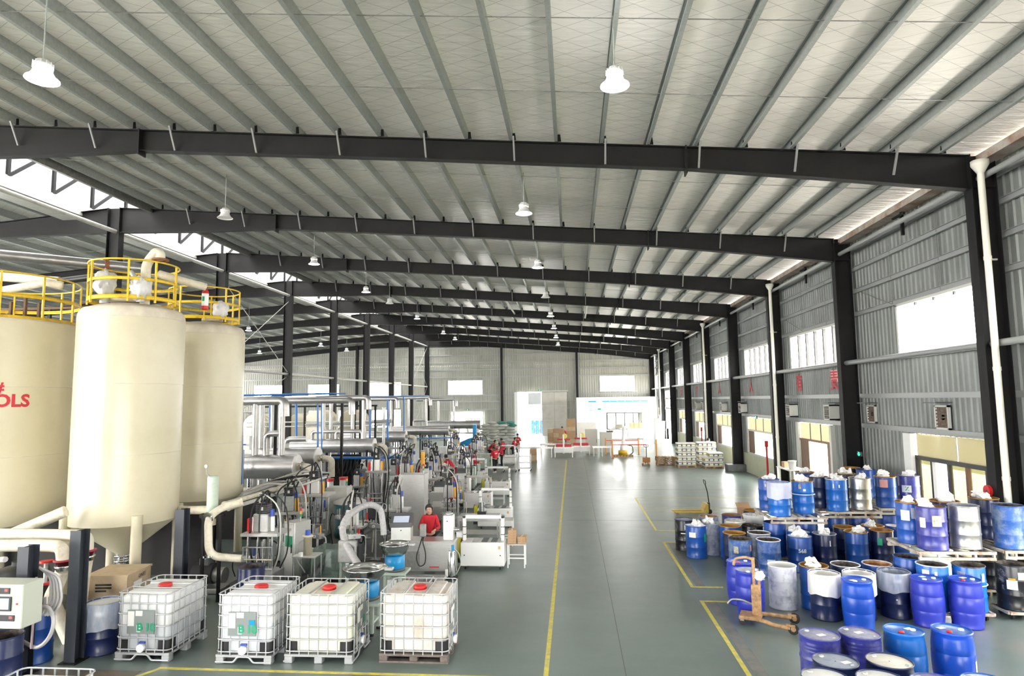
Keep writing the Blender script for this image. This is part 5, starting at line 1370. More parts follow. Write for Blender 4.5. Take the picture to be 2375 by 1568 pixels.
MB().tube([(-.1,0,.42),(-.3,-.05,.5),(-.52,-.08,.5),(-.6,-.1,.4)], .022, 8, .06).build('foot_pedal', dullsteel, dl)
MB().tube([(-.03,0,1.38),(-.2,0,1.42),(-.42,.0,1.36),(-.45,0,1.22)], .03, 8, .06).build('grab_arm', rusto, dl); MB().tube([(-.03,.05,1.4),(.05,.1,1.35),(.1,.12,1.05)], .008, 6, .05).build('cable', black, dl)

# ---- pallet jacks
def pallet_jack(loc, rz, label, col, far=False):
    p_ = thing('pallet_jack', label, 'pallet jack', loc, rz, group='hand pallet jacks')
    for s in (-1, 1):
        f_ = MB().bbox(-1.15, .0, s*.2-.075, s*.2+.075, .07, .12, .02).build('fork', col, p_); MB().cyl((-1.0,s*.2-.05,.04), (-1.0,s*.2+.05,.04), .04, n=14).build('roller', dullsteel, f_)
    MB().prism([(-.05,.07),(.16,.07),(.16,.40),(.06,.42),(-.05,.14)], 'y', -.26, .26).build('carriage', col, p_)
    MB().cyl((.22,0,.1), (.22,0,.42), .06, n=14).build('pump', black, p_)
    for s in (-1, 1): MB().cyl((.24,s*.07-.025,.09), (.24,s*.07+.025,.09), .09, n=18).build('steer_wheel', black, p_)
    MB().tube([(.24,0,.4),(.2,0,.8),(.12,0,1.12)], .022, 8).build('tiller', black, p_)
    MB().tube([(.12,0,1.1),(.11,-.14,1.15),(.09,-.15,1.28),(.09,.15,1.28),(.11,.14,1.15),(.12,0,1.1)], .016, 8, .04).build('handle_loop', black, p_)
    return p_
pallet_jack((4.95, 26.1, 0), .05, 'yellow hand pallet jack parked beyond the drums', mat('worn_yellow_jack_paint', (.62,.43,.06), .5, dirt=(.4,.3,.12), dscale=8))
pallet_jack((5.0, 45.8, 0), PI*.45, 'orange brown pallet jack standing in the far aisle', mat('brown_orange_jack_paint', (.4,.18,.06), .5))
# ================================================================ MACHINES
def signal_tower(parent, x, y, z):
    t = MB().cyl((x,y,z), (x,y,z+.1), .018, n=8).build('signal_tower', galv, parent)
    for i, m_ in enumerate((green, amber, red)): MB().cyl((x,y,z+.1+.075*i), (x,y,z+.17+.075*i), .03, n=12).build('signal_lens', m_, t)
RODS = {}
def rod(h, r, m_=chrome):
    k = (round(h, 2), r, m_.name)
    if k not in RODS: RODS[k] = MB().cyl((0,0,0), (0,0,h), r, n=10).fixed('rod', m_)
    return RODS[k]
def filler(loc, rz, label, s=1.0, v=0, tall=0.0, amberc=False, tower=False, redbox=True, platform=True, hoses=3):
    """dosing station: steel body, chromed guide rods and pistons, platform, white head, black motor"""
    rnd = random.Random(v*7+3)
    f = thing('filling_station', label, 'filling machine', loc, rz, group='filling stations of the production lines')
    w, d = .62*s, .55*s; zt_ = 1.22+tall
    MB().bbox(-w/2, w/2, -d/2, d/2, .06, .5, .015).build('base_cabinet', [darkgrey, dullsteel, darkgrey, palegreen][v % 4], f)
    for sx in (-1, 1):
        for sy in (-1, 1): put('foot', rod(.08, .03, rubber), f, (sx*(w/2-.06), sy*(d/2-.06), 0))
    for sx in (-1, 1):
        for sy in (-1, 1): put('guide_rod', rod(zt_-.5, .022), f, (sx*(w/2-.06), sy*(d/2-.06), .5))
    for i in range(3): put('piston', rod(zt_-.62, .038), f, ((i-1)*.13*s, -.06+.05*rnd.random(), .5))
    for i in range(2): put('piston', rod(zt_-.7, .03, dullsteel), f, ((i-.5)*.2*s, .1, .5))
    if platform: MB().bbox(-w/2-.08, w/2+.12, -d/2-.05, d/2+.05, zt_, zt_+.07, .01).build('platform', steel, f)
    h_ = zt_+.07
    MB().bbox(-.2*s, .12*s, -.16*s, .16*s, h_, h_+.42, .02).build('head_housing', [white2, steel, white2, galv][v % 4], f)
    MB().cyl((-.2*s,-.1,h_), (-.2*s,-.1,h_+.34), .05, n=12).build('head_cylinder', chrome, f)
    m_ = MB().bbox(-.16*s, .08*s, -.12*s, .12*s, h_+.42, h_+.66, .02).build('motor', black, f)
    for i in range(4): MB().box(-.165*s, .085*s, -.125*s, .125*s, h_+.45+i*.05, h_+.465+i*.05).build('cooling_fin', darkgrey, m_)
    MB().box(-.06, .0, -.125*s-.004, -.125*s, h_+.5, h_+.58).build('name_plate', paper, m_)
    MB().cyl((.17*s,-.06,h_+.34), (.17*s,-.06,h_+.52), .05, n=10).build('valve', blue_m, f)
    if amberc or v % 3 == 0: MB().cyl((.2*s,-.1,h_+.02), (.2*s,-.1,h_+.36), .055, n=14).build('accumulator', amber, f)
    else: MB().cyl((.2*s,-.1,h_+.02), (.2*s,-.1,h_+.36), .05, n=14).build('accumulator', white2, f)
    if redbox: MB().bbox(-.36*s, -.22*s, -.1, .06, h_+.0, h_+.3, .01).build('junction_box', red, f)
    for i in range(hoses):
        x0 = rnd.uniform(-.15,.15)*s; x1 = rnd.uniform(-.5,.5)*s; y1 = rnd.uniform(-.35,-.1)
        MB().tube([(x0,0,h_+.66),(x0+.05,-.05,h_+.86+rnd.random()*.1),(x1,y1,h_+.55),(x1*1.1,y1,zt_-.3),(x1*.7,y1+.1,.55)], .016+.008*rnd.random(), 7, -1, 3).build('hose', [black, rubber, galv_white][i % 3], f)
    for i in range(3):
        z = .6+.2*i+rnd.random()*.1
        MB().cyl((-w/2+.02,-d/2-.02,z), (w/2-.02,-d/2-.02,z), .018, n=8).build('manifold_pipe', [galv, cream2, dullsteel][i % 3], f)
    if tower: signal_tower(f, w/2-.02, 0, h_)
    return f
def cabinet(loc, dims, label, m_=None, rz=0, door=True, tower=False, legs=.0, stick=None, cat='cabinet', name='equipment_cabinet'):
    w, d, h = dims
    c_ = thing(name, label, cat, loc, rz, group='equipment cabinets')
    MB().bbox(-w/2, w/2, -d/2, d/2, legs, legs+h, .012).build('casing', m_ or steel, c_)
    if legs:
        for sx in (-1, 1):
            for sy in (-1, 1): put('leg', rod(legs, .02, steel), c_, (sx*(w/2-.04), sy*(d/2-.04), 0))
    if door:
        d_ = MB().bbox(-w/2+.04, w/2-.04, -d/2-.015, -d/2, legs+.05, legs+h-.05, .005).build('door', m_ or steel, c_); MB().cyl((w/2-.09,-d/2-.03,legs+h*.45), (w/2-.09,-d/2-.03,legs+h*.6), .012, n=8).build('handle', black, d_)
    if tower: signal_tower(c_, w/2-.1, 0, legs+h)
    if stick: MB().box(-w*.3, w*.35, -d/2-.02, -d/2-.016, legs+h*stick[1], legs+h*(stick[1]+stick[2])).build('sticker', stick[0], c_)
    return c_
def strapper(loc, rz, label, w=1.17, grey=False):
    s = thing('strapping_machine', label, 'strapping machine', loc, rz, group='white arch strapping machines')
    m_ = white
    MB().bbox(-w/2, w/2, -.3, .3, .1, .70, .015).build('body', m_, s)
    MB().box(-w/2+.1, w/2-.03, -.28, .28, .70, .715).build('table_top', steel, s)
    for x in (-.2, .05, .3): MB().box(x-.08, x+.08, -.26, .26, .715, .722).build('slide_plate', darkgrey if x > 0 else chrome, s)
    a = MB(); aw = .085
    a.bbox(-w/2+.02, -w/2+.02+aw, -.05, .08, .7, 1.37, .01); a.bbox(w/2-.02-aw, w/2-.02, -.05, .08, .7, 1.37, .01); a.bbox(-w/2+.02, w/2-.02, -.05, .08, 1.285, 1.37, .01)
    a.build('strap_arch', white if not grey else galv_white, s)
    for sx in (-1, 1):
        for z in (.86, 1.06): MB().box(sx*(w/2-.06)-.05, sx*(w/2-.06)+.05, -.055, .085, z, z+.018).build('arch_clip', black, s)
        MB().box(sx*(w/2-.06)-.045, sx*(w/2-.06)+.045, -.053, .082, 1.33, 1.35).build('arch_clip', black, s)
        MB().cyl((sx*w*.41,-.305,.38), (sx*w*.41,-.295,.38), .016, n=10).build('screw', black, s)
        for sy in (-1, 1):
            c_ = MB().cyl((sx*(w/2-.12)-.015, sy*.22, .045), (sx*(w/2-.12)+.015, sy*.22, .045), .045, n=14).build('castor', rubber, s); MB().box(sx*(w/2-.12)-.03, sx*(w/2-.12)+.03, sy*.22-.03, sy*.22+.03, .07, .1).build('castor_fork', dullsteel, c_)
    MB().box(w/2-.16, w/2-.1, -.304, -.3, .54, .62).build('logo', mat('faded_orange_print', (.7,.4,.15), .6), s)
    r_ = MB().cyl((-w/2-.16,.12,.48), (-w/2-.02,.12,.48), .27, n=28).build('strap_reel', mat('yellow_strapping', (.75,.68,.04), .4), s)
    for x in (-w/2-.17, -w/2-.02): MB().cyl((x,.12,.48), (x+.012,.12,.48), .3, n=24).build('reel_flange', black, r_)
    MB().box(-w/2-.2, -w/2, .05, .2, .1, .2).build('reel_bracket', darkgrey, s)
    return s
def bench(loc, dims, label, rz=0, m_=None, shelf=True):
    w, d, h = dims
    b_ = thing('work_bench', label, 'workbench', loc, rz, group='stainless work benches')
    MB().bbox(-w/2, w/2, -d/2, d/2, h-.05, h, .008).build('top', steel, b_)
    for sx in (-1, 1):
        for sy in (-1, 1): MB().box(sx*(w/2-.03)-.025, sx*(w/2-.03)+.025, sy*(d/2-.03)-.025, sy*(d/2-.03)+.025, 0, h-.05).build('leg', m_ or steel, b_)
    if shelf: MB().bbox(-w/2+.05, w/2-.05, -d/2+.04, d/2-.04, .25, .28, .005).build('shelf', steel, b_)
    MB().box(-w/2+.03, w/2-.03, -d/2+.01, -d/2+.03, h-.14, h-.05).build('apron', steel, b_)
    return b_
def bowl_feeder(loc, label, r=.34, zb=1.02, stand=palegreen):
    f = thing('bowl_feeder', label, 'bowl feeder', loc, 0, group='vibratory bowl feeders')
    MB().lathe([(0,zb-.29),(r*.62,zb-.29),(r*.66,zb-.27),(r*.66,zb-.02),(r*.58,zb),(0,zb)], n=28).build('drive_base', cyanblue, f)
    MB().lathe([(0,zb-.34),(r*.7,zb-.34),(r*.7,zb-.29),(0,zb-.29)], n=28).build('base_ring', darkgrey, f)
    bw = MB().lathe([(r*.4,zb+.0),(r*.75,zb+.03),(r*.98,zb+.17),(r*1.0,zb+.24),(r*1.03,zb+.25),(r*.99,zb+.255),(r*.93,zb+.19),(r*.68,zb+.07),(.01,zb+.05)], n=36).build('bowl', chrome, f)
    pts = [(r*(.55+.4*i/30)*math.cos(i*.42), r*(.55+.4*i/30)*math.sin(i*.42), zb+.07+.16*i/30) for i in range(31)]
    MB().tube(pts, .015, 6).build('spiral_track', steel, bw)
    MB().bbox(r*.8, r*1.35, -.06, .06, zb+.2, zb+.25, .01).build('outlet_chute', steel, f)
    for sx in (-1, 1):
        for sy in (-1, 1): MB().bbox(sx*r*.5-.035, sx*r*.5+.035, sy*r*.5-.035, sy*r*.5+.035, .05, zb-.40, .006).build('leg', stand, f)
    MB().bbox(-r*.9, r*.9, -r*.8, r*.8, zb-.40, zb-.34, .01).build('stand_top', stand, f)
    MB().bbox(-r*.55, r*.55, -r*.55, r*.55, .2, .25, .01).build('stand_brace', stand, f)
    for sx in (-1, 1):
        for sy in (-1, 1): put('castor', rod(.05, .04, rubber), f, (sx*r*.5, sy*r*.5, 0))
    MB().box(-.1, .1, -r*.58-.05, -r*.58+.02, zb-.75, zb-.5).build('controller', white2, f); MB().cyl((.03,-r*.58-.06,zb-.68), (.03,-r*.58-.05,zb-.68), .018, n=10).build('stop_button', red, f)
    return f
def pipe(name, pts, r, m_, label, n=12, rnd_=None, cat='pipe', flanges=(), group=None):
    """one pipe run as a thing; its origin at the first point"""
    o = Vector(pts[0]); q = [Vector(p)-o for p in pts]
    t = thing(name, label, cat, tuple(o), 0, group=group)
    MB().tube(q, r, n, rnd_ if rnd_ is not None else r*2.2, 5).build('run', m_, t)
    for i in flanges:
        p = q[i]; a = q[i-1] if i > 0 else q[i+1]; d = (p-a).normalized()
        MB().cyl(p-d*.02, p+d*.02, r*1.45, n=16).build('flange', chrome, t)
    for i in range(0, len(q), 3): 
        d = (q[min(i+1, len(q)-1)]-q[max(i-1, 0)]).normalized(); MB().cyl(q[i]-d*.012, q[i]+d*.012, r*1.14, n=12).build('collar', m_, t)
    return t

# ---------------- front zone, between the totes and the first bench
vt = thing('pressure_vessel', 'pale green upright vessel with a small valve on top', 'vessel', (-8.27, 14.4, 0))
MB().lathe([(0,2.0),(.12,2.0),(.125,2.02),(.125,2.76),(.11,2.8),(0,2.81)], n=24).build('shell', palegreen, vt); MB().tube([(-.05,-.05,2.8),(-.14,-.05,2.86),(-.14,-.05,3.0)], .012, 6).build('gauge_pipe', dullsteel, vt); MB().cyl((-.14,-.08,3.03), (-.14,-.05,3.03), .04, n=14).build('gauge', dullsteel, vt)
MB().cyl((0,0,1.7), (0,0,2.0), .09, n=16).build('neck', cream2, vt)
for sx in (-1, 1): MB().box(sx*.2-.03, sx*.2+.03, -.03, .03, 0, 1.95).build('stand', steel_dark, vt)
MB().box(-.26, .26, -.08, .08, 1.86, 1.95).build('stand_beam', steel_dark, vt)
pipe('elbow_pipe', [P(560,1165,14.6), P(512,1178,14.3), P(483,1200,14.0), P(484,1290,14.0), P(560,1296,14.2)], .085, cream2, 'aged cream elbow pipe with clamps below the green vessel', flanges=(2, 3), rnd_=.25)
pipe('suction_pipe', [P(420,1183,15.2), P(500,1183,14.6)], .1, cream2, 'horizontal cream pipe joining the rear silo to the green vessel')
for (i, (a, b_, c_)) in enumerate(((P(520,1170,15.2), P(640,1135,19), P(720,1095,23.5)), (P(530,1180,15.2), P(660,1140,19.3), P(735,1100,23.5)), (P(560,1150,17), P(620,1130,20), P(700,1108,23)))):
    pipe('hose_run', [a, b_, c_], .05+.015*(i == 0), galv_white if i else cream2, 'grey pipe slanting from the green vessel to the silver ducts, %s' % ('lowest', 'middle', 'topmost')[i], n=10)
for i in range(4):
    a = P(560+8*i,1145-4*i,18+.5*i)
    pipe('cable_hose', [a, a+Vector((.7,.2,.25)), a+Vector((1.4,.5,.15+.1*i)), a+Vector((2.1,1.0,.35))], .035, [galv_white, dullsteel, rubber, galv_white][i], 'loose bundled hose below the silver duct, %s from the front' % ORD[i+1], n=8, rnd_=-1)
filler((*gp(612, 1372), 0), 0, 'front filling station with black motor beside the first cabinet', 1.15, 1, tall=.12, hoses=5)
filler((*gp(672, 1300), 0), .1, 'second front filling station with blue valve', 1.0, 3, tall=.1, hoses=4, redbox=False)
cabinet((*gp(688, 1345), .0), (.42, .5, 1.35), 'stainless cabinet with a green sticker among the chrome rods', steel, rz=-.5, legs=.12, stick=(green, .55, .2), tower=True)
ps = thing('pump_stand', 'steel stand carrying a cream cylinder with a blue cap', 'pump stand', (*gp(712, 1360), 0))
MB().bbox(-.3, .3, -.25, .25, .72, .76, .008).build('top', steel, ps)
for sx in (-1, 1):
    for sy in (-1, 1): put('leg', rod(.72, .022), ps, (sx*.26, sy*.21, 0))
MB().lathe([(0,.76),(.1,.76),(.1,1.18),(.13,1.18),(.13,1.22),(0,1.22)], n=20).build('cylinder', cream, ps); MB().cyl((0,0,1.22), (0,0,1.34), .06, n=14).build('cap', blue_m, ps); MB().tube([(-.1,0,1.1),(-.25,0,1.0),(-.28,.05,.6),(-.1,.1,.3)], .015, 6, .08).build('hose', galv_white, ps)
gt = thing('glass_tank', 'square tank with greenish clear panels on a frame', 'tank', (*gp(770, 1345), 0), -.15)
gpane = glass('greenish_panel', (.72,.80,.76), .1, veil=.25, veilcol=(.7,.78,.74))
for (x0, x1, y0, y1) in ((-.4,.4,-.31,-.30), (-.4,.4,.30,.31), (-.4,-.39,-.3,.3), (.39,.4,-.3,.3)): MB().box(x0, x1, y0, y1, .12, .82).build('panel', gpane, gt)
for sx in (-1, 1):
    for sy in (-1, 1): MB().box(sx*.39-.02, sx*.39+.02, sy*.3-.02, sy*.3+.02, 0, .84).build('corner_post', palegreen, gt)
MB().box(-.4, .4, -.3, .3, .1, .13).build('floor_tray', palegreen, gt); MB().cyl((-.15,0,.13), (-.15,0,.5), .12, n=16).build('inner_drum', teal, gt)
pipe('feed_tube', [P(722,1345,15.6), P(760,1290,16.4), P(800,1265,17.2), P(890,1205,19)], .075, darkgrey, 'thick dark sloping feed tube across the front machines', n=14)
pipe('vacuum_hose', [P(860,1335,13.0), P(835,1315,13.4), P(803,1262,14.2), P(795,1225,14.6), P(810,1195,15.0), P(850,1172,15.6), P(880,1180,15.8), P(888,1215,15.8), P(890,1240,15.8)], .075, mat('ribbed_grey_hose', (.42,.41,.41), .45, dirt=(.3,.29,.29), dscale=20), 'fat grey vacuum hose looping over the bowl feeders', n=14, rnd_=-1)
bowl_feeder((-4.12, 12.72, 0), 'bowl feeder with wide steel bowl behind the third tote', .42, .98)
bowl_feeder((*gp(915, 1392), 0), 'bowl feeder with bright blue drive beside the worker bench', .34, 1.0)
pb = thing('junction_panel', 'square grey junction panel on a post beside the hose', 'junction panel', (-5.0, 14.2, 0)); MB().bbox(-.2, .2, -.06, .06, .95, 1.42, .02).build('box', dullsteel, pb); MB().box(-.03, .03, -.03, .03, 0, .95).build('post', galv, pb); MB().bbox(-.12, .12, -.12, .12, 0, .03, .005).build('foot', galv, pb)
# worker's bench with console
wb = cabinet((-3.98, 17.05, 0), (1.75, .62, .72), 'long stainless machine bench in front of the nearest worker', steel, legs=.12, name='machine_bench', cat='machine bench')
MB().box(-.85, .85, -.31, .31, .84, .87).build('top_plate', steel, wb); MB().box(-.55, .0, -.335, -.315, .2, .62).build('drawer_front', dullsteel, wb); MB().box(.25, .5, -.33, -.318, .22, .25).build('red_print', red, wb)
cs = thing('operator_console', 'white operator console with a grey display on the bench', 'console', (-4.52, 17.0, .87), .12)
MB().bbox(-.26, .26, -.2, .22, 0, .34, .01).build('base', white2, cs); MB().prism([(-.24,.34),(.2,.34),(.2,.62),(.1,.66),(-.24,.46)], 'x', -.28, .28).build('hood', darkgrey, cs); MB().add([(-.2,-.245,.47),(.2,-.245,.47),(.2,-.02,.595),(-.2,-.02,.595)], [(0,1,2,3)]).build('display', mat('pale_display', (.55,.62,.75), .3), cs); MB().cyl((0,-.21,.26), (0,-.2,.26), .015, n=10).build('knob', black, cs)
cu = thing('dispenser_unit', 'tall white dispenser unit with knobs at the bench end', 'dispenser', (-3.28, 17.05, .87))
MB().bbox(-.13, .13, -.15, .15, 0, .62, .015).build('column', white2, cu); MB().lathe([(0,.62),(.1,.62),(.1,.66),(.05,.7),(0,.7)], n=18).build('top_cap', chrome, cu); MB().cyl((-.02,-.16,.48), (-.02,-.15,.48), .016, n=10).build('knob', black, cu); MB().cyl((.13,0,.25), (.28,0,.25), .06, n=14).build('side_motor', chrome, cu); MB().bbox(.2, .36, -.08, .08, .05, .2, .01).build('tray', steel, cu)
gnz = thing('nozzle_gun', 'grey dispensing gun with a coiled black cable over the bench front', 'dispensing gun', (-3.92, 16.78, .88)); MB().bbox(-.07, .09, -.06, .06, .1, .42, .02).build('gun_body', dullsteel, gnz); MB().cyl((0,0,.0), (0,0,.1), .03, n=10).build('nozzle', darkgrey, gnz); MB().tube([(0,-.03,.1),(-.05,-.12,-.1),(-.14,-.16,-.4),(-.05,-.16,-.62),(.1,-.16,-.56),(.12,-.14,-.3),(.02,-.1,0),(.05,-.03,.12)], .014, 7, .12).build('cable', rubber, gnz)
au = thing('air_filter_unit', 'silver air filter cylinder with a blue cap before the bench', 'air filter', (-3.12, 16.55, 0)); MB().lathe([(0,.06),(.1,.06),(.105,.08),(.105,.68),(.09,.7),(0,.7)], n=20).build('canister', chrome, au); MB().cyl((.03,0,.7), (.03,0,.82), .035, n=12).build('cap', cyanblue, au); MB().bbox(-.14, .14, -.12, .12, 0, .06, .01).build('foot', rubber, au); MB().box(-.14, -.07, -.13, -.11, .08, .26).build('tag', paper, au); MB().tube([(.08,0,.72),(.2,.0,.62),(.24,0,.35),(.12,0,.12)], .012, 6, .1).build('hose', palegreen, au)
ft_ = thing('floor_trolley', 'low tubular trolley frame on the floor before the bench', 'trolley', (-3.95, 15.75, 0)); MB().tube([(-.6,-.25,.2),(.5,-.25,.2),(.5,.2,.2),(-.6,.2,.2),(-.6,-.25,.2)], .02, 8, .03).build('frame', chrome, ft_)
for x in (-.55, .45):
    for y in (-.25, .2): put('leg', rod(.2, .018), ft_, (x, y, 0))
MB().bbox(-.7, .75, .3, .62, .05, .15, .03).build('tray', dullsteel, ft_)
# strapping machines along the aisle
strapper((-2.46, 17.7, 0), 0, 'white strapping machine closest to the camera beside the cartons', 1.17)
strapper((-2.78, 23.1, 0), 0, 'white strapping machine second from the camera', 1.2)
strapper((-3.95, 26.9, 0), 0, 'strapping machine with grey arch, third from the camera', 1.15, True)
strapper((-3.55, 30.6, 0), 0, 'white strapping machine fourth from the camera', 1.2)
strapper((-5.25, 34.9, 0), 0, 'white strapping machine fifth from the camera', 1.2)
strapper((-6.55, 38.0, 0), 0, 'white strapping machine sixth, just short of the standing worker', 1.3)
strapper((-4.6, 45.2, 0), 0, 'white strapping machine farthest along the aisle', 1.2)
# stools and cartons
def stool(loc, label, w=.5, h=.62):
    s = thing('steel_stool', label, 'stool', loc, 0, group='white steel stools')
    MB().bbox(-w/2, w/2, -.22, .22, h-.03, h, .006).build('seat', galv_white, s)
    for sx in (-1, 1):
        for sy in (-1, 1): MB().box(sx*(w/2-.025)-.015, sx*(w/2-.025)+.015, sy*.19-.015, sy*.19+.015, 0, h-.03).build('leg', white, s)
    for sy in (-1, 1): MB().box(-w/2+.03, w/2-.03, sy*.19-.01, sy*.19+.01, .24, .27).build('stretcher', white, s)
stool((-1.58, 17.85, 0), 'white steel stool holding cartons beside the nearest strapping machine')
for i in range(5):
    c_ = thing('flat_carton', 'small brown carton in the taller stool stack, %s from the bottom' % ORD[i+1], 'carton', (-1.70, 17.85, .62+i*.072), .03*i, group='cartons on the stool'); MB().bbox(-.115, .115, -.15, .15, 0, .07, .004).build('carton', card, c_); MB().box(-.02, .02, -.151, .151, .07, .0715).build('tape', yelst, c_)
for i in range(3):
    c_ = thing('flat_carton', 'small brown carton in the low stool stack, %s from the bottom' % ORD[i+1], 'carton', (-1.43, 17.88, .62+i*.06), -.05*i, group='cartons on the stool'); MB().bbox(-.11, .11, -.15, .15, 0, .058, .004).build('carton', card, c_); MB().box(-.02, .02, -.151, .151, .058, .0595).build('tape', yelst, c_)
stool((-2.1, 20.4, 0), 'white steel stool between the first two strapping machines', .42, .8)
stool((-3.3, 28.3, 0), 'white steel stool behind the second strapping machine', .6, .75)
bench((-3.05, 21.0, 0), (1.3, .7, .8), 'grey bench with a small motor left of the second strapping machine')
mo = thing('bench_motor', 'chromed bench motor with a black foot left of the second strapping machine', 'motor', (-2.95, 20.9, .8)); MB().bbox(-.14, .14, -.1, .1, 0, .14, .01).build('foot', black, mo); MB().cyl((0,0,.14), (0,0,.42), .1, n=16).build('body', chrome, mo); MB().cyl((.1,0,.3), (.26,0,.3), .05, n=12).build('side_port', chrome, mo)

# ---------------- second and further rows of stations
cabinet((-5.35, 21.6, 0), (.86, .6, 2.05), 'tall stainless cabinet with a signal light behind the nearest worker', steel, tower=True, door=False)
tv = thing('mixing_vessel', 'dark teal mixing vessel with a pale lid', 'vessel', (-6.95, 19.9, 0)); MB().lathe([(0,.3),(.45,.35),(.48,.5),(.48,1.35),(0,1.35)], n=28).build('tank', teal, tv); MB().lathe([(.5,1.35),(.5,1.4),(.3,1.48),(0,1.5)], n=28).build('lid', galv_white, tv)
for q in range(3): put('leg', rod(.45, .03, teal), tv, (.38*math.cos(q*2.1), .38*math.sin(q*2.1), 0))
cabinet((-7.55, 20.6, 0), (.7, .5, 1.75), 'plain grey cabinet behind the chrome pistons', galv_white, door=False, tower=True)
filler((-7.75, 19.2, 0), 0, 'raised filling station with orange accumulator and red box', 1.15, 6, tall=.45, amberc=True, hoses=4)
filler((-6.1, 23.6, 0), 0, 'second raised filling station with orange accumulator', 1.0, 9, tall=.5, amberc=True, hoses=4)
filler((-7.5, 24.6, 0), 0, 'filling station with red box beneath the blue pipe', 1.0, 2, tall=.55, amberc=True, hoses=5)
filler((-5.3, 19.4, 0), 0, 'filling station with a single white head left of the nearest worker', .8, 5, tall=-.02, redbox=False, hoses=3)
filler((-6.2, 18.0, 0), 0, 'low filling station behind the grey vacuum hose', .8, 10, tall=-.25, redbox=False, hoses=5)
for i, (x, y) in enumerate(((-6.0, 26.3), (-6.55, 25.2))):
    t = thing('amber_reservoir', 'amber reservoir tube on a blue head, %s one' % ('taller rear', 'shorter front')[i], 'reservoir', (x, y-.6, 0)); h0 = 1.95-.35*i
    MB().cyl((0,0,h0), (0,0,h0+.5), .085, n=16).build('tube', amber, t); MB().cyl((0,0,h0+.5), (0,0,h0+.56), .1, n=16).build('head', blue_m if i else dullsteel, t); put('post', rod(h0, .03, galv), t)
    MB().bbox(-.15, .15, -.15, .15, 0, .04, .01).build('foot', galv, t)
rows = [(22.4, [-4.2]), (26.4, [-6.0, -7.4, -8.8]), (29.2, [-5.0, -6.4, -7.7, -9.2]), (32.6, [-5.3, -6.8, -8.2]), (36.6, [-6.3, -7.9, -9.6]), (40.4, [-6.2, -7.6, -9.2]), (44.5, [-6.4, -8.0]), (49.0, [-7.2, -8.8]), (53.5, [-8.0, -9.8])]
k = 20; RN = ['nearest', 'second', 'third', 'fourth', 'fifth', 'sixth', 'seventh', 'eighth', 'farthest']
for ri, (y, xs) in enumerate(rows):
    for ci, x in enumerate(xs):
        k += 1
        filler((x, y+.25*((k*7) % 3-1), 0), .08*((k % 5)-2), 'filling station in the %s row back, %s from the aisle' % (RN[ri], ORD[ci+1]), .85+.05*(k % 4), k, tall=-.22+.12*(k % 4), tower=(k % 4 == 0), redbox=(k % 5 == 0), hoses=3, platform=(k % 2 == 0))
cabs = [(-5.0, 24.2, .7, .5, 1.0), (-4.9, 28.3, .8, .5, 1.05), (-6.2, 30.8, .9, .5, 1.0), (-5.6, 34.0, 1.0, .5, .95), (-7.95, 34.6, .7, .5, 1.3), (-7.4, 39.2, 1.2, .5, .95), (-8.3, 38.4, 1.0, .5, 1.3), (-5.9, 42.3, 1.2, .5, .95), (-7.2, 46.8, 1.2, .5, 1.1), (-8.9, 42.5, 1.2, .6, 1.4), (-8.9, 28.0, .8, .6, 1.5), (-10.3, 29.8, 1.2, .6, 1.3), (-11.0, 35.3, 1.4, .6, 1.2), (-10.6, 39.6, 1.3, .6, 1.2)]
CM = [steel, white2, dullsteel, palegreen]
for i, (x, y, w, d, h) in enumerate(cabs):
    cabinet((x, y, 0), (w, d, h), '%s machine cabinet between the stations, %s' % (['brushed steel', 'white', 'dull grey', 'pale green'][i % 4], ['%s of the near ones' % ORD[i+1] if i < 4 else ('%s along the middle' % ORD[i-3] if i < 9 else '%s towards the back left' % ORD[i-8])][0]), CM[i % 4], legs=.08, tower=(i in (8, 11)), stick=(paper, .5, .2) if i % 3 == 0 else None)
# console displays among the rows
for i, (x, y) in enumerate(((-5.0, 24.2), (-4.9, 28.3), (-5.6, 34.0), (-7.4, 39.2))):
    c_ = thing('operator_console', 'small operator console on the %s cabinet row' % ORD[i+1], 'console', (x, y, [1.08, 1.13, 1.03, 1.03][i]), .1, group='small operator consoles'); MB().bbox(-.2, .2, -.14, .14, 0, .2, .01).build('base', white2, c_); MB().prism([(-.16,.2),(.14,.2),(.14,.38),(-.16,.27)], 'x', -.21, .21).build('hood', darkgrey, c_)
# benches near the aisle, trolleys
pass
for (x, y, lab) in ((-4.0, 40.1, 'tubular trolley beside the standing worker'), (-3.1, 40.7, 'second tubular trolley next to the aisle')):
    t = thing('tube_trolley', lab, 'trolley', (x, y+.9, 0), group='tubular trolleys')
    for z in (.15, .5, .88): MB().bbox(-.4, .4, -.28, .28, z, z+.025, .005).build('shelf', galv_white, t)
    for sx in (-1, 1):
        for sy in (-1, 1): put('post', rod(.98, .016, chrome), t, (sx*.38, sy*.26, .05)); put('castor', rod(.07, .035, rubber), t, (sx*.38, sy*.26, 0))

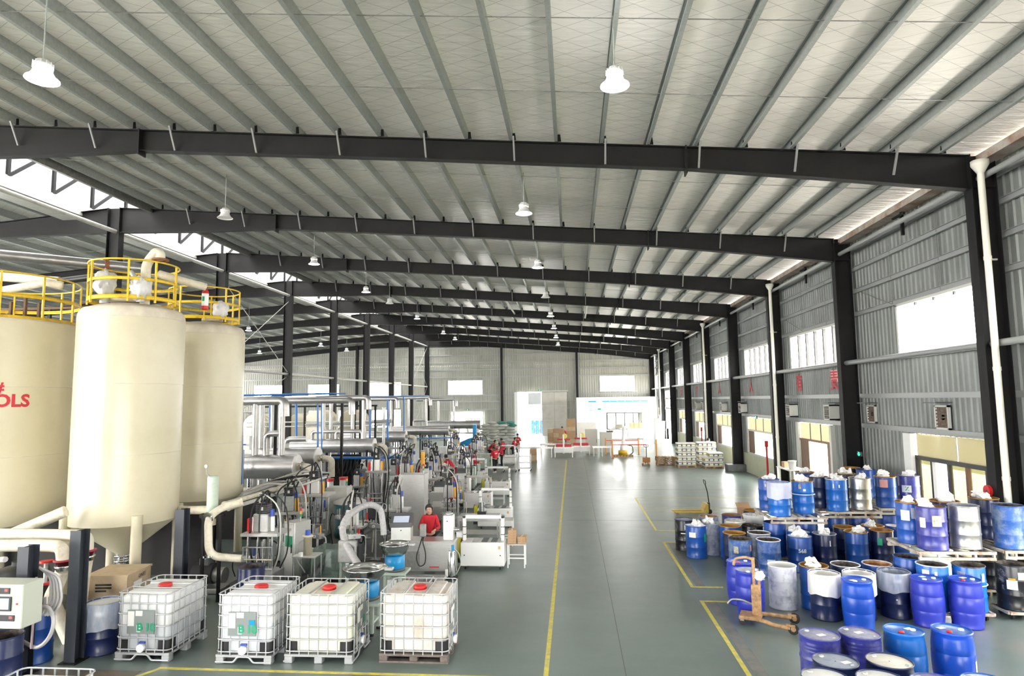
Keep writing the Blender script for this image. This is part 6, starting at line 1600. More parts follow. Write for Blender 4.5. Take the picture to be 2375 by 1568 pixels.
# ---------------- silver ducts with risers
def duct_unit(y, x0, x1, z, r, label, nozzles=6, risers=(), top=None, bend=True, header=None):
    d = thing('exhaust_duct', label, 'duct', (x0, y, 0), group='silver exhaust ducts')
    L_ = x1-x0
    b_ = MB(); b_.cyl((0,0,z), (L_,0,z), r, n=28, caps=False); b_.build('drum_shell', silver, d)
    for x in (0, L_): MB().cyl((x-.02,0,z), (x+.02,0,z), r*1.04, n=28).build('end_plate', mat('pale_end_plate', (.62,.60,.57), .45, .3), d)
    for i in range(1, 4): MB().cyl((L_*i/4-.008,0,z), (L_*i/4+.008,0,z), r*1.012, n=28, caps=False).build('clamp_band', dullsteel, d)
    for i in range(nozzles):
        x = L_*(i+.6)/nozzles; MB().cyl((x,0,z-r-.32), (x,0,z-r+.06), r*.22, n=14).build('nozzle', chrome, d)
    MB().box(0, L_*.98, -.12, .12, z-r-.44, z-r-.32).build('manifold_beam', galv_white, d)
    for x in (.25, L_*.5, L_-.3):
        for s in (-1, 1): MB().box(x-.04, x+.04, s*.35-.04, s*.35+.04, 0, z-r*.6).build('support_leg', steel_dark, d)
    if bend:
        e = MB().tube([(L_,0,z),(L_+.35,-.05,z+.0),(L_+.62,-.1,z-.05),(L_+.62,-.1,z-.75)], r*.3, 12, .25, 5).build('outlet_bend', cream2, d); MB().cyl((L_+.2,-.03,z), (L_+.24,-.03,z), r*.45, n=16).build('flange', chrome, e)
        MB().box(L_+.1, L_+.3, -r*.32, -r*.3, z+.0, z+.06).build('red_mark', red, e)
    for i, (rx, zt_, turn) in enumerate(risers):
        pts = [(rx,0,z+r*.8),(rx,0,zt_)]
        if turn: pts += [(rx+turn, 0, zt_)]
        if turn and top: pts += [(rx+turn, 0, zt_-.9)]
        MB().tube(pts, r*.27, 12, r*.5, 5).build('riser', silver, d)
    if header:
        xa, xb, hz, hr = header; xa -= x0; xb -= x0
        MB().tube([(xa,0,hz), ((xa+xb)/2,0,hz), (xb,0,hz), (xb+.02,0,hz-.6)], hr, 14, .2, 5).build('header_pipe', silver, d)
        for x in (xa+.4, xb-.6): MB().box(x-.05, x+.05, .5, .6, 0, hz).build('header_post', steel_dark if y < 40 else galv_white, d); MB().box(x-.04, x+.04, 0, .6, hz-.05, hz+.03).build('header_arm', steel_dark, d)
    return d
duct_unit(24.0, -17.5, -10.45, 2.05, .45, 'large silver duct nearest the silos', 9, [(5.35, 4.55, 0), (6.4, 4.55, 0), (5.8, 3.3, .55), (4.6, 3.0, .7)], header=(-18.2, -11.0, 4.55, .17))
duct_unit(26.4, -17.0, -10.6, 2.15, .44, 'second silver duct close behind the nearest one', 8, [(4.6, 4.5, 0), (5.0, 2.95, .9), (3.9, 4.6, 0)], header=(-18.0, -9.2, 4.55, .14))
duct_unit(33.0, -15.6, -10.25, 2.22, .36, 'third silver duct with three low risers', 8, [(2.6, 4.6, 0), (4.75, 4.7, 0), (2.0, 2.95, 1.6), (3.3, 2.95, 1.4)], top=True, header=(-17, -10.6, 4.68, .15))
duct_unit(41.5, -15.0, -10.8, 2.2, .36, 'fourth silver duct towards the gable', 6, [(1.4, 4.6, 0), (3.2, 4.65, 0), (2.2, 3.0, .9)], top=True, header=(-16, -11.4, 4.65, .13))
duct_unit(50.0, -14.0, -9.6, 2.2, .36, 'fifth silver duct towards the gable', 6, [(1.2, 4.7, 0), (2.6, 4.75, 0), (1.6, 3.0, 1.0)], top=True, header=(-15, -11.1, 4.75, .13))
duct_unit(57.5, -13.0, -8.2, 2.35, .36, 'farthest silver duct near the sacks', 6, [(1.0, 4.6, 0), (2.4, 4.6, 0)], top=True, bend=False, header=(-14, -10.4, 4.6, .13))
for i, (px_, y0_, ytop, ybot, Yd) in enumerate(((592, 0, 985, 1070, 24.6), (607, 0, 935, 1070, 28.5), (633, 0, 935, 1070, 28.5), (768, 0, 935, 1060, 33.5), (818, 0, 935, 1050, 34), (846, 0, 940, 1020, 40), (890, 0, 945, 1020, 40))):
    a = P(px_, ytop, Yd); b_ = P(px_, ybot, Yd); t = thing('riser_pipe', 'upright silver riser pipe, %s counting from the silos' % ORD[i+1], 'pipe', (a.x, a.y, 0), group='free silver risers')
    MB().cyl((0,0,0.0), (0,0,a.z), .1, n=12).build('run', silver, t); MB().cyl((0,0,a.z-.05), (0,0,a.z), .13, n=12).build('flange', silver, t); MB().cyl((0,0,1.0), (0,0,1.06), .13, n=12).build('flange', silver, t)
vb = thing('valve_box', 'white valve box on the silver riser beside the silos', 'valve box', (-12.2, 23.2, 0)); MB().bbox(-.3, .3, -.1, .1, 2.75, 3.25, .01).build('box', white2, vb); MB().cyl((-.2,-.2,2.95), (.2,-.2,2.95), .025, n=8).build('lever', blue_m, vb); put('post', rod(2.75, .05, silver), vb)
# blue pipes
def bluepipe(pts, label, r=.045): pipe('blue_pipe', pts, r, blue_p, label, n=8, rnd_=.12, group='blue painted pipes')
bluepipe([P(556,917,29.5), P(770,913,31), P(800,913,33)], 'blue pipe running level in front of the gable windows')
bluepipe([P(735,922,31), P(990,918,45), P(995,919,46)], 'long blue pipe receding towards the gable')
bluepipe([(P(561,1060,21.5).x, 21.5, .02), P(561,1060,21.5), P(561,935,21.5), P(556,934,21.5)], 'blue riser beside the rear silo')
bluepipe([P(626,1010,30), P(626,920,30), P(660,918,30.5)], 'short blue riser above the nearest duct')
bluepipe([P(560,930,31), P(728,927,31.5), P(737,934,31.5), P(737,1035,31.5), (P(737,1035,31.5).x, 31.5, .02)], 'blue pipe turning down before the third duct')
bluepipe([P(746,928,32), P(746,1030,32), (P(746,1030,32).x, 32, .02)], 'thin blue riser beside the turning one', .035)
bluepipe([P(752,1062,27.5), P(870,1062,27.8), P(928,1060,28), P(934,1066,28), P(934,1085,28)], 'bright blue pipe crossing above the filling stations', .06)
bluepipe([P(936,920,42), P(937,1015,42), P(945,1018,42), P(1055,1015,46)], 'blue pipe dropping before the fourth duct')
bluepipe([P(687,930,33), P(687,1040,33)], 'deep blue standpipe in front of the cream tunnels', .07)
bluepipe([P(899,928,38), P(899,1020,38)], 'deep blue standpipe further back', .06)
bluepipe([P(858,932,36), P(858,985,36), (P(858,985,36).x, 36, .02)], 'short deep blue standpipe beside the centre column', .06)
bl = thing('blue_press_frame', 'blue steel press frame beside the farthest duct', 'press', (*gp(1095, 1062), 0)); MB().box(.1, .35, -.2, .2, 0, 2.6).build('upright', cyanblue, bl); MB().prism([(-1.0,.9),(.1,.9),(.1,1.6),(-.3,1.5),(-1.0,1.2)], 'y', -.2, .2).build('bracket', cyanblue, bl); MB().bbox(-.9, .4, -.35, .35, 0, .3, .02).build('base', darkgrey, bl)
# ---------------- cream ribbed tunnels
def tunnel(loc, label, w=1.5, h=3.7, L_=2.2):
    t = thing('ribbed_tunnel', label, 'tunnel oven', loc, 0, group='cream ribbed tunnels')
    prof = [(-w/2,.4)] + [(-w/2*math.cos(a), h-w/2+w/2*math.sin(a)) for a in [PI*i/14 for i in range(15)]] + [(w/2,.4)]
    MB().prism(prof, 'y', 0, L_).build('shell', cream, t)
    for i in range(6):
        y = .1+(L_-.2)*i/5
        MB().tube([(p[0]*1.01, y, p[1]+.01) for p in prof], .045, 6, 0).build('rib', cream2, t)
    for sx in (-1, 1):
        for y in (.1, L_-.1): MB().box(sx*w/2*.8-.06, sx*w/2*.8+.06, y-.06, y+.06, 0, .42).build('foot', steel_dark, t)
tunnel((-20.6, 40.5, 0), 'cream ribbed tunnel nearest the silos'); tunnel((-18.95, 43.5, 0), 'cream ribbed tunnel second from the silos', 1.3)
tunnel((-17.1, 42.0, 0), 'cream ribbed tunnel between the centre columns', 1.5, 3.9); tunnel((-16.0, 45.5, 0), 'farthest cream ribbed tunnel', 1.5, 3.85)
for i, (x, y) in enumerate(((-15.2, 38.5), (-13.4, 38.2), (-18.0, 37.5), (-20.0, 37.0), (-14.0, 47.0))):
    cabinet((x, y, 0), (1.2, .8, 1.9), 'dark control cubicle in front of the tunnels, %s' % ORD[i+1], [darkgrey, blue_m, palegreen, dullsteel, darkgrey][i], tower=False)
# service gantry with thin pale rails over the ducts
gy = thing('service_gantry', 'pale service gantry rails above the third duct', 'gantry', (-13, 36.5, 0))
for z in (3.1, 3.35): MB().cyl((-6,0,z), (1.8,0,z), .04, n=8).build('rail', galv_white, gy)
MB().cyl((-2.5,0,3.2), (1.9,2.5,3.35), .07, n=10).build('inclined_rail', galv_white, gy); MB().cyl((-2.5,.3,3.1), (1.9,2.8,3.25), .07, n=10).build('inclined_rail', galv_white, gy)
for x in (-5.5, -2.5, .5, 1.7): MB().box(x-.05, x+.05, -.05, .05, 0, 4.3).build('post', steel_dark, gy)
MB().box(-5.6, 1.8, -.04, .04, 4.2, 4.3).build('beam', steel_dark, gy)
for i, (x, y) in enumerate(((-9.3, 25.6), (-9.0, 26.1))):
    t = thing('sight_glass_pump', 'red and white pump cylinder, %s one' % ('front', 'rear')[i], 'pump', (x+.15, y-1.6, 0)); put('post', rod(1.0, .05, dullsteel), t); MB().cyl((0,0,1.0), (0,0,1.1), .14, n=18).build('lower_rim', red, t); MB().cyl((0,0,1.1), (0,0,1.5), .12, n=18).build('barrel', white2, t); MB().cyl((0,0,1.5), (0,0,1.6), .14, n=18).build('upper_rim', red, t)
hb = thing('hose_rack', 'black hoses looped on a dark rack behind the stations', 'hose rack', (-10.3, 28.75, 0)); MB().box(-.7, .7, .15, .2, 0, 2.1).build('back_board', steel_dark, hb)
for i in range(6): MB().tube([(-.5+.2*i,0,2.0),(-.45+.2*i,-.15,1.5),(-.35+.18*i,-.2,1.15),(-.15+.15*i,-.15,1.5),(-.1+.15*i,0,2.0)], .03, 7, .2).build('hose', rubber, hb)
# ================================================================ FAR END OF THE AISLE
# palletised cartons by the right wall
def wood_pallet(loc, label, rz=0, w=1.2, d=1.0):
    p_ = thing('wooden_pallet', label, 'pallet', loc, rz, group='wooden pallets')
    for i in range(6): 
        x = -w/2+.05+(w-.1)*i/5; MB().box(x-.05, x+.05, -d/2, d/2, .115, .14).build('deck_board', wood, p_)
    for y in (-d/2+.05, 0, d/2-.05):
        MB().box(-w/2, w/2, y-.045, y+.045, .095, .115).build('stringer', wood, p_)
        for x in (-w/2+.07, 0, w/2-.07): MB().box(x-.06, x+.06, y-.045, y+.045, .02, .095).build('block', wood, p_)
        MB().box(-w/2, w/2, y-.045, y+.045, 0, .02).build('skid', wood, p_)
tin_w = mat('white_can_lid', (.8,.8,.78), .4); tin_b = mat('black_can_print', (.03,.03,.03), .45); tin_y = mat('olive_yellow_can_print', (.30,.26,.05), .5)
cw, cd_, chh = .29, .29, .29
ca = MB().bbox(-cw/2+.005, cw/2-.005, -cd_/2+.005, cd_/2-.005, 0, chh-.02, .02).fixed('pack_body', white2)
cb1 = MB().box(-cw/2+.002, cw/2-.002, -cd_/2+.002, cd_/2-.002, .05, .2).fixed('print_band', tin_b)
cb2 = MB().box(-cw/2+.002, cw/2-.002, -cd_/2+.002, cd_/2-.002, .05, .2).fixed('print_band', tin_y)
cl_ = MB().box(-.1, .1, -cd_/2, -cd_/2+.002, .07, .16).fixed('print_label', paper)
PK = [((7.3, 43.6), 4, 3, 5, 'left pallet'), ((8.75, 44.3), 4, 3, 5, 'rear pallet'), ((8.85, 42.9), 4, 3, 3, 'right front pallet')]
for (cx, cy), nx, ny, nz, nm in PK:
    wood_pallet((cx, cy, 0), 'wooden pallet under the stacked packs, %s' % nm)
    for iz in range(nz):
        for iy in range(ny):
            for ix in range(nx):
                if 0 < iy < ny-1 and 0 < ix < nx-1 and iz < nz-1: continue
                if nm == 'right front pallet' and iz == nz-1 and ix == 0: continue
                t = thing('pail_pack', 'printed pail pack on the %s, %s layer, %s from left, %s row' % (nm, ORD[iz+1], ORD[ix+1], ORD[iy+1]), 'pail pack', (cx-.435+ix*cw, cy-.29+iy*cd_, .14+iz*chh), group='printed pail packs on the %s' % nm)
                put('pack_body', ca, t); put('print_band', cb2 if (iz+ix) % 2 else cb1, t); put('print_label', cl_, t)
for i in range(4): wood_pallet((6.15+.03*(i % 2), 44.9, .14*i), 'empty wooden pallet in the small pile, %s from the floor' % ORD[i+1], .05*(i-1))
# robot palletiser cell
rb = thing('palletising_robot', 'white palletising robot on a yellow pedestal', 'robot', (3.85, 51.6, 0))
MB().bbox(-.75, .75, -.5, .5, 0, .14, .01).build('plinth', mat('brown_striped_plinth', (.28,.17,.08), .6), rb)
for i in range(6): MB().prism([(-.7+.24*i,.02),(-.6+.24*i,.02),(-.52+.24*i,.12),(-.62+.24*i,.12)], 'y', -.505, -.501).build('hazard_stripe', yellow, rb)
MB().lathe([(0,.14),(.36,.14),(.36,.45),(.3,.5),(0,.5)], n=24).build('pedestal', yellow, rb)
MB().lathe([(.22,.5),(.22,.8),(.16,.9),(0,.92)], n=20).build('turret', white, rb); MB().tube([(0,0,.8),(.1,0,1.6),(.12,0,2.35)], .13, 12).build('lower_arm', white, rb); MB().tube([(.12,0,2.3),(-.5,-.1,2.25),(-1.0,-.2,2.05)], .1, 12).build('upper_arm', white, rb); MB().bbox(-.55, .0, -.3, .1, 2.2, 2.5, .03).build('counterweight', cream2, rb); MB().bbox(-1.25, -.75, -.4, .0, 1.9, 2.0, .02).build('gripper', darkgrey, rb); MB().tube([(.3,0,.9),(.75,0,.8),(.8,0,.3),(.5,0,.1)], .03, 8, .15).build('cable', black, rb)
rl_ = thing('guard_rail', 'red topped guard rail around the robot cell', 'guard rail', (3.6, 50.3, 0))
for x in (-.6, 1.9): MB().box(x-.03, x+.03, -.03, .03, 0, 1.0).build('post', galv, rl_)
MB().box(-.6, 1.9, -.025, .025, .96, 1.02).build('top_rail', red, rl_); MB().box(-.6, 1.9, -.02, .02, .06, .1).build('bottom_rail', galv, rl_)
r2 = thing('guard_rail', 'second red topped guard rail behind the robot', 'guard rail', (3.4, 54.2, 0))
for x in (-.8, .6, 1.9): MB().box(x-.03, x+.03, -.03, .03, 0, 1.1).build('post', galv, r2)
MB().box(-.8, 1.9, -.025, .025, 1.05, 1.1).build('top_rail', red, r2)
for i, (x, y) in enumerate(((2.95, 49.9), (2.6, 53.0), (5.2, 53.0), (6.3, 50.6))):
    o = thing('light_barrier', 'orange light barrier post of the robot cell, %s from the left' % ['first', 'second', 'third', 'fourth'][i], 'post', (x, y, 0), group='orange light barriers'); MB().bbox(-.05, .05, -.05, .05, .02, 1.35, .01).build('column', orange, o); MB().box(-.1, .1, -.1, .1, 0, .02).build('foot', darkgrey, o)
# white table and curtains by the office
tb2 = bench((4.6, 58.5, 0), (3.2, .8, 1.0), 'white table under the office window', m_=white)
st = thing('carton_stack', 'stack of brown cartons on a stand in front of the office window', 'carton stack', (6.9, 72.5, 0)); MB().box(-.9, .9, -.4, .4, 0, 1.25).build('stand', white2, st)
for i in range(3):
    for j in range(2): MB().bbox(-.7+.5*i, -.23+.5*i, -.25, .25, 1.25+.3*j, 1.54+.3*j, .01).build('carton', card, st)
for i, x in enumerate((8.55, 9.2)):
    o = thing('rolled_sheet', 'tall white rolled sheet leaning by the doorway, %s' % ('left', 'right')[i], 'roll', (x-.3, 66.0+i*.8, 0)); MB().cyl((0,0,0), (.1,0,2.5-.3*i), .26, n=18).build('roll', white, o); MB().cyl((.1,0,2.5-.3*i), (.1,0,2.52-.3*i), .08, n=12).build('core', card, o)
# carton sealing machines with red belts
def sealer(loc, label):
    s = thing('case_sealer', label, 'case sealer', loc, 0, group='red and white case sealers')
    MB().bbox(-.75, .75, -.4, .4, .35, .72, .01).build('body', white, s); MB().box(-.75, .75, -.3, .3, .72, .76).build('roller_bed', steel, s)
    for i in range(8): MB().cyl((-.65+.185*i,-.3,.78), (-.65+.185*i,.3,.78), .03, n=10).build('roller', chrome, s)
    for sy in (-1, 1):
        MB().bbox(-.6, .6, sy*.33-.06, sy*.33+.06, .80, .98, .01).build('side_belt', red, s)
        MB().bbox(-.06, .06, sy*.42-.05, sy*.42+.05, .3, 1.75, .01).build('mast', white, s)
    MB().bbox(-.5, .5, -.12, .12, 1.3, 1.42, .01).build('tape_head', red, s); MB().cyl((.1,-.06,1.62), (.1,.06,1.62), .2, n=22).build('tape_roll', mat('yellow_tape_roll', (.8,.7,.1), .4), s)
    for sx in (-1, 1):
        for sy in (-1, 1): MB().box(sx*.68-.035, sx*.68+.035, sy*.36-.035, sy*.36+.035, 0, .35).build('leg', white, s)
sealer((-.75, 51.3, 0), 'red and white case sealer at the end of the yellow line'); sealer((.6, 52.6, 0), 'second case sealer with yellow tape rolls')
def conveyor(loc, L_, label, m_):
    c_ = thing('conveyor', label, 'conveyor', loc, 0, group='roller and belt conveyors')
    for s in (-1, 1): MB().box(-L_/2, L_/2, s*.3-.03, s*.3+.03, .68, .8).build('side_rail', steel, c_)
    MB().box(-L_/2, L_/2, -.27, .27, .74, .78).build('belt', m_, c_)
    n = max(2, int(L_/1.2))
    for i in range(n+1):
        x = -L_/2+.1+(L_-.2)*i/n
        for s in (-1, 1): MB().box(x-.03, x+.03, s*.3-.03, s*.3+.03, 0, .68).build('leg', white, c_)
    for i in range(int(L_/.22)): MB().cyl((-L_/2+.1+.22*i,-.27,.79), (-L_/2+.1+.22*i,.27,.79), .025, n=8).build('roller', chrome, c_)
mint = mat('mint_green_belt', (.12,.45,.36), .5)
conveyor((-3.0, 51.2, 0), 2.8, 'mint green conveyor leading to the case sealer', mint); conveyor((2.25, 51.8, 0), 1.5, 'steel conveyor between the case sealer and the robot', steel); conveyor((-5.2, 52.6, 0), 1.8, 'steel conveyor beside the red jacketed group', galv_white); conveyor((-1.5, 55.0, 0), 2.6, 'rear mint green conveyor', mint)
for (x, y, h, lab) in ((1.5, 54.4, 2.0, 'pale grey packing cabinet left of the robot'), (2.75, 55.6, 1.7, 'low pale packing cabinet behind the conveyor')): cabinet((x, y, 0), (1.0, .8, h), lab, mat('greige_enamel', (.55,.53,.47), .5), door=True)
# carton piles near the gable
for i, (x, y, w, h) in enumerate(((-1.6, 62.0, 1.6, 1.7), (-.2, 66.0, .9, 2.4), (-2.9, 47.4, .5, .6))):
    o = thing('carton_pile', ['wide brown carton pile behind the case sealer', 'tall tan carton pile beside the office', 'small carton pair on a trolley by the aisle'][i], 'carton pile', (x, y, 0))
    MB().box(-w/2, w/2, -.4, .4, 0, .14).build('pallet', wood, o); n = max(1, int(w/.5))
    for a in range(n):
        for b_ in range(int((h-.14)/.4)+1): MB().bbox(-w/2+w*a/n+.01, -w/2+w*(a+1)/n-.01, -.38, .38, .14+.4*b_, .53+.4*b_, .01).build('carton', card if (a+b_) % 3 else crate_m, o)
# sack pile
sackm = [mat('grey_white_sack', (.55,.55,.50), .8, bump=.2), mat('white_sack', (.78,.78,.75), .7, bump=.2), mat('green_printed_sack', (.05,.28,.22), .7), mat('yellow_printed_sack', (.75,.55,.15), .7)]
def sack_mesh(m_):
    def fn(v): return Vector((v.x, v.y, v.z*(1-.25*abs(v.x/.42)**2)))
    return MB().ball((0,0,.13), .14, 14, (2.9, 2.2, 1.0), fn=None).fixed('sack', m_)
sm_ = [sack_mesh(m_) for m_ in sackm]
rnd = random.Random(5); SI = 0
for lay in range(9):
    for j in range(6 if lay < 8 else 4):
        x = -8.3+.87*(j % 4)+(.2 if lay % 2 else 0); yy = 59.4+.75*(j//4)
        if lay > 7 and j == 0: continue
        SI += 1
        c_ = 0 if (j % 4) < 2 and lay < 9 else (rnd.choice([1,1,2,3]) if lay > 6 else 0)
        t = thing('filled_sack', ['plump grey white', 'bright white', 'green printed', 'yellow printed'][c_]+' sack in the big pile, %s layer up, %s from left, %s row' % (ORD[lay+1], ORD[j % 4+1], 'rear' if j > 3 else 'front'), 'sack', (x, yy, .272*lay+.142), .3*rnd.uniform(-1,1), group='sacks in the big pile')
        put('sack_body', sm_[c_], t)
        MB().box(-.43, -.38, -.06, .06, .10, .16).build('sewn_end', sackm[c_], t)
wood_pallet((-6.9, 59.8, 0), 'broad pallet under the sack pile', 0, 3.8, 1.7)
# blue barrels seen through the tall doorway
for i in range(3):
    for j in range(2):
        o = thing('yard_drum', '%s blue barrel outside the tall gable doorway, %s from left' % (('lower','upper')[j], ORD[i+1]), 'drum', (-5.4+.62*i, 88.0, .905*j-.06), group='barrels outside the gable'); put('drum_shell', plastic_shell(PLASTIC), o); put('lid', plastic_lid(PLASTIC), o)
# ================================================================ LEFT FOREGROUND DRUMS
drum('open', 241, 1394, 'navy drum wrapped in clear film beside the leftmost tote', shell=NAVY, inner=LINERC, liner=(LINERC, .45), cont=(mat('pale_film_cover', (.6,.6,.58), .4), .86))
drum('open', 84, 1412, 'blue drum with hose hanging inside beside the control box', shell=BLUE, inner=RUSTY, rim=OCHRE)
drum('open', 5, 1472, 'violet black drum at the lower left edge', shell=NAVY, inner=DARKIN)
drum('open', 505, 1395, 'navy drum in the shade behind the second tote', shell=NAVY, inner=DARKIN, xy=(-7.15, 14.1))
# ================================================================ PEOPLE
def skin_mesh(name, pts, edges, mat_, sub=2, root=0):
    """grow a continuous surface around a skeleton: pts = list of (x,y,z,rx[,ry])"""
    me = bpy.data.meshes.new(name); me.from_pydata([p[:3] for p in pts], edges, []); me.update()
    ob = bpy.data.objects.new(name, me); C.objects.link(ob)
    ob.modifiers.new('skin', 'SKIN').use_smooth_shade = True
    if not me.skin_vertices: me.skin_vertices.new() if hasattr(me.skin_vertices, 'new') else None
    for i, p in enumerate(pts):
        sv = me.skin_vertices[0].data[i]; sv.radius = (p[3], p[4] if len(p) > 4 else p[3]); sv.use_root = (i == root)
    s_ = ob.modifiers.new('sub', 'SUBSURF'); s_.levels = sub; s_.render_levels = sub
    bpy.context.view_layer.update()
    out = bpy.data.meshes.new_from_object(ob.evaluated_get(bpy.context.evaluated_depsgraph_get()))
    bpy.data.objects.remove(ob); bpy.data.meshes.remove(me)
    out.materials.clear(); out.materials.append(mat_)
    for p in out.polygons: p.use_smooth = True
    return out
def V3(*a): return Vector(a)
def pose_parts(pose, jacket, trousers, hair_long=False):
    """returns (name, mesh) list; figure faces -Y, feet on z=0"""
    lean = pose.get('lean', .0); drop = pose.get('drop', .0)
    pel = V3(0, 0, .90-drop); chest = V3(0, -lean*.6, 1.22-drop-lean*.15); neck = V3(0, -lean, 1.40-drop-lean*.28); 
    nod = pose.get('nod', .04); turn = pose.get('turn', 0.0)
    h0 = neck + V3(0, -.02-nod*.3, .062); h1 = h0 + V3(0, -.02-nod*.3, .08); h2 = h1 + V3(0, .01-nod*.2, .085)
    pts = [(*pel, .13, .09), (*chest, .12, .07), (*neck, .058, .055), (*h0, .072, .078), (*h1, .088, .104), (*h2, .070, .085)]
    ed = [(0,1),(1,2),(2,3),(3,4),(4,5)]
    jac = [(*(pel+V3(0,0,-.06)), .175, .13), (*(pel+V3(0,0,.1)), .165, .125), (*chest, .195, .15), (*(neck+V3(0,0,-.03)), .095, .09)]
    je = [(0,1),(1,2),(2,3)]
    cuff = []
    for s, key in ((-1, 'hand_r'), (1, 'hand_l')):
        sh = neck + V3(s*.165, .01, -.07); hd = V3(*pose[key]); hd.z -= drop
        mid = (sh+hd)/2; d = (hd-sh).length; L_ = .29
        out = pose.get('elbow', V3(s*.10, .10, -.14)); out = V3(s*abs(out.x), out.y, out.z)
        bendk = math.sqrt(max(.0, L_*L_-(min(d, .57)/2)**2)); el = mid + out.normalized()*bendk
        dv = (hd-el).normalized()
        i = len(pts); pts += [(*sh, .055), (*el, .042), (*(el+(hd-el)*.55), .036), (*hd, .028, .024), (*(hd+dv*.055), .038, .018)]
        ed += [(1,i),(i,i+1),(i+1,i+2),(i+2,i+3),(i+3,i+4)]
        side = dv.cross(V3(0,0,1)); side = side.normalized() if side.length > .01 else V3(1,0,0)
        dn = side.cross(dv).normalized()
        if dn.z > 0: dn = -dn
        for q, (off, ln) in enumerate(((-.03,.052), (-.011,.065), (.010,.062), (.029,.048))):
            a = hd+dv*.085+side*off; b_ = a+dv*ln*.55+dn*.008; c_ = b_+dv*ln*.3+dn*.03
            j = len(pts); pts += [(*a, .0095), (*b_, .0085), (*c_, .0075)]; ed += [(i+4,j),(j,j+1),(j+1,j+2)]
        a = hd+dv*.03+side*(-s*.036); b_ = a+dv*.035+side*(-s*.018)+dn*.012
        j = len(pts); pts += [(*a, .011), (*b_, .009)]; ed += [(i+4,j),(j,j+1)]
        k = len(jac); jac += [(*sh, .072), (*el, .058), (*(el+(hd-el)*.9), .045)]; je += [(2,k),(k,k+1),(k+1,k+2)]
    tro = [(*(pel+V3(0,0,.03)), .160, .12)]; te = []
    for s in (-1, 1):
        hp = pel+V3(s*.085,0,-.07); fx = pose.get('foot', (.10, 0))
        an = V3(s*fx[0], fx[1]*s*.5, .08); kn = (hp+an)/2+V3(s*.01,-.03-drop*.9,0)
        i = len(pts); pts += [(*hp, .085), (*kn, .055), (*an, .040), (*(an+V3(s*.01,-.10,-.045)), .035, .03)]; ed += [(0,i),(i,i+1),(i+1,i+2),(i+2,i+3)]
        k = len(tro); tro += [(*hp, .098), (*kn, .074), (*(an+V3(0,0,.02)), .062)]; te += [(0,k),(k,k+1),(k+1,k+2)]
    parts = [('body', skin_mesh('body', pts, ed, skinm)), ('jacket', skin_mesh('jacket', jac, je, jacket)), ('trousers', skin_mesh('trousers', tro, te, trousers))]
    # hair, face, shoes, collar
    hc = h1 + V3(0, .022, .035)
    def hf(v):
        d = v-hc
        if d.y < -.035 and d.z < .035: d = V3(d.x*.93, -.035+(d.y+.035)*.15, d.z)
        if d.z < -.055 and not hair_long: d.z = -.055+(d.z+.055)*.3
        return hc+d
    hb_ = MB().ball(tuple(hc), .113, 18, (.97, 1.1, 1.12), fn=hf)
    if hair_long: hb_.ball(tuple(hc+V3(0,.1,-.06)), .055, 12, (.9,.9,1.3))
    parts.append(('hair', hb_.fixed('hair', hairm)))
    fc = MB(); fy = h1.y-.098
    for s in (-1, 1): fc.ball((h1.x+s*.03, fy+.008, h1.z+.012), .009, 8, (1.4,.6,.7)); fc.box(h1.x+s*.03-.017, h1.x+s*.03+.017, fy-.002, fy+.012, h1.z+.03, h1.z+.036)
    fc.box(h1.x-.02, h1.x+.02, fy+.008, fy+.02, h1.z-.056, h1.z-.05)
    parts.append(('eyes_and_mouth', fc.fixed('eyes_and_mouth', hairm)))
    parts.append(('nose', MB().ball((h1.x, fy-.004, h1.z-.014), .014, 8, (.8,.9,1.3)).fixed('nose', skinm)))
    er = MB()
    for s in (-1, 1): er.ball((h1.x+s*.094, h1.y+.01, h1.z), .02, 8, (.4,.8,1.3))
    parts.append(('ears', er.fixed('ears', skinm)))
    shm = MB()
    for s in (-1, 1):
        fx = pose.get('foot', (.10, 0)); a = V3(s*fx[0], fx[1]*s*.5, 0)
        shm.ball((a.x+s*.008, a.y-.05, .045), .05, 12, (.95,2.4,.9))
    parts.append(('shoes', shm.fixed('shoes', pose.get('shoes', darkgrey))))
    parts.append(('collar', MB().ring((neck.x, neck.y+.005, neck.z+.01), .072, .024, 18, 8).fixed('collar', blackcloth)))
    return parts
POSES = {
 'work': dict(hand_r=(-.17,-.40,1.02), hand_l=(.17,-.40,1.02), nod=.14, lean=.06),
 'reach': dict(hand_r=(-.25,-.48,1.12), hand_l=(.10,-.42,1.05), nod=.1, lean=.12),
 'bend': dict(hand_r=(-.20,-.62,.86), hand_l=(.16,-.60,.88), nod=.16, lean=.34),
 'hold': dict(hand_r=(-.14,-.30,1.10), hand_l=(.14,-.30,1.08), nod=.12, lean=.03, foot=(.09,.16), shoes=white),
 'seat': dict(hand_r=(-.18,-.42,1.05), hand_l=(.14,-.42,1.0), nod=.12, lean=.12, drop=.22),
}
PM = {}
def person(pose, loc, rz, label, jacket=None, trousers=None, long_=False, back_print=False, s=1.0):
    key = (pose, (jacket or redcloth).name, (trousers or blackcloth).name, long_)
    if key not in PM: PM[key] = pose_parts(POSES[pose], jacket or redcloth, trousers or blackcloth, long_)
    p_ = thing('person', label, 'person', loc, rz, group='people at work')
    p_.scale = (s, s, s)
    for n_, me in PM[key]: put(n_, me, p_)
    if back_print:
        b_ = MB()
        b_.box(-.09, .09, .118, .124, 1.20, 1.225); b_.box(-.07, .07, .118, .124, 1.16, 1.18)
        b_.build('back_print', paper, p_)
    return p_
person('work', (-3.95, 17.78, 0), .1, 'young person in a red jacket with black collar bending over the front bench')
person('reach', (-4.75, 26.2, 0), -1.2, 'person with a hair bun in a red jacket behind the third strapping machine', long_=True)
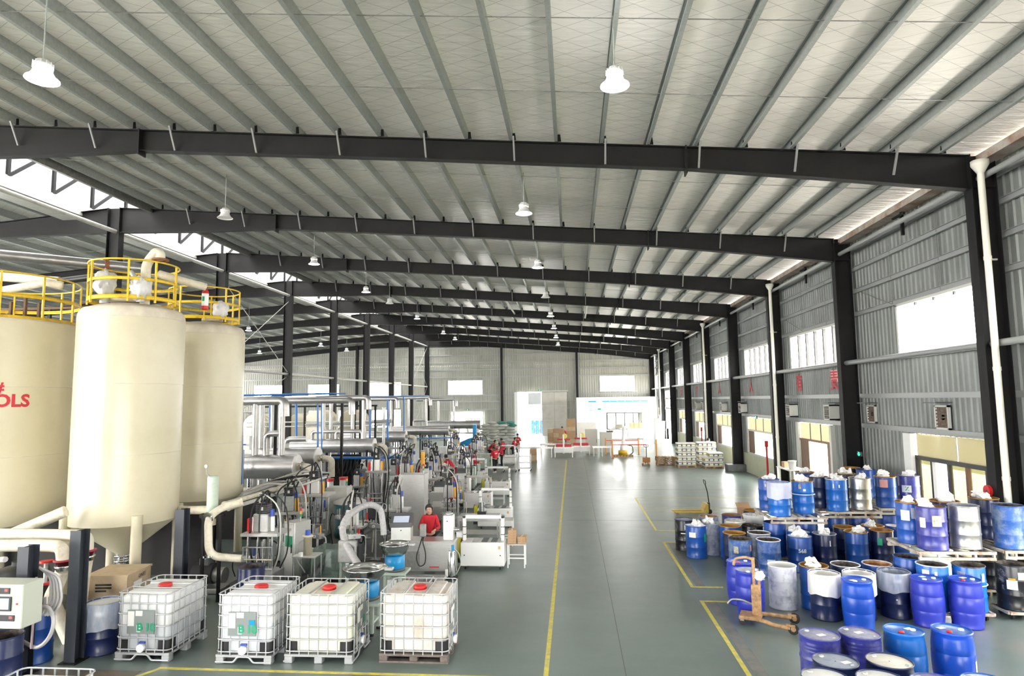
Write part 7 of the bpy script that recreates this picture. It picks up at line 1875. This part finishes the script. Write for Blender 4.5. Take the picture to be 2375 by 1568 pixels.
person('seat', (-4.62, 24.9, 0), -.9, 'person in a red vest reaching left behind the second strapping machine')
person('bend', (-6.5, 34.6, 0), -2.2, 'person in red bending over the stations near the fifth strapping machine')
person('work', (-5.6, 36.2, 0), 1.6, 'person in red and black behind the fifth strapping machine')
person('work', (-7.3, 31.2, 0), .6, 'person in a pinkish red jacket deep among the filling stations')
person('hold', (-4.85, 40.3, 0), -2.4, 'long haired person in a red jacket and dark trousers standing at the aisle', long_=True, back_print=True)
person('work', (-4.75, 43.3, 0), -1.4, 'person in red just behind the standing long haired one', long_=True)
person('bend', (-6.1, 47.6, 0), 1.2, 'person in red at the left of the group near the sacks')
person('work', (-5.2, 48.3, 0), -2.2, 'person in red in the middle of the group near the sacks')
person('reach', (-4.6, 49.5, 0), 1.5, 'person in red at the right of the group near the sacks')
person('hold', (-4.62, 54.6, 0), -2.9, 'person in red standing in the bright tall doorway', back_print=True)
person('bend', (-.75, 70.5, 0), -1.9, 'person in red stooping beside the tall carton pile', back_print=True)
person('work', (9.25, 46.6, 0), 1.9, 'person in pale grey clothes behind the stacked packs', greycloth, blackcloth)
# ================================================================ SMALL FITTINGS
def fitting(loc, label, v, h=1.0):
    """valve manifold on a slim stand: block, stubby cylinders, gauges, elbows"""
    r_ = random.Random(v); f = thing('valve_manifold', label, 'valve manifold', loc, r_.uniform(-.6,.6), group='valve manifolds among the machines')
    MB().bbox(-.13, .13, -.1, .1, 0, .04, .01).build('foot', dullsteel, f); put('post', rod(h, .03, galv), f)
    MB().bbox(-.17, .17, -.09, .09, h, h+.12, .012).build('block', [steel, dullsteel, white2][v % 3], f)
    for i in range(4):
        x = -.13+.085*i; hh = r_.uniform(.08,.26); MB().cyl((x,-.02,h+.12), (x,-.02,h+.12+hh), r_.uniform(.018,.034), n=10).build('cylinder', [chrome, dullsteel, chrome, [blue_m, amber, red, black][v % 4]][i], f)
    g_ = MB().cyl((.0,-.12,h+.06), (.0,-.09,h+.06), .04, n=14).build('gauge', white2, f); MB().cyl((0,-.124,h+.06), (0,-.12,h+.06), .012, n=8).build('needle_boss', black, g_)
    MB().tube([(.15,0,h+.06),(.3,0,h+.06),(.32,0,h-.2),(.28,-.05,.1)], .02, 7, .08).build('elbow_pipe', [cream2, galv, chrome][v % 3], f)
    MB().tube([(-.15,0,h+.06),(-.3,-.05,h+.2),(-.38,-.05,h-.1),(-.3,0,.25)], .015, 7, .12).build('hose', [black, rubber, galv_white][v % 3], f)
FT = [(640,1345,.75), (735,1330,.9), (820,1320,.8), (790,1285,1.0), (745,1270,1.1), (700,1265,1.2), (840,1290,.9), (870,1300,.9), (895,1275,1.15), (905,1300,1.0), (850,1250,1.1), (805,1240,1.2), (1050,1235,.9), (1060,1215,1.1), (1035,1190,1.1), (1015,1180,1.2), (1055,1175,1.0), (990,1165,1.3), (905,1200,1.2), (870,1190,1.3), (965,1150,1.3), (1010,1140,1.2), (1040,1140,1.1), (930,1135,1.3), (575,1360,.6), (655,1320,1.0), (1000,1115,1.2), (1060,1110,1.1), (940,1105,1.3), (1075,1090,1.1)]
OCC = [o for o in C.objects if o.parent is None and o.name.split('.')[0] in ('filling_station','equipment_cabinet','person','strapping_machine','bowl_feeder','machine_bench','glass_tank','pump_stand','mixing_vessel','amber_reservoir','work_bench','drum','junction_panel')]
for i, (a, b_, h) in enumerate(FT):
    mx, my = gp(a, b_)
    for q in range(40):
        if all((o.location.x-mx)**2+(o.location.y-my)**2 > .62**2 for o in OCC): break
        mx += .17*math.cos(q*2.4); my += .17*math.sin(q*2.4)+.03
    OCC.append(bpy.data.objects.new('spot', None)); OCC[-1].location = (mx, my, 0)
    fitting((mx, my, 0), 'chrome valve manifold on a slim stand, %s' % ('%s counted along the front rows' % (ORD+['tenth','eleventh','twelfth'])[i+1] if i < 12 else ('%s in the middle rows' % ORD[i-11] if i < 21 else '%s in the rear rows' % ORD[i-20])), i, h)

for o in OCC:
    if o.name.split('.')[0] == 'spot': bpy.data.objects.remove(o)
